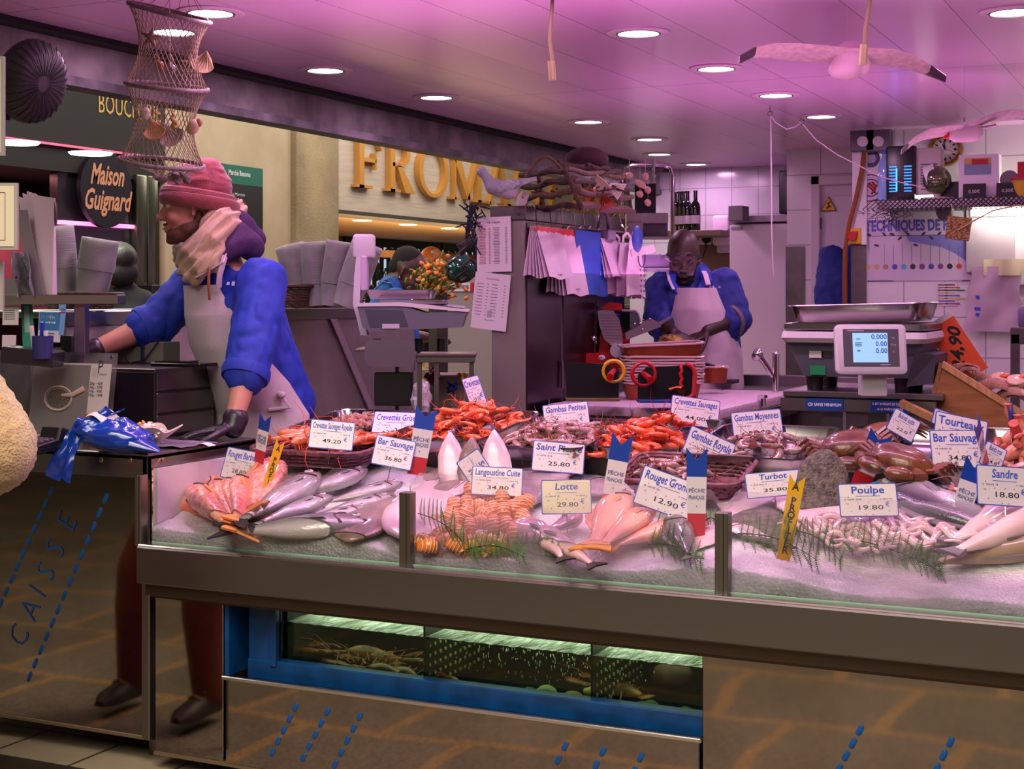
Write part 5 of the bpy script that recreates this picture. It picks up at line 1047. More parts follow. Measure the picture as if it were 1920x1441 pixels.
carrier(1152,440,52,112,'plain white carrier bag hanging behind the lettered one',.05); carrier(1172,436,58,120,'white carrier bag with pale folds left of the lettered one',.09); carrier(1190,430,62,126,'white carrier bag lettered in dark blue, rightmost on the locker',.14,True)
# blue-grey shower head gun, grey wall box, blue lid
t=thing('tape_dispenser','grey tape dispenser with a dark loop hanging on the locker','dispenser',tuple(W(1132,420,X=LX+.05))); B().tube([(0,-.06+.06*(1-math.cos(a)),-.02+.08*math.sin(a)) for a in (PI*i/12 for i in range(13))],.009,8).build('loop',mat('loop_dark','#4a4058',.4),t); B().box((.0,.05,-.05),(.05,.09,.05),None,.006).build('body',mat('dispenser_grey','#8a7f96',.4,.3),t)
q=W(1212,427,t=7.25); t=thing('letter_box','open grey sheet metal box on the wall over the carrier bags','box',q,(0,0,YAW)); B().bx(-.10,.10,-.06,.06,.02,.07,.003).bx(-.10,-.02,-.06,.06,-.05,.03,.003).bx(-.02,.11,-.06,.06,-.055,-.045).build('shell',STEELD,t); B().bx(-.02,.10,-.04,.055,-.045,.02).build('dark_slot',mat('slot_dark','#17131a',.7),t)
q=W(1193,448,t=6.6); tag(B().lathe([(.001,0),(.055,0),(.06,.006),(.05,.012),(.001,.012)],24,frame(V((0,1,0)),V((0,0,1)),V((1,0,0)),(0,0,0))).build('round_disc',mat('round_disc','#1b3a9c',.35),loc=q),'round blue lid behind the carrier bags','lid')
q=W(1205,470,t=6.75); tag(B().box((0,0,0),(.11,.05,.035),rotm(0,-12,0),.002).build('card_box',PAPER,loc=q,rot=(0,0,YAW)),'small white card box behind the carrier bags','box')
q=W(1236,478,t=7.4); t=thing('paper_roll','roll of film in a clear holder on the wall behind the man in glasses','roll',q,(0,0,YAW)); B().cyl((-.11,0,-.03),(.06,0,-.03),.035,n=20).build('roll',mat('roll_lilac','#9a8bb5',.3),t); B().bx(-.13,.08,-.03,.05,-.085,-.07,.003).build('holder',mat('holder_clear','#a79bb8',.2),t)
# driftwood traps, gull, shells above the locker
DW=mat('driftwood','#4a3626',.8,noise=(40,'#2a1d14',.2),bump=(120,.5),stretch=(1,1,1)); DW2=mat('driftwood_pale','#6a5138',.8,noise=(40,'#4a3626',.2),bump=(100,.5)); DW3=mat('driftwood_red','#5b3630',.75,noise=(40,'#3a221e',.2),bump=(100,.5))
dw=thing('driftwood_crate','stack of driftwood sticks built like a crate on the locker','driftwood crate',(LX-.1,6.1,zt))
random.seed(14)
def stick(a,b_,r,m,ta=5.9,tb=None):
    p=W(a[0],a[1],t=ta); q=W(b_[0],b_[1],t=tb or ta); n=9; pts=[p+(q-p)*i/(n-1)+V((0,0,.006*math.sin(i*1.4+a[0])))+RV*0 for i in range(n)]
    B().tube(pts,[r*(1+.18*math.sin(i*2.1+a[1])) for i in range(n)],8).build('stick',m,dw,world=True)
for a,b_,r,m,ta,tb in (((982,352),(1077,335),.013,DW,6.3,6.0),((968,352),(1075,338),.010,DW2,6.4,6.05),((975,331),(1064,318),.012,DW,6.35,6.05),((985,371),(1083,358),.012,DW2,6.3,6.0),((1000,392),(1090,383),.013,DW,6.3,6.02),
  ((1083,359),(1185,371),.014,DW3,6.0,6.9),((1074,338),(1178,353),.013,DW,6.0,6.9),((1063,318),(1168,332),.011,DW2,6.0,6.9),((1086,384),(1188,396),.016,DW3,6.0,6.95),((1060,316),(1090,392),.010,DW,6.0,6.0),((1170,330),(1186,398),.008,DW,6.9,6.9),((1092,346),(1150,322),.008,DW,6.3,6.6),((1010,330),(1020,398),.010,DW,6.35,6.35),((1045,306),(1160,322),.012,DW,6.4,6.8),((1030,312),(1105,345),.007,DW2,6.5,6.2),((1100,310),(1150,320),.010,DW,6.5,6.7)): stick(a,b_,r,m,ta,tb)
b=B(); b.tube([W(985+ (1062-985)*i/14,332-38*math.sin(PI*i/14),t=6.25) for i in range(15)],.007,7); b.build('hoop',DW2,dw,world=True)
b=B()
for i in range(26):
    p=W(random.uniform(1000,1170),random.uniform(335,385),t=random.uniform(6.2,6.6)); b.tube([p,p+V((random.uniform(-.08,.08),random.uniform(-.08,.08),random.uniform(-.03,.05)))],random.uniform(.003,.006),5)
o=b.build('twigs',DW,dw,world=True); o['kind']='stuff'
tag(B().ell((0,0,0),(.10,.10,.055)).build('dark_felt_hat',mat('felt_brown','#33181a',.9),loc=W(1100,298,t=6.7)),'dark brown rounded lump on top of the driftwood stack','ornament')
for i,(px,py,c,l) in enumerate(((1105,374,'#c2601c','orange shell inside the driftwood crate'),(1120,352,'#c4b39a','pale shell in the middle of the driftwood crate'),(1072,355,'#b8a88c','cream shell inside the left of the driftwood crate'),(1150,350,'#d2c9bd','white shell at the right of the driftwood crate'),(1135,372,'#8c2d22','red brown shell low in the driftwood crate'))):
    b=B(); b.grid(lambda u,v: V(((u-.5)*.06*(.3+v),.014*math.sin(PI*v)*(1+.12*math.cos(u*40)),(v-.3)*.06)),20,8,.003); tag(b.build('sea_shell',mat('shell_'+c[1:],c,.5),loc=W(px,py,t=6.3),rot=(0,R_(i*40),YAW)),l,'shell',group='shells in the driftwood crate')
t=thing('shell_jar','white curved shell ornament beside the standing gull','ornament',tuple(W(978,375,t=6.2)),(0,R_(30),YAW)); B().tube([(0,0,.035),(.0,0,.0),(.01,0,-.035)],[.016,.024,.02],12).build('tube_shell',mat('white_shell','#c9c0b4',.5),t); B().tube([(.0,-.024,.01),(.0,-.027,.01)],[.003,.003],8).build('hole',BLACK,t)
gl=thing('gull_figure','white and grey gull figure standing on the locker top','bird figure',tuple(W(940,383,t=6.1)),(0,0,YAW)); k=6.1/FPX
G=lambda px,py,d=0: V(((px-940)*k,d,(383-py)*k))
GW_=mat('gull_white','#cfc6c8',.5,grad=('Z',.015,.06,'#d6cccf','#8e979a')); GGR=mat('gull_grey_wing','#7f888c',.5,noise=(80,'#a9b0b0',.15))
blobobj('body',[('c',G(955,358),G(925,350),.036,.034),('c',G(925,350),G(908,328),.030,.018),('e',G(904,322),(.024,.02,.021)),('c',G(955,358),G(978,342),.03,.010)],GW_,gl,.005,3,world=False)
B().ell(G(950,350,-.028),(.055,.012,.024),rotm(0,-18,0)).build('wing',GGR,gl); B().ell(G(950,350,.028),(.055,.012,.024),rotm(0,-18,0)).build('wing',GGR,gl); B().tube([G(902,323),G(893,326)],[.007,.002],8).build('beak',mat('beak_yellow','#b58a1c',.4),gl); B().prism([(0,0),(.09,.03),(.09,.045),(-.01,.03)],.03,Matrix.Translation(G(965,352,.015))@Matrix.Rotation(PI/2,4,'X')).build('tail',GGR,gl)
for d in (-.012,.012): B().cyl(G(940,368,d),G(940,383,d),.004).ell(G(938,382,d),(.016,.01,.003)).build('leg',mat('gull_leg','#9a8a4a',.5),gl)
# tube frame rack with hanging shells at the back, bottles, fridge, microwave, dispenser
fr=thing('shell_rack','bent steel tube frame holding a net of shells at the back','frame',tuple(W(1215,410,t=7.9)))
L=lambda px,py,d=0: W(px,py,t=7.9+d)-fr.location
B().tube([L(1168,410),L(1168,330),L(1173,315),L(1185,309),L(1245,309),L(1257,315),L(1261,330),L(1261,520),V((L(1261,520).x,L(1261,520).y,.04-fr.location.z))],.011,10).tube([L(1225,308),L(1225,410)],.011,10).build('tubes',CHROME,fr); B().tube([L(1226,298),L(1226,312)],.016,10).build('ceiling_rod',STEELD,fr)
b=B()
for i in range(16):
    for s in (0,1):
        x0=1170+i*5.2; b.tube([L(min(1256,max(1170,x0+(j*6 if s else -j*6))),312+j*6,.01) for j in range(9)],.001,3)
b.build('net',mat('net_grey','#7a6f86',.8),fr); B().bx(L(1190,0).x,L(1236,0).x,L(1190,0).y,L(1190,0).y+.004,L(0,405).z,L(0,345).z).build('dark_cloth',mat('dark_cloth','#100d12',.9),fr)
for px,py,l in ((1180,329,'round'),(1210,330,'pink'),(1200,345,'pointed'),(1215,356,'star shaped'),(1215,380,'lower star shaped'),(1200,364,'tiny pale')):
    b=B(); b.ell((0,0,0),(.018,.01,.022 if 'point' not in l else .04),rotm(0,px,0),8,6); b.v=[p*(1+.3*NZ.noise(p*90)) for p in b.v]; b.tube([(0,0,.02),(0,0,.09)],.001,4); tag(b.build('hanging_shell',mat('shell_pink','#c9a38c',.6),loc=W(px,py,t=7.86)),l+' shell hanging in the steel tube frame','shell',group='shells hanging in the tube frame')
BT=mat('bottle_glass_dark','#0c0a0e',.08,coat=.5); BLB=mat('bottle_label','#c9b9cb',.6); BTY=10.25
sh=tag(B().bx(-3.55,W(1322,440,Y=BTY).x+.16,BTY-.14,BTY+.3,W(1300,436,Y=BTY).z-.03,W(1300,433,Y=BTY).z,.003).build('bottle_shelf',mat('shelf_wood','#6b5646',.6)),'brown wooden shelf carrying the wine bottles','shelf')
for i,(px,l) in enumerate(((1266,'leftmost dark wine bottle on the shelf'),(1274,'second dark wine bottle from the left'),(1281,'third dark wine bottle from the left'),(1289,'fourth dark wine bottle from the left'),(1304,'dark wine bottle standing apart at the right of the row'))):
    z0=W(1300,433,Y=BTY).z; q=W(px,433,Y=BTY-.02*i+.04); t=thing('wine_bottle',l,'bottle',(q.x,q.y,z0),group='wine bottles on the shelf'); B().lathe([(.001,0),(.033,.0),(.036,.006),(.036,.165),(.03,.195),(.015,.215),(.0135,.275),(.016,.277),(.016,.288),(.001,.289)],20).build('glass',BT,t); B().lathe([(.0363,.05),(.0367,.052),(.0367,.108),(.0363,.11)],20,caps=False).build('paper_label',BLB,t)
fz=1.945; frg=thing('refrigerator','tall white refrigerator with a microwave on top','refrigerator',(-2.63,9.95,.04)); FRW=mat('fridge_white','#c8b9c4',.4); B().bx(-.34,.336,-.1,.5,.0,fz-.09,.004).build('cabinet',FRW,frg); B().bx(-.345,.336,-.15,-.105,.02,fz-.1,.006).build('door',FRW,frg); B().bx(-.345,.336,-.15,.5,fz-.085,fz-.04,.004).build('top_panel',mat('fridge_top','#9b8fa0',.4),frg); B().bx(-.33,-.25,-.155,-.15,fz-.135,fz-.115).build('badge',mat('fridge_badge','#8a8490',.4,.5),frg)
mq=thing('microwave','black microwave oven on the white refrigerator','microwave',(-2.45,9.98,fz)); B().bx(-.19,.2,-.15,.2,.01,.30,.006).build('case',mat('microwave_case','#57545c',.4,.4),mq); B().bx(-.185,.2,-.165,-.15,.015,.295,.004).build('door',mat('microwave_black','#070708',.15),mq); B().bx(-.12,.1,-.168,-.165,.08,.24).build('window',mat('microwave_window','#131218',.1),mq)
for x in (-.16,.17): B().cyl((x,0,0),(x,0,.012),.015).build('foot',BLACK,mq)
q=W(1383,393,t=10.0); tag(B().bx(-.05,.05,-.05,.1,0,.10,.003).build('grey_box',mat('grey_box','#6f666c',.7),loc=(q.x,q.y,fz-.04)),'small grey box beside the microwave','box')
q=W(1357,432,Y=10.5); t=thing('towel_dispenser','white paper towel dispenser with a blue stripe on the back tiles','dispenser',q); B().box((0,0,0),(.13,.16,.22),None,.02,3).build('case',mat('dispenser_white','#cdb6cc',.35),t); B().tube([(-.066,-.06,0),(-.03,-.083,-.012),(.03,-.083,-.01),(.066,-.07,.004)],.004,6).build('stripe',mat('stripe_blue','#2b3fa0',.4),t); B().box((0,-.0,-.135),(.08,.1,.06),None,.01).build('outlet',mat('outlet_grey','#b09fb2',.4),t)
q=W(1321,448,Y=10.5); t=thing('wall_socket','white double wall socket with a black plug at the back','socket',q); B().box((0,.03,0),(.10,.05,.08),None,.006).build('plate',WHITE,t); B().cyl((.02,.0,-.005),(.02,-.04,-.005),.028).build('plug',BLACK,t); B().tube([(.02,-.04,-.01),(.03,-.06,-.06),(.0,-.04,-.13),(-.05,.0,-.16)],.006,6).build('cable',BLACK,t)
tag(B().bx(-.16,.16,-.02,.05,-.35,.0).build('brown_board',mat('brown_board','#6a4f42',.7),loc=(W(1330,452,Y=10.54).x,10.54,W(1330,435,Y=10.54).z)),'brown board under the wine shelf on the back tiles','board')
# ================= right wall, shelf, crates ==================================
RW=8.65
def flat(px,py,Y=None): return W(px,py,Y=(RW-.003) if Y is None else Y)
def wallM(q): return frame(V((1,0,0)),V((0,0,1)),V((0,-1,0)),q)
kw=lambda px: depth(W(px,400,Y=RW))/FPX
q=flat(1645,383,8.32); zS=W(1700,374,Y=8.32).z; sh=thing('wall_shelf','steel shelf draped with dark netting on the tiled wall','shelf',(q.x+.5,8.5,zS-.03)); SM=mat('shelf_steel','#8f8a8c',.3,1)
B().bx(q.x,1.6,8.32,RW,zS-.05,zS,.004).build('shelf_plate',SM,sh,world=True)
b=B(); random.seed(2); x=q.x-.02
while x<.6:
    for s in (1,-1): b.tube([(x,8.314,zS+.004),(x+.03*s,8.313,zS-.025),(x+.06*s,8.314,zS-.05),(x+.05*s,8.33,zS-.06)],.0022,4)
    x+=.026
for i in range(90): p=V((q.x+random.gauss(.06,.06),8.30+random.random()*.06,zS-.06-abs(random.gauss(0,.035)))); b.tube([p,p+V((random.uniform(-.04,.04),random.uniform(-.02,.02),random.uniform(-.03,.03)))],.0016,4)
o=b.build('netting',mat('dark_net','#26232b',.8),sh,world=True)
TL=mat('tube_lamp_glow','#fff6ea',.4,emit=('#fff2e2',9))
for l,x0,x1,y,z,e in (('white tube lamp under the wall shelf',-1.2,.3,8.58,zS-.075,20),('white tube lamp behind the goods on the wall shelf',-1.5,.3,8.6,zS+.02,13)):
    t=thing('tube_lamp',l,'lamp',((x0+x1)/2,y,z)); w=(x1-x0)/2; B().cyl((-w,0,0),(w,0,0),.012,n=12).build('tube',TL,t); B().bx(-w-.02,w+.02,.015,.035,-.012,.03).build('batten',WHITE,t)
    area('lamp_light',(0,-.09,0),(R_(65 if z<zS else -150),0,0),2*w,e*.36,(1,.92,.84),.03,parent=t)
cx=mat('clock_brass','#b8862f',.2,1); q=flat(1773,281); t=thing('wall_clock','brass porthole clock with black roman hour marks on the wall','clock',q); k=kw(1773); R=31*k
M=wallM((0,0,0)); B().lathe([(R*.72,.0),(R,.0),(R*1.03,.02),(R*.95,.04),(R*.80,.035),(R*.74,.02)],40,M,caps=False).build('brass_rim',cx,t); B().lathe([(.0001,.012),(R*.76,.012),(R*.76,.0),(.0001,0)],40,M).build('dial',mat('dial_face','#d4cdc8',.4),t)
b=B()
for i in range(12): a=2*PI*i/12; b.T=M@Matrix.Rotation(a,4,'Z'); b.box((0,R*.58,.0135),(R*.09 if i%3 else R*.14,R*.17,.001))
b.T=None; b.build('hour_marks',INK,t)
b=B(); b.T=M@Matrix.Rotation(R_(25),4,'Z'); b.box((0,R*.18,.015),(R*.08,R*.4,.001)); b.T=M@Matrix.Rotation(R_(8),4,'Z'); b.box((0,R*.26,.0165),(R*.06,R*.55,.001)); b.T=None; b.build('hands',INK,t)
b=B(); b.T=M@Matrix.Rotation(R_(-105),4,'Z'); b.box((0,R*.2,.018),(R*.025,R*.6,.001)); b.build('second_hand',RED,t)
b=B()
for i in range(5): a=2*PI*i/5+.4; b.T=M@Matrix.Rotation(a,4,'Z'); b.box((0,R*1.1,.02),(R*.16,R*.22,.02),None,.002)
b.build('lugs',cx,t)
ik=thing('insect_killer','black insect killer with glowing blue slits on the wall shelf','insect killer',(W(1692,372,Y=8.45).x,8.45,zS)); w=52*kw(1690); h=100*kw(1690)
B().bx(-w/2,w/2,-.06,.02,0,h,.012).build('front_case',mat('killer_black','#0b0b0e',.35),ik); B().bx(w/2-.01,w/2+.14,-.03,.06,.03,h*.95,.006).build('side_case',mat('killer_grey','#b8aca8',.4),ik)
b=B()
for c in (-.27,.27):
    for i in range(9): b.box((w*c*.95,-.061,h*(.17+.056*i)),(w*.26,.003,h*.022))
b.build('glowing_slits',mat('blue_glow','#1e6ec9',.3,emit=('#1a90ff',1.6)),ik); B().box((-w*.13,-.062,h*.38),(w*.05,.004,h*.42)).build('blue_tube',mat('blue_tube_glow','#2f7bff',.3,emit=('#2a6bff',5)),ik)
b=B()
for i in range(10): b.box((w/2+.07,-.031,h*(.2+.05*i)),(.09,.003,h*.02))
b.build('side_slits',mat('slit_teal','#2d5560',.5),ik)
t=thing('water_bottle','clear blue water bottle beside the insect killer','bottle',(W(1660,372,Y=8.48).x,8.48,zS)); B().lathe([(.001,0),(.04,0),(.043,.02),(.04,.08),(.043,.14),(.036,.21),(.016,.26),(.016,.285),(.001,.286)],20).build('bottle',mat('bottle_blue','#7fa0d6',.1,coat=.5),t); B().lathe([(.018,.27),(.018,.295),(.001,.296)],14).build('cap',mat('cap_blue','#2f4fae',.4),t)
t=thing('glass_float','iridescent glass ball lamp on a small stand on the wall shelf','glass ball',(W(1757,372,Y=8.42).x,8.42,zS)); r=26*kw(1757); B().ell((0,0,r+.03),r,None,24,16).build('globe',mat('iridescent_glass','#6f6a60',.06,.75,noise=(5,'#7a8f5c',.2)),t); B().lathe([(.001,0),(.09,0),(.09,.012),(.001,.012)],20).cyl((0,0,.01),(0,0,.04),.02).build('stand',mat('stand_pale','#b5aa9e',.4),t); B().lathe([(.06,-.01),(.085,-.01),(.085,.05),(.06,.05)],24,Matrix.Translation((-.04,.02,r+.03))@Matrix.Rotation(R_(70),4,'Y'),caps=False).build('collar',WHITE,t)
def boxcard(px,w,h,y,label,parts):
    t=thing('product_box',label,'box',(W(px,372,Y=y).x,y,zS),group='small packs on the wall shelf')
    for nm,m,bb in parts: B().bx(*bb).build(nm,m,t)
    return t
boxcard(1834,.2,.25,8.42,'white box with a red lip picture on the wall shelf',(('carton',WHITE,(-.10,.11,-.02,.10,0,.24)),('picture_sky',mat('pic_blue','#7f8fae',.5),(-.07,.07,-.024,-.02,.13,.19)),('picture_sand',mat('pic_sand','#c7a558',.5),(-.07,.07,-.024,-.02,.19,.22)),('picture_lips',mat('pic_red','#b01c20',.4),(-.03,.055,-.027,-.023,.185,.215))))
CBLK=mat('card_black','#141316',.5)
for px,l in ((1827,'black folded card before the white box on the wall shelf'),(1890,'black folded card at the right of the wall shelf')):
    t=thing('black_card',l,'card',(W(px,372,Y=8.36).x,8.36,zS),group='black cards on the wall shelf'); B().box((0,0,.04),(.12,.003,.08),rotm(-12,0,0)).build('card',CBLK,t); b=B(); b.text('0,50€',.026,wallM((0,-.012,.035))); b.build('lettering',PAPER,t)
t=thing('round_stand','round dark mesh stand behind the right black card','stand',(W(1893,372,Y=8.43).x,8.43,zS)); B().lathe([(.001,0),(.05,0),(.05,.01),(.001,.01)],20,wallM((0,0,.10))).bx(-.03,.03,-.01,.01,0,.06).build('disc',mat('mesh_grey','#6f6a72',.4,.5),t)
t=thing('yellow_tub','yellow tub with a red lid at the end of the wall shelf','tub',(W(1916,372,Y=8.4).x,8.4,zS)); B().lathe([(.001,0),(.05,0),(.056,.09),(.001,.09)],20).build('tub',mat('tub_yellow','#c9a512',.4),t); B().lathe([(.06,.09),(.06,.105),(.001,.106)],20).bx(-.02,.03,-.02,.02,.106,.19).build('lid',RED,t)
tag(B().bx(-.10,.10,-.05,.05,0,.10,.003).build('dark_case',mat('case_black','#18161a',.4),loc=(W(1795,372,Y=8.5).x,8.5,zS)),'low dark case between the glass ball and the white box','box')
# poster
q=flat(1722,470); k=kw(1722); t=thing('fishing_poster','pale poster headed TECHNIQUES DE PÊCHE with coloured dots on the tiles','poster',q); PO=mat('poster_paper','#c6b6cb',.5); PB=mat('poster_blue','#7576b8',.5); D=lambda x,y: ((x-1722)*k,(470-y)*k)
w,h=206*k,112*k
b=B(); b.T=M; b.box((0,0,.001),(w,h,.002)); b.build('sheet',PO,t)
b=B(); b.T=M; b.text('TECHNIQUES DE PÊCHE',.085,Matrix.Translation((*D(1722,423),.0026)),bold=.045,width=198*k); b.build('heading',mat('poster_violet','#4f53a8',.5),t)
b=B(); b.T=M; b.prism([D(x,y) for x,y in ((1700,441),(1825,441),(1825,503),(1808,490),(1790,476),(1765,464),(1740,459),(1705,452))],.0008,Matrix.Translation((0,0,.002))); b.build('sea',PB,t)
b=B(); b.T=M; b.box((*D(1722,441),.0028),(200*k,.003,.0004))
for i in range(10): x=1642+i*17; b.box((*D(x+17,475),.0028),(.0016,36*k,.0004))
random.seed(4)
for i in range(13): x=1630+i*14.5; b.ell((*D(x,random.choice((438,446,459))),.003),(.016,.007,.0006),rotm(0,0,random.uniform(-60,60)),8,4)
b.box((*D(1650,526),.0028),(50*k,.004,.0004)); b.box((*D(1810,526),.0028),(18*k,.004,.0004)); b.build('drawing',mat('poster_ink','#3a3548',.6),t)
for i,c in enumerate(('c9b35a','c09a78','a8806e','4a4fb0','5aa0d0','2e3330','7a3a7a','4a4aa0','7a3a80','26242c','b8402e','5a90c4')):
    b=B(); b.T=M; b.cyl((*D(1628+i*16.8,499.5),.002),(*D(1628+i*16.8,499.5),.003),5.2*k,n=20); b.build('colour_dot',mat('dot_'+c,'#'+c,.5),t)
q=flat(1778,551); t=thing('colour_chart','small white chart with short colour bars under the poster','chart',q); b=B(); b.T=M; b.box((0,0,.001),(32*k,44*k,.002)); b.build('sheet',mat('chart_paper','#cfc4c9',.5),t)
for i,c in enumerate(('2e3330','b04030','2f5a32','c9b040','4a55c0','c9b040','3a55c0','a03a50')):
    b=B(); b.T=M; b.box((4*k+(i%3)*.012,(17-5*i)*k,.0024),(.05+.03*(i%3),.007,.0006)); b.box((-10*k,(17-5*i)*k,.0024),(.05,.006,.0006)); b.build('bar',mat('bar_'+c,'#'+c,.5),t)
# round stickers, boxes, switch, cable
q=flat(1633,297); t=thing('navy_sticker','round navy sticker with tiny white lines on the wall','sticker',q); B().lathe([(.001,.002),(17*k,.002),(17*k,0),(.001,0)],30,M).build('disc',mat('navy','#23265e',.5),t); b=B(); b.T=M
for i in range(6): b.box((0,(6-2.6*i)*k,.0025),((22-abs(i-2.5)*3)*k,.006,.0006))
b.build('lines',mat('pale_print','#b9b3cc',.6),t)
q=flat(1633,352); t=thing('club_sticker','round white sticker with a red emblem on the wall','sticker',q); B().lathe([(.001,.002),(25*k,.002),(25*k,0),(.001,0)],36,M).build('disc',mat('sticker_pale','#cdb9cc',.5),t)
b=B(); b.T=M; 
for rr in (25,16): b.tube([(rr*k*math.cos(2*PI*i/36),rr*k*math.sin(2*PI*i/36),.003) for i in range(36)],.003,4,closed=True)
b.build('rings',mat('ring_navy','#3c3564',.5),t); b=B(); b.T=M
for x0,y0,x1,y1 in ((-9,9,9,-10),(-4,10,6,0),(2,11,10,3),(9,-2,1,-12),(12,6,6,-4)): b.tube([(x0*k,y0*k,.004),(x1*k,y1*k,.004)],2*k,4)
b.build('emblem',mat('emblem_red','#a83848',.5),t)
for px,l in ((1623,'left'),(1652,'right')):
    q=flat(px,261); t=thing('junction_box',l+' grey junction box under the ceiling at the corner','junction box',q,group='junction boxes at the corner'); B().bx(-.075,.065,-.07,0,-.075,.075,.006).build('case',mat('box_mauve','#5d5464',.4),t); B().cyl((0,-.07,-.02),(0,-.09,-.02),.03).build('cap',WHITE,t)
p=[W(1621,282,Y=8.6),W(1616,320,Y=8.58),W(1605,370,Y=8.57),W(1592,420,Y=8.57),W(1585,470,Y=8.58),W(1584,530,Y=8.58),W(1585,640,Y=8.6)]
tag(B().tube(p,.014,8).build('copper_pipe',mat('rust_pipe','#8a4a22',.45,.3)),'rust brown pipe running down the wall corner','pipe')
q=W(1602,443,Y=8.61); t=thing('emergency_switch','yellow box switch with a red knob on the wall corner','switch',q); B().bx(-.045,.045,-.04,.0,-.045,.045,.003).build('plate',mat('switch_yellow','#d6a213',.4),t); B().bx(.045,.075,-.03,0,-.05,.05,.003).build('back_box',WHITE,t); B().cyl((0,-.04,0),(0,-.065,0),.026).bx(-.03,.03,-.06,-.045,.015,.026).build('knob',RED,t)
q=W(1797,428,Y=8.30); t=thing('chipboard_block','square chipboard block hung on cord below the wall shelf','board',q); B().box((0,0,0),(.125,.03,.125),rotm(0,8,0),.002).build('block',mat('chipboard','#b08a50',.7,noise=(70,'#5a3a1c',.1),stretch=(1,3,2)),t); B().tube([(0,-.016,-.01),(.07,-.03,.03),(.18,-.02,.09),(.30,-.02,.115),(.5,-.02,.10)],.004,6).tube([(-.03,0,.06),(-.035,0,.13)],.003,5).build('cord',mat('cord_beige','#c4a880',.6),t)
t=thing('dome_camera','small dark dome camera under the wall shelf','camera',(W(1771,398,Y=8.45).x,8.45,zS-.05)); B().lathe([(.001,-.07),(.03,-.06),(.045,-.03),(.05,0),(.001,0)],20).build('dome',mat('dome_grey','#5a575c',.3),t)
q=flat(1857,450,8.63); t=thing('plastic_folder','grey plastic folder hanging on the wall right of the poster','folder',q); B().bx(-.13,.13,-.012,.012,-.18,.19,.003).build('folder',mat('folder_grey','#a5979c',.4),t)
q=flat(1866,540,8.60); t=thing('hanging_bag','wrinkled pale paper bag hanging under the plastic folder','bag',q); b=B(); f=lambda u,v: V(((u-.5)*(.26+.05*v)+.01*math.sin(v*12),-.02+.012*math.sin(u*9+v*4),.12-.36*v)); b.grid(f,14,14,.004); b.build('paper',mat('bag_mauve','#b39bac',.6),t); b=B(); b.text('~',.05,frame(V((0,0,1)),V((-1,0,0)),V((0,-1,0)),(-.09,-.036,-.1)),width=.13); b.build('printing',BLUEINK,t); b=B(); b.grid(lambda u,v: V(((u-.5)*.22+.05,-.03+.02*math.sin(u*8),.16-.09*v)),12,6,.006); b.build('crumpled_top',mat('bag_cream','#c9bd9a',.6),t)
tag(B().bx(-.012,.012,-.02,0,-.14,.14,.002).build('knife_magnet',mat('magnet_navy','#262038',.4),loc=flat(1829,528)),'thin dark magnet bar on the wall beside the poster','bar')
q=flat(1925,440); t=thing('blue_poster','blue poster at the right edge of the wall','poster',q); B().bx(-.05,.3,-.006,0,-.2,.27).build('sheet',mat('poster_teal','#2a6f9a',.5),t); B().bx(-.06,-.05,-.012,0,-.21,.28).build('frame',mat('frame_dark','#1d1a26',.4),t)
tag(B().bx(-.05,.17,-.02,0,-.25,.25,.003).build('cable_duct',mat('duct_white','#cfc5c6',.4),loc=flat(1893,450)),'white cable duct panel right of the plastic folder','panel')
# work table at the right edge
q=W(1912,640,Y=7.6); t=thing('work_stand','dark grey stand with a lilac box at the right edge','stand',(q.x,q.y,.04)); B().bx(-.02,.5,-.2,.2,W(1912,612,Y=7.6).z-.12,W(1912,612,Y=7.6).z-.04,.004).build('top',STEELD,t); B().bx(-.02,.02,-.2,-.16,0,W(1912,625,Y=7.6).z-.04).bx(.4,.44,-.2,-.16,0,W(1912,625,Y=7.6).z-.04).build('legs',STEELD,t); B().bx(.0,.4,-.1,.15,W(1912,600,Y=7.6).z-.08,W(1912,588,Y=7.6).z,.02).build('lilac_box',mat('lilac_plastic','#6a5f80',.4),t)
# crates of scallops
CW=mat('crate_wood','#a5713f',.6,noise=(5,'#7a4c26',.2),stretch=(1,1,7)); CWP=mat('crate_wood_pale','#c79a66',.6,noise=(12,'#a9794a',.2),stretch=(6,1,1))
cY=4.75; crt=thing('scallop_crate','tilted wooden crate of scallops at the right end','crate',tuple(W(1762,760,Y=cY))); q=crt.location; L=lambda px,py,dy=0: W(px,py,Y=cY+dy)-q
def board(pts,th,m,nm,dy=0):
    P=[L(x,y,dy) for x,y in pts]; n=len(P); B().add(P+[p+V((0,th,0)) for p in P],[tuple(range(n)),tuple(range(2*n-1,n-1,-1))]+[(i,(i+1)%n,(i+1)%n+n,i+n) for i in range(n)]).build(nm,m,crt)
board([(1768,686),(2080,880),(2060,960),(1748,765)],.012,CW,'side_board'); board([(1768,677),(2084,873),(2080,884),(1766,689)],.02,CWP,'top_batten',-.008); board([(1768,677),(2084,873),(2080,884),(1766,689)],.02,CWP,'rear_batten',.30); board([(1745,765),(2060,962),(2058,972),(1743,776)],.32,CWP,'bottom')
B().add([L(1768,680),L(1768,680,.32),L(1748,765,.32),L(1748,765)]+[p+V((-.012,0,0)) for p in (L(1768,680),L(1768,680,.32),L(1748,765,.32),L(1748,765))],[(0,1,2,3),(7,6,5,4),(0,4,5,1),(1,5,6,2),(2,6,7,3),(3,7,4,0)]).build('end_board',CW,crt)
tag(B().box((0,0,0),(.30,.05,.02),rotm(0,24,0)).build('wood_batten',CWP,loc=W(1775,795,Y=4.62)),'loose pale batten below the tilted crate','batten')
SHM=mat('scallop_shell','#a5765c',.5,noise=(14,'#6e4636',.2),bump=(60,.4)); MEAT=mat('scallop_meat','#d9b49c',.25,coat=.5); ROE=mat('scallop_roe','#e0662a',.25,coat=.5)
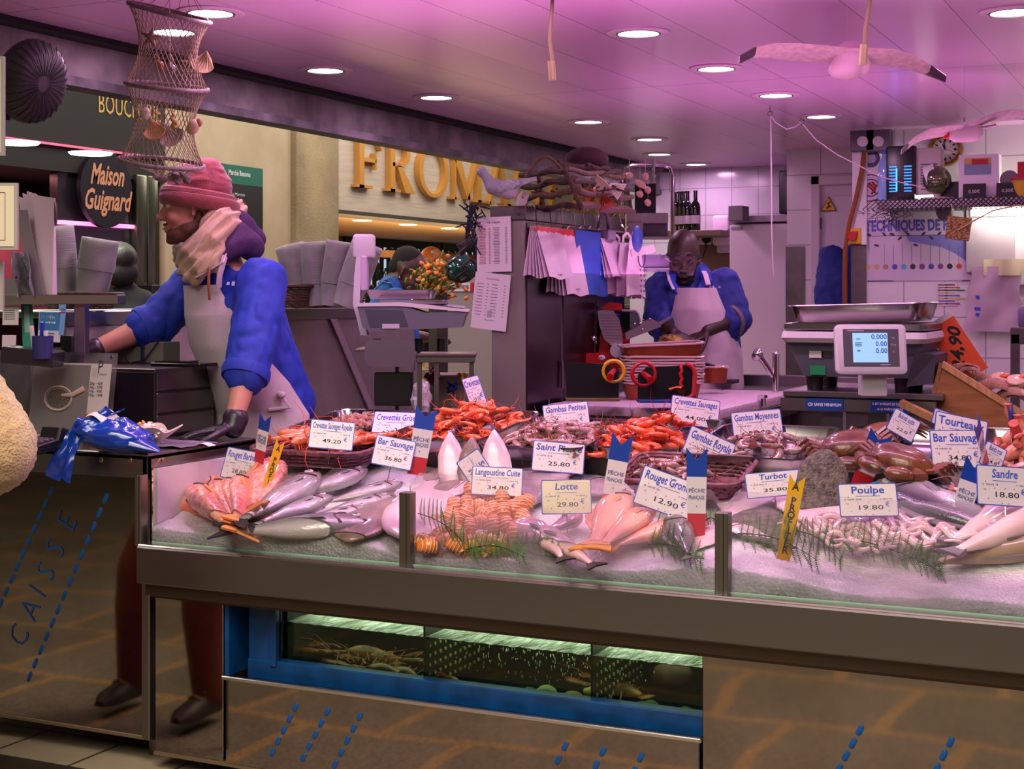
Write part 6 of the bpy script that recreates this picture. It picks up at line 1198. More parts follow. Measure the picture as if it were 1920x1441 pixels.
def scallop(px,py,dy,label,open_=False,rot=(0,0,0)):
    t=thing('scallop',label,'scallop',W(px,py,Y=cY+dy),rot,group='scallops in the crate'); b=B()
    f=lambda u,v: V((.062*v*math.sin((u-.5)*2.6),.062*v*math.cos((u-.5)*2.6)-.03,.016*math.sin(PI*v)*(1+.12*math.cos(u*60))))
    b.grid(f,40,9,.003); b.build('shell',SHM,t)
    if open_: B().ell((0,.005,.016),(.03,.028,.012)).build('meat',MEAT,t); B().ell((.018,.016,.024),(.018,.010,.008),rotm(0,0,40)).build('roe',ROE,t)
random.seed(31)
for px,py,dy,l,o in ((1800,690,.08,'brown closed scallop at the top end of the crate',0),(1812,694,.2,'closed scallop behind the top one of the crate',0),(1838,708,.12,'brown scallop second from the top of the crate',0),(1872,718,.14,'open scallop with pale meat at the right of the crate',1),(1905,722,.05,'open scallop showing orange roe',1),(1890,738,.02,'closed scallop under the open ones',0),(1860,722,.03,'brown scallop leaning on the crate rim',0),(1915,745,.03,'open scallop lowest at the right edge',1)): scallop(px,py,dy,l,o,(R_(random.uniform(10,45)),R_(random.uniform(-10,25)),R_(random.uniform(-40,40))))
q=W(1795,655,Y=5.0); t=thing('orange_sign','orange card with black handwriting stuck in the scallop crate','sign',q,(0,0,0)); Ms=Matrix.Rotation(R_(-33),4,'Y'); b=B(); b.T=Ms; b.box((0,0,0),(.10,.003,.20)); b.build('card',mat('card_orange','#e0562a',.5),t); b=B(); b.T=Ms; b.box((0,-.001,.108),(.10,.003,.018)); b.build('white_edge',PAPER,t)
b=B(); b.T=Ms@M; b.text('24,90',.055,Matrix.Rotation(R_(65),4,'Z')@Matrix.Translation((0,.0,.002)),bold=.03,shear=.3,width=.15); b.build('handwriting',INK,t)
# ================= aisle opposite: butcher, wall, cheese shop =================
XO=-6.0
def XP(px,py,X=XO): return W(px,py,X=X)
def MX(q): return frame(V((0,1,0)),V((0,0,1)),V((1,0,0)),q)     # lettering on planes that face the stall
PW=mat('beige_plaster','#b0a18a',.8,noise=(3,'#9c8a6c',.25),bump=(60,.15)); CP_=mat('concrete_pillar','#9a8a6a',.85,noise=(2.2,'#6f6047',.22),bump=(70,.5))
y310=XP(310,300).y; y545=XP(545,300).y; y628=XP(628,300).y
o=B().bx(XO-.2,XO,y310,y545,-.02,3.4).build('wall_left',PW); structure(o)
o=B().bx(XO-.2,XO+.05,y545,y628-.02,-.02,3.4,.01).build('pillar',CP_); structure(o)
o=B().bx(XO-.2,XO+.02,y628,17.5,2.05,3.2).build('cheese_shop_fascia',mat('fascia_grey','#b8ab9c',.6,noise=(60,'#a5988a',.2),stretch=(1,.05,1))); structure(o)
o=B().bx(XO-.25,XO+.03,y628-.03,17.5,2.025,2.055).bx(XO-.02,XO+.03,y628-.035,y628,0,2.05).build('trim_6',mat('fascia_edge','#5c5854',.4,.5)); structure(o)
o=B().bx(XO-.2,XO,2.5,y310,2.9,3.4).build('wall_left_upper',PW); structure(o)
# FROMAGERIE: raised wooden serif letters
GO=mat('golden_letter','#b5803a',.4); GS=mat('letter_side','#5a3a18',.5)
def serif(ch,w,h):
    """strokes of a classic serif capital: list of outlines"""
    t=.17*h; n=.07*h; s=.05*h; P=[]
    bar=lambda x0,x1,y0,y1: P.append([(x0,y0),(x1,y0),(x1,y1),(x0,y1)])
    foot=lambda x0,x1,y: P.append([(x0,y),(x1,y),(x1,y+s),(x0,y+s)])
    arc=lambda cx,cy,rx,ry,a0,a1,tx,ty,k=18: P.append([(cx+rx*math.cos(R_(a0+(a1-a0)*i/k)),cy+ry*math.sin(R_(a0+(a1-a0)*i/k))) for i in range(k+1)]+[(cx+(rx-tx)*math.cos(R_(a1+(a0-a1)*i/k)),cy+(ry-ty)*math.sin(R_(a1+(a0-a1)*i/k))) for i in range(k+1)])
    if ch=='F': bar(.12*w,.12*w+t,0,h); foot(0,.62*w,0); foot(0,.3*w,h-s); bar(.2*w,w,h-n,h); P.append([(w,h),(w,h*.72),(w-n*.6,h*.72),(w-.2*w,h-n),(w-.2*w,h)]); bar(.3*w,.75*w,h*.48,h*.48+n); bar(.72*w,.72*w+n*.8,h*.36,h*.66)
    elif ch=='R': bar(.12*w,.12*w+t,0,h); foot(0,.5*w,0); foot(0,.3*w,h-s); arc(.45*w,h*.74,.42*w,h*.26,-90,90,t*.85,n); bar(.2*w,.46*w,h-n,h); bar(.2*w,.46*w,h*.48,h*.48+n); P.append([(.36*w,h*.5),(.36*w+t,h*.5),(w,s),(w*1.06,0),(w*.68,0)])
    elif ch=='O': arc(w/2,h/2,w/2,h*.52,0,360,t*.95,n,36)
    elif ch=='M': bar(.1*w,.1*w+n*.8,0,h); foot(0,.24*w,0); P.append([(0,h),(.1*w+t,h),(.56*w,.03*h),(.46*w,.03*h)]); P.append([(.46*w,.03*h),(.53*w,.03*h),(.86*w,h),(.78*w,h)]); bar(.78*w,.78*w+t*.9,0,h); foot(.66*w,w*1.06,0); foot(0,.2*w,h-s); foot(.8*w,w*1.06,h-s)
    elif ch=='A': P.append([(.1*w,0),(.1*w+n*.8,0),(.55*w,h),(.47*w,h)]); P.append([(.47*w,h),(.56*w,h),(.95*w,0),(.95*w-t,0)]); bar(.25*w,.72*w,h*.3,h*.3+n*.8); foot(0,.28*w,0); foot(.62*w,w*1.05,0)
    elif ch=='G': arc(w*.52,h/2,w*.52,h*.52,55,325,t*.95,n,30); bar(w*.82,w*.82+t*.8,h*.06,h*.42); foot(w*.66,w*1.06,h*.42); bar(w*.86,w*.86+n*.6,h*.66,h*.96)
    elif ch=='E': bar(.12*w,.12*w+t,0,h); foot(0,.4*w,0); bar(.2*w,w,h-n,h); bar(.2*w,w,0,n); bar(.3*w,.75*w,h*.48,h*.48+n); bar(w-n*.6,w,h*.74,h); bar(w-n*.6,w,0,h*.28)
    elif ch=='I': bar(.3*w,.3*w+t,0,h); foot(.05*w,.95*w,0); foot(.05*w,.95*w,h-s)
    return P
zb=XP(655,353).z+.01; hl=XP(672,250).z-zb
for ch,a,c in (('F',653,703),('R',712,762),('O',772,828),('M',833,897),('A',900,948),('G',956,1008),('E',1018,1056),('R',1064,1100),('I',1108,1120),('E',1127,1155)):
    ya=XP(a,300).y; yb=XP(c,300).y; b=B()
    for p in serif(ch,yb-ya,hl): b.prism(p,.05,MX((XO+.022,ya,zb)))
    tag(b.build('fascia_letter',GO,sharp=20),'golden brown raised serif letter %s on the cheese shop fascia'%{'F':'F, first','R':'R','O':'O','M':'M','A':'A above the gull','G':'G behind the driftwood','E':'E','I':'I'}[ch] + ('' if ch not in 'RE' else (' between F and O' if a==712 else (' hidden behind driftwood' if a==1064 else (' after the G' if a==1018 else ' at the far end')))),'letter',group='letters of the cheese shop sign')
# cheese shop inside
WM=mat('warm_wood','#8a5a2a',.5,noise=(6,'#6a401c',.2)); WC=mat('warm_ceiling','#d9b483',.5)
o=B().bx(-9.3,XO-.2,y628,18,2.1,2.16).build('ceiling_cheese_shop',WC); structure(o)
for i,(px,py) in enumerate(((679,413),(765,421),(843,428))):
    q=W(px,py,Z=2.098); t=thing('warm_downlight','round warm lamp in the cheese shop ceiling, %s from the left'%('first','second','third')[i],'ceiling light',q,group='warm lamps of the cheese shop'); B().lathe([(.001,-.006),(.085,-.006),(.09,0),(.001,0)],24).build('lens',mat('warm_glow','#ffd9a0',.4,emit=('#ffc27a',6)),t); area('lamp_light',(0,0,-.03),(0,0,0),.2,16,(1,.66,.34),parent=t)
area('cheese_shop_light',(-7.6,13.5,2.05),(0,0,0),1.6,110,(1,.66,.38),5); area('cheese_ceiling_fill',(-6.6,12.5,1.38),(PI,0,0),.8,60,(1,.62,.30),5)  # second one is an added upward fill to brighten the shop ceiling
XBK=-9.2
o=B().bx(XBK-.1,XBK,11.5,14.9,-.02,2.1).bx(XBK-.1,XBK,14.9,20,-.02,1.0).build('wall_cheese_shop',mat('warm_wall','#8a6a4a',.7)); structure(o)
o=B().bx(-9.3,-6.2,y628-.1,y628,-.02,2.1).build('wall_cheese_side',mat('orange_wall','#b5702c',.6)); structure(o)
wn_=thing('window_1','window with black bars and leaves outside, behind the cheese shop','window',(XBK,17,1)); wn_['kind']='structure'
b=B()
y=14.95
while y<20: b.bx(XBK-.02,XBK+.02,y-.02,y+.02,1.0,2.02); y+=.17
b.bx(XBK-.04,XBK+.04,14.9,20,2.0,2.12).bx(XBK-.05,XBK+.05,17.3,17.42,1,2.1).build('bars',mat('bar_black','#101214',.4),wn_,world=True)
o=B().bx(XBK-2.0,XBK-1.95,13,23,-.5,4.5).build('sky_backdrop',mat('overcast_sky','#c9d4e6',.9,emit=('#b9c9e6',.9))); structure(o)
b=B(); random.seed(8)
for i in range(700):
    p=V((XBK-random.uniform(.4,1.4),random.uniform(14.5,20.5),random.uniform(.9,2.5))); d=V((random.uniform(-.3,.3),random.uniform(-.1,.1),random.uniform(-.1,.1))); s=random.uniform(.05,.12); a=random.uniform(0,6.28); u=V((.1,math.cos(a),math.sin(a)))*s; w=V((.2,-math.sin(a),math.cos(a)))*s*.45; b.add([p-u,p+w,p+u,p-w],[(0,1,2,3)])
for i in range(14): y=random.uniform(14.5,20.5); b.tube([(XBK-.9,y,-.02),(XBK-.8,y+.3,1.5),(XBK-.7,y+.9,2.4)],.02,5)
tag(b.build('garden_shrub',mat('leaf_outside','#7e9a3a',.5,noise=(6,'#4a6a24',.2))),'green leafy shrub outside the barred window','shrub')
for z,y0,y1,x in ((1.93,11.0,14.2,XBK+.3),):
    t=thing('cheese_shelf','wooden shelf of packs under the cheese shop ceiling','shelf',(x,12.6,z)); B().bx(x-.3,x+.2,y0,y1,z-.03,z).build('plank',WM,t,world=True)
    random.seed(6); y=y0+.05
    for i in range(16):
        w=random.uniform(.10,.18); h=random.uniform(.08,.15); tag(B().bx(x+.0,x+.18,y,y+w,z,z+h).build('cheese_pack',mat('pack_%d'%(i%4),('#b98a4a','#d8c9a8','#8a5a34','#c9b58a')[i%4],.5)),'pack on the wooden shelf under the cheese shop ceiling','pack',group='packs on the cheese shop shelf'); y+=w+.03
o=B().bx(-8.6,-8.45,12.2,18,1.84,1.92).build('trim_7',WM); structure(o)
cc=thing('cheese_counter','glass cheese counter in the shop opposite','counter',(-5.75,12.5,0)); B().bx(-6.2,-5.35,10.3,16,0,.82).build('base',mat('counter_steel','#9a9184',.4,.5),cc,world=True); B().bx(-5.37,-5.35,10.3,16,.82,1.28).build('front_glass',PANE,cc,world=True); B().bx(-6.1,-5.35,10.3,16,1.28,1.31).build('top_glass',mat('counter_top_pale','#b5aa98',.3),cc,world=True)
random.seed(12)
for i in range(26):
    t=B(); r=random.uniform(.06,.12); c=random.choice(('#d9a05a','#e0c08a','#c98a4a','#e6d3ae')); t.prism([(0,0)]+[(r*math.cos(a),r*math.sin(a)) for a in (i2*.2 for i2 in range(6))],random.uniform(.05,.09)); tag(t.build('cheese_piece',mat('cheese_'+c[1:],c,.5),loc=(random.uniform(-6.0,-5.5),10.45+i*.19,.822),rot=(0,0,random.uniform(0,6))),'piece of cheese in the glass counter of the shop opposite','cheese',group='cheeses in the counter')
# white slanted counter end with notice, float, flowers
q=W(880,560,t=9.3); ce=thing('counter_end','white slanted counter end with a small notice beside the hanging float','counter',q,(0,0,YAW)); k=9.3/FPX; G=lambda x,y: ((x-880)*k,(560-y)*k)
B().prism([G(826,537),G(893,506),G(960,506),G(960,972),G(826,972)],.3,Matrix.Translation((0,.3,0))@Matrix.Rotation(PI/2,4,'X')).build('body',mat('counter_white','#9a9588',.5),ce); b=B(); b.bx(G(843,0)[0],G(886,0)[0],-.012,0,G(0,546)[1],G(0,530)[1]); b.build('notice',PAPER,ce); b=B(); b.text("PLATEAUX D'ENTRÉE",.03,frame(V((1,0,0)),V((0,0,1)),V((0,-1,0)),(G(862,0)[0],-.014,G(0,538)[1])),bold=.02,width=34*k); b.build('lettering',INK,ce); B().bx(G(882,0)[0],G(889,0)[0],-.014,0,G(0,546)[1],G(0,530)[1]).build('red_edge',RED,ce)
fl=thing('net_float','green glass fishing float hung in a rope net','float',tuple(W(865,503,t=7.2))); r=29*7.2/FPX; B().ell((0,0,0),(r,r,r*.86),None,24,16).build('globe',mat('float_green','#15624a',.08,0,noise=(4,'#0d4a3a',.2),coat=.8),fl)
b=B()
for i in range(10):
    a=2*PI*i/10; pts=[]
    for j in range(13): th=PI*j/12; pts.append((r*1.03*math.sin(th)*math.cos(a+.5*math.sin(th*3)*(1 if i%2 else -1)),r*1.03*math.sin(th)*math.sin(a+.5*math.sin(th*3)*(1 if i%2 else -1)),-r*.88*math.cos(th)))
    b.tube(pts,.006,5)
for i in range(5): b.tube([(.02*math.cos(i),.02*math.sin(i),r*.85),(.015*i-.02,.0,r*1.5),(.03+.02*i,0,r*1.75)],.008,5)
q1=W(876,440,t=7.2)-fl.location; b.tube([(.01,0,r*.85),(q1.x*.6,q1.y*.6,q1.z*.75),tuple(q1)],.012,6); q2=W(885,385,t=6.4)-fl.location; b.tube([tuple(q1),tuple(q2)],.012,6); b.build('rope_net',mat('rope_dark','#3a342e',.8),fl)
b=B(); random.seed(9)
for i in range(60):
    p=W(random.uniform(876,902),random.uniform(385,445),t=6.25); b.tube([p,p+V((random.uniform(-.05,.05),random.uniform(-.03,.03),random.uniform(-.08,.04)))],.003,4)
tag(b.build('rope_bundle',mat('rope_navy','#20263e',.8)),'dark blue rope and net bundle hung on the locker corner','rope',kind='thing')
fw=thing('flower_bouquet','orange and green flower bouquet beside the bowed head','flowers',tuple(W(822,560,t=7.6))); random.seed(10)
for nm,c,n in (('leaves','#5f7a22',150),('orange_blooms','#d9842a',90),('yellow_blooms','#d9b04a',30)):
    b=B()
    for i in range(n): p=W(random.gauss(822,22),random.gauss(522,17),t=7.6+random.uniform(-.12,.12))-fw.location; b.ell(p,(.016,.012,.010) if nm!='leaves' else (.006,.022,.010),rotm(random.uniform(0,180),random.uniform(0,180),0),6,4)
    b.build(nm,mat('bloom_'+c[1:],c,.6),fw)
B().tube([(0,0,.02),(0,0,-1.34)],.05,10).build('vase',mat('vase_dark','#3a332c',.5),fw)
# poster on the plaster wall
q=XP(440,380,XO+.005); t=thing('market_map','green and black market map poster on the plaster wall','poster',q); ya=XP(392,380).y-q.y; yb=XP(489,380).y-q.y; za=XP(440,475).z-q.z; zt_=XP(440,310).z-q.z; zm=XP(440,345).z-q.z
B().bx(0,.012,ya,yb,zm,zt_).build('green_band',mat('map_green','#0a5a4a',.5),t); B().bx(0,.012,ya,yb,za,zm).build('black_sheet',mat('map_black','#121013',.5),t)
b=B(); M=MX((.0135,0,0)); b.text('Marché Beauvau',.05,M@Matrix.Translation(((ya+yb)/2+.02,(zm+zt_)/2+.01,0)),bold=.02,width=(yb-ya)*.42); b.text('Plan du Marché',.03,M@Matrix.Translation(((ya+yb)/2-.04,zm-.07,0)),width=(yb-ya)*.4)
for x0,x1,y0,y1 in ((-.02,.16,-.24,-.235),(-.02,.16,-.31,-.305),(-.02,-.015,-.31,-.235),(.155,.16,-.31,-.235),(-.16,.2,-.18,-.175),(-.18,-.175,-.32,-.18)): b.bx(.0137,.0145,x0,x1,y0,y1)
b.build('printing',mat('map_white','#c4c9c6',.6),t)
# butcher: dark fascia, lit cabinets, round sign
FK=mat('fascia_black','#121012',.8); o=B().bx(XO-.2,XO,2.5,y310,2.27,2.95).bx(XO-.9,XO-.01,2.5,y310,2.12,2.27).build('butcher_fascia',FK); structure(o)
tag(B().bx(XO,XO+.015,2.5,XP(245,255).y+.3,2.262,2.275).build('fascia_pink_trim',mat('pink_trim_glow','#d06a8a',.4,emit=('#d0406a',.7))),'pink glowing trim under the butcher fascia','strip')  # plain trim given its own glow, not a lamp
t=B(); M=MX(XP(216,200,XO+.004)); t.text('BOUCHERIE',.165,M@Matrix.Translation((.14,.0,0)),sx=.66); tag(t.build('butcher_lettering',mat('gold_thin','#b5924a',.4,.3)),'thin golden lettering on the black butcher fascia','lettering')
o=B().bx(-7.2,-7.1,2.5,y310,-.02,2.3).build('wall_butcher',mat('butcher_wall','#7a3f4a',.5)); structure(o)
o=B().bx(-7.2,XO-.05,y310-.02,y310+.06,-.02,2.3).build('wall_butcher_side',STEELD); structure(o)
for i,(px,py) in enumerate(((30,266),(170,286))):
    q=W(px,py,Z=2.118); t=thing('butcher_downlight',('left','right')[i]+' greenish lamp under the butcher fascia','ceiling light',q,group='lamps of the butcher'); B().lathe([(.001,-.01),(.10,-.01),(.11,0),(.001,0)],24).build('lens',mat('green_glow','#eafff0',.4,emit=('#d8ffe0',7)),t); area('lamp_light',(0,0,-.03),(0,0,0),.16,9,(.85,1,.85),parent=t)
cb=thing('meat_cabinet','red lit meat cabinet of the butcher at the left edge','cabinet',(-6.3,6.4,0)); yR=XP(128,350,-6.1).y; zc=XP(60,298,-6.1).z
B().bx(-6.7,-6.1,4.5,yR,zc-.02,zc+.09).bx(-6.12,-6.08,yR-.06,yR,1.45,zc+.05).bx(-6.7,-6.1,4.5,yR,1.35,1.5).build('steel_frame',mat('cabinet_frame','#8d9088',.3,.9),cb,world=True); B().bx(-6.7,-6.65,4.5,yR,1.45,zc).build('red_back',mat('red_back','#8a3a30',.5),cb,world=True)
B().bx(-6.3,-6.27,4.5,yR-.15,zc-.06,zc-.04).build('red_tube',mat('red_tube_glow','#ff8a78',.4,emit=('#ff5a4a',5)),cb,world=True); area('cabinet_light',(-6.3,6.3,zc-.07),(0,0,0),.1,5,(1,.35,.3),1.2,parent=None)
rs=thing('round_shop_sign','black round sign lettered Maison Guignard in copper','sign',XP(193,355,-6.0)); R=62*depth(XP(193,355,-6.0))/FPX*1.16
B().lathe([(.001,.03),(R,.03),(R,0),(.001,0)],48,MX((0,0,0))).build('disc',mat('sign_plum','#150f1c',.35),rs); b=B()
for s,dz,wd in (('Maison',.08,.30),('Guignard',-.07,.42)): b.text(s,.17,MX((.032,0,dz)),bold=.025,shear=.35,width=wd)
b.build('lettering',mat('copper_letter','#d99a78',.35,.4),rs)
tag(B().bx(-6.06,-6.0,XP(116,420).y,XP(268,430).y,XP(200,425).z,XP(200,418).z).build('pink_tube',mat('pink_tube_glow','#f0a0d0',.4,emit=('#f07ac0',1.6))),'thin pink light tube below the round shop sign','lamp')
for px,l in ((262,'left'),(283,'right')):
    y=XP(px,400).y; tag(B().bx(-6.05,-5.98,y-.05,y+.05,1.3,2.15,.01).build('steel_mullion',mat('mullion','#77786a',.25,1)),l+' upright steel mullion with green reflections at the butcher','post',group='upright steel mullions at the butcher')
o=B().bx(-6.1,-6.04,XP(118,400).y,XP(262,400).y,1.55,2.12).build('butcher_panel',mat('butcher_steel','#5b5560',.25,.9)); structure(o)
mc=thing('meat_counter','steel meat counter of the butcher, pink lit','counter',(-6.2,7,0)); B().bx(-6.9,-6.0,5.5,y310-.1,0,1.1).build('base',STEELD,mc,world=True); B().bx(-6.9,-6.0,5.5,y310-.1,1.28,1.31,.004).build('top_shelf',STEEL,mc,world=True); B().bx(-6.85,-6.7,5.5,y310-.1,1.1,1.95).build('pink_back',mat('meat_pink','#9a4a58',.5,noise=(3,'#7a2f40',.2)),mc,world=True)
area('meat_counter_light',(-6.4,7.0,1.95),(0,0,0),.3,7,(1,.5,.6),1.4)
q=W(215,503,X=-6.5); t=thing('round_badge','round black and gold badge hanging in the butcher window','badge',q); R=38*depth(q)/FPX; B().lathe([(.001,.02),(R,.02),(R,0),(.001,0)],40,MX((0,0,0))).build('disc',mat('badge_black','#1c130e',.4),t); b=B(); b.tube([MX((.022,0,0))@V((R*.92*math.cos(2*PI*i/40),R*.92*math.sin(2*PI*i/40),0)) for i in range(40)],.008,5,closed=True)
for i,ch in enumerate("FERMIER D'AUVERGNE"): a=R_(158-136*i/17); b.text(ch,.055,MX((.024,0,0))@Matrix.Translation((R*.74*math.cos(a),R*.74*math.sin(a),0))@Matrix.Rotation(a-PI/2,4,'Z'),bold=.02)
b.build('gold_ring',mat('badge_gold','#b5793a',.4,.3),t)
q=W(245,552,X=-5.95); t=thing('butcher_scale','small steel and black machine on the butcher counter','machine',q); B().bx(-.2,.1,-.16,.06,-.1,.02,.006).build('steel_body',STEELD,t); B().bx(-.2,.1,.08,.3,-.1,.06,.006).build('black_body',BLACK,t); B().cyl((.0,-.05,.02),(.0,-.05,.06),.02).build('head',CHROME,t)
# rear counter of the stall along the aisle
rc=thing('side_counter','stainless side counter running along the aisle behind the man in the scarf','counter',(-3.5,5.0,.04)); RCX=-3.5
B().bx(RCX-.5,RCX,3.9,6.3,1.325,1.35,.004).bx(RCX-.02,RCX+.01,3.9,6.3,1.30,1.345).build('ledge',STEEL,rc,world=True); B().add([(RCX,3.9,1.30),(RCX,6.3,1.30),(RCX+.12,6.3,.55),(RCX+.12,3.9,.55),(RCX-.01,3.9,1.30),(RCX-.01,6.3,1.30),(RCX+.11,6.3,.55),(RCX+.11,3.9,.55)],[(0,1,2,3),(7,6,5,4),(0,4,5,1),(1,5,6,2),(2,6,7,3),(3,7,4,0)]).build('sloping_panel',mat('panel_brushed','#aca3a0',.3,.6,noise=(5,'#8d8480',.25)),rc,world=True); B().bx(RCX-.5,RCX+.1,3.9,6.3,.04,.55).build('base',STEELD,rc,world=True)
for y in (4.35,5.55): B().add([(RCX+.005,y,1.30),(RCX+.005,y+.05,1.30),(RCX+.125,y+.45,.55),(RCX+.125,y+.40,.55)]+[(RCX+.012,y,1.30),(RCX+.012,y+.05,1.30),(RCX+.132,y+.45,.55),(RCX+.132,y+.40,.55)],[(0,1,2,3),(7,6,5,4),(0,4,5,1),(1,5,6,2),(2,6,7,3),(3,7,4,0)]).build('brace',mat('brace_pale','#b9aab5',.35,.6),rc,world=True)
# clear deli tubs nested on their side in baskets
CT=glassmat('clear_tub','#f2f6f2',haze=.6,hmin=.6,hscale=9,hazecol='#eef0ea'); 
def tubs(q,n,r,step,rot,label,w=1.0):
    t=thing('tub_stack',label,'tub stack',q,rot,group='stacks of clear tubs')
    for i in range(n):
        b=B().lathe([(r*.82,0),(r*.84,-.002),(r*.99,.085),(r*1.04,.087),(r*1.05,.092),(r*1.0,.094),(r*.97,.088),(r*.80,.002)],20,Matrix.Translation((0,0,i*step))@Matrix.Diagonal((w,1,1,1)),caps=False); b.lathe([(.001,.001),(r*.82,.001)],20,Matrix.Translation((0,0,i*step))@Matrix.Diagonal((w,1,1,1)),caps=False); b.build('tub',CT,t)
tubs(W(122,548,t=5.3),20,.052,.0075,(R_(4),R_(-4),0),'taller stack of clear tubs left of the woman\'s dark hair'); tubs(W(172,552,t=5.25),22,.062,.005,(R_(-4),R_(8),0),'wider stack of clear tubs leaning right in the basket')
for i,(px,dx) in enumerate(((575,0),(600,8),(625,16),(648,24))): tubs(W(px,572,t=6.2-.1*i),26,.075,.0066,(0,R_(-16+12*i),R_(20)),('leftmost','second','third','rightmost')[i]+' tall stack of clear tubs in the long basket on the ledge',.8)
q=W(150,574,t=5.25); basket('wicker_basket','small brown wicker basket under the clear tubs at the left',q-V((0,0,.01)),.20,.14,.055,WKB,(0,0,YAW),group='brown wicker baskets')
q=W(606,590,t=6.25); basket('wicker_basket','long brown wicker basket of clear tubs on the ledge',(q.x-.02,q.y,1.352),.17,.42,.09,WKB,(0,0,R_(-6)),group='brown wicker baskets')
# ================= hanging from the ceiling ====================================
lt_=4.55; k=lt_/FPX; q0=W(310,165,t=lt_); ln_=thing('net_lantern','hanging three hoop net lantern with shells over the man in the scarf','net lantern',q0)
NET=mat('net_beige','#7f7258',.8); HOOP=mat('hoop_grey','#5a4a4c',.6,noise=(60,'#7a6a6c'))
H=[]
for cx,cy,w,tilt in ((318,24,76,15),(313,162,76,6),(303,305,78,7)):
    c=W(cx,cy,t=lt_)-q0; r=w*k; a=R_(tilt); H.append([c+RV*(r*math.cos(t_))-UV_*(r*math.cos(t_)*math.sin(a))+FV*(r*.95*math.sin(t_))+UV_*(r*.18*math.sin(t_)) for t_ in (2*PI*i/40 for i in range(40))])
for h in H: B().tube(h,.0065,8,closed=True).build('hoop',HOOP,ln_)
bot=[W(322,338,t=lt_)-q0]*40
b=B(); ring=lambda A,i: A[i%40]
for A,C in ((H[0],H[1]),(H[1],H[2])):
    ca=sum(A,V())/40; cc_=sum(C,V())/40
    for i in range(0,40,1):
        for s in (1,-1):
            pts=[]
            for j in range(9):
                v=j/8; p=ring(A,i)*(1-v)+ring(C,i+s*7)*v; c=ca*(1-v)+cc_*v; pts.append(c+(p-c)*(1-.17*math.sin(PI*v)))
            b.tube(pts,.0011,3,caps=False)
for i in range(0,40,2):
    for s in (1,-1): b.tube([ring(H[2],i),ring(H[2],i+s*4)*.35+bot[0]*.65,bot[0]+RV*.05*math.cos(i*.157+s)+FV*.05*math.sin(i*.157)],.0012,3,caps=False)
for i in range(0,40,5): b.tube([ring(H[0],i),V((q0.x-q0.x,0,0))+W(345,-40,t=lt_)-q0],.0012,3,caps=False)
b.build('net',NET,ln_); b=B(); b.tube([W(318,-60,t=lt_)-q0,W(318,20,t=lt_)-q0,W(319,125,t=lt_)-q0],.0016,4); b.build('hanging_string',mat('string_pale','#b8b0a0',.7),ln_)
b=B(); random.seed(5)
for i in range(14): p=W(random.uniform(292,352),random.uniform(326,338),t=lt_+random.uniform(-.05,.05))-q0; b.ell(p,(.015,.012,.009),rotm(0,i*25,0),8,5)
o=b.build('knots',HOOP,ln_)
def shell(px,py,r,c,label,kind='fan',rot=0,d=0):
    q=W(px,py,t=lt_+d); b=B()
    if kind=='star':
        for i in range(5): a=2*PI*i/5+.3; b.tube([(0,0,0),(r*.6*math.cos(a),0,r*.6*math.sin(a)),(r*1.1*math.cos(a),0,r*1.1*math.sin(a))],[r*.32,r*.2,r*.05],7)
    elif kind=='cone':
        for i in range(1): b.tube([(r*.28*math.cos(j*.7)*(1-j/22),r*.28*math.sin(j*.7)*(1-j/22),r*(1-j/9)) for j in range(20)],[r*.34*(1-j/22)+.001 for j in range(20)],7)
    elif kind=='egg': b.ell((0,0,0),(r*.8,r*.6,r))
    else: b.grid(lambda u,v: V((r*1.05*v*math.sin((u-.5)*2.9),r*.35*math.sin(PI*v)*(1+.1*math.cos(u*50)),r*(.9-1.9*v*(.35+.65*math.cos((u-.5)*2.4))))),30,9,.002)
    b.build  # shape done
    return tag(b.build('sea_shell',mat('lshell_'+c,'#'+c,.5,noise=(60,'#8a6a50',.3)),loc=q,rot=(0,R_(rot),YAW)),label,'shell',group='shells in the net lantern')
shell(283,71,.030,'4a4140','dark starfish in the top of the net lantern','star',10,-.1); shell(381,115,.036,'b5a27e','cream scallop shell at the right side of the net lantern','fan',20); shell(357,120,.032,'6a6054','grey starfish behind the cream shell in the lantern','star',0,.05); shell(298,115,.022,'a5622e','orange cone shell in the upper part of the lantern','cone',160)
shell(273,213,.019,'c9c2ba','white egg shaped shell in the lower lantern','egg',0,-.1); shell(288,241,.033,'c98f66','peach scallop shell in the lower lantern','fan',-15,-.1); shell(325,222,.024,'b58a44','brown cone shell in the middle of the lower lantern','cone',170,-.1); shell(362,238,.024,'bb9c7c','spotted long shell at the right of the lower lantern','egg',25,-.1); shell(373,230,.014,'7a4a2a','small brown shell beside the spotted one','egg',10,-.1); shell(318,250,.040,'8f8c8c','grey shell deep inside the lower lantern','fan',-30,.06); shell(322,120,.026,'8a8890','pale grey cone shell in the upper lantern','cone',180,.02)
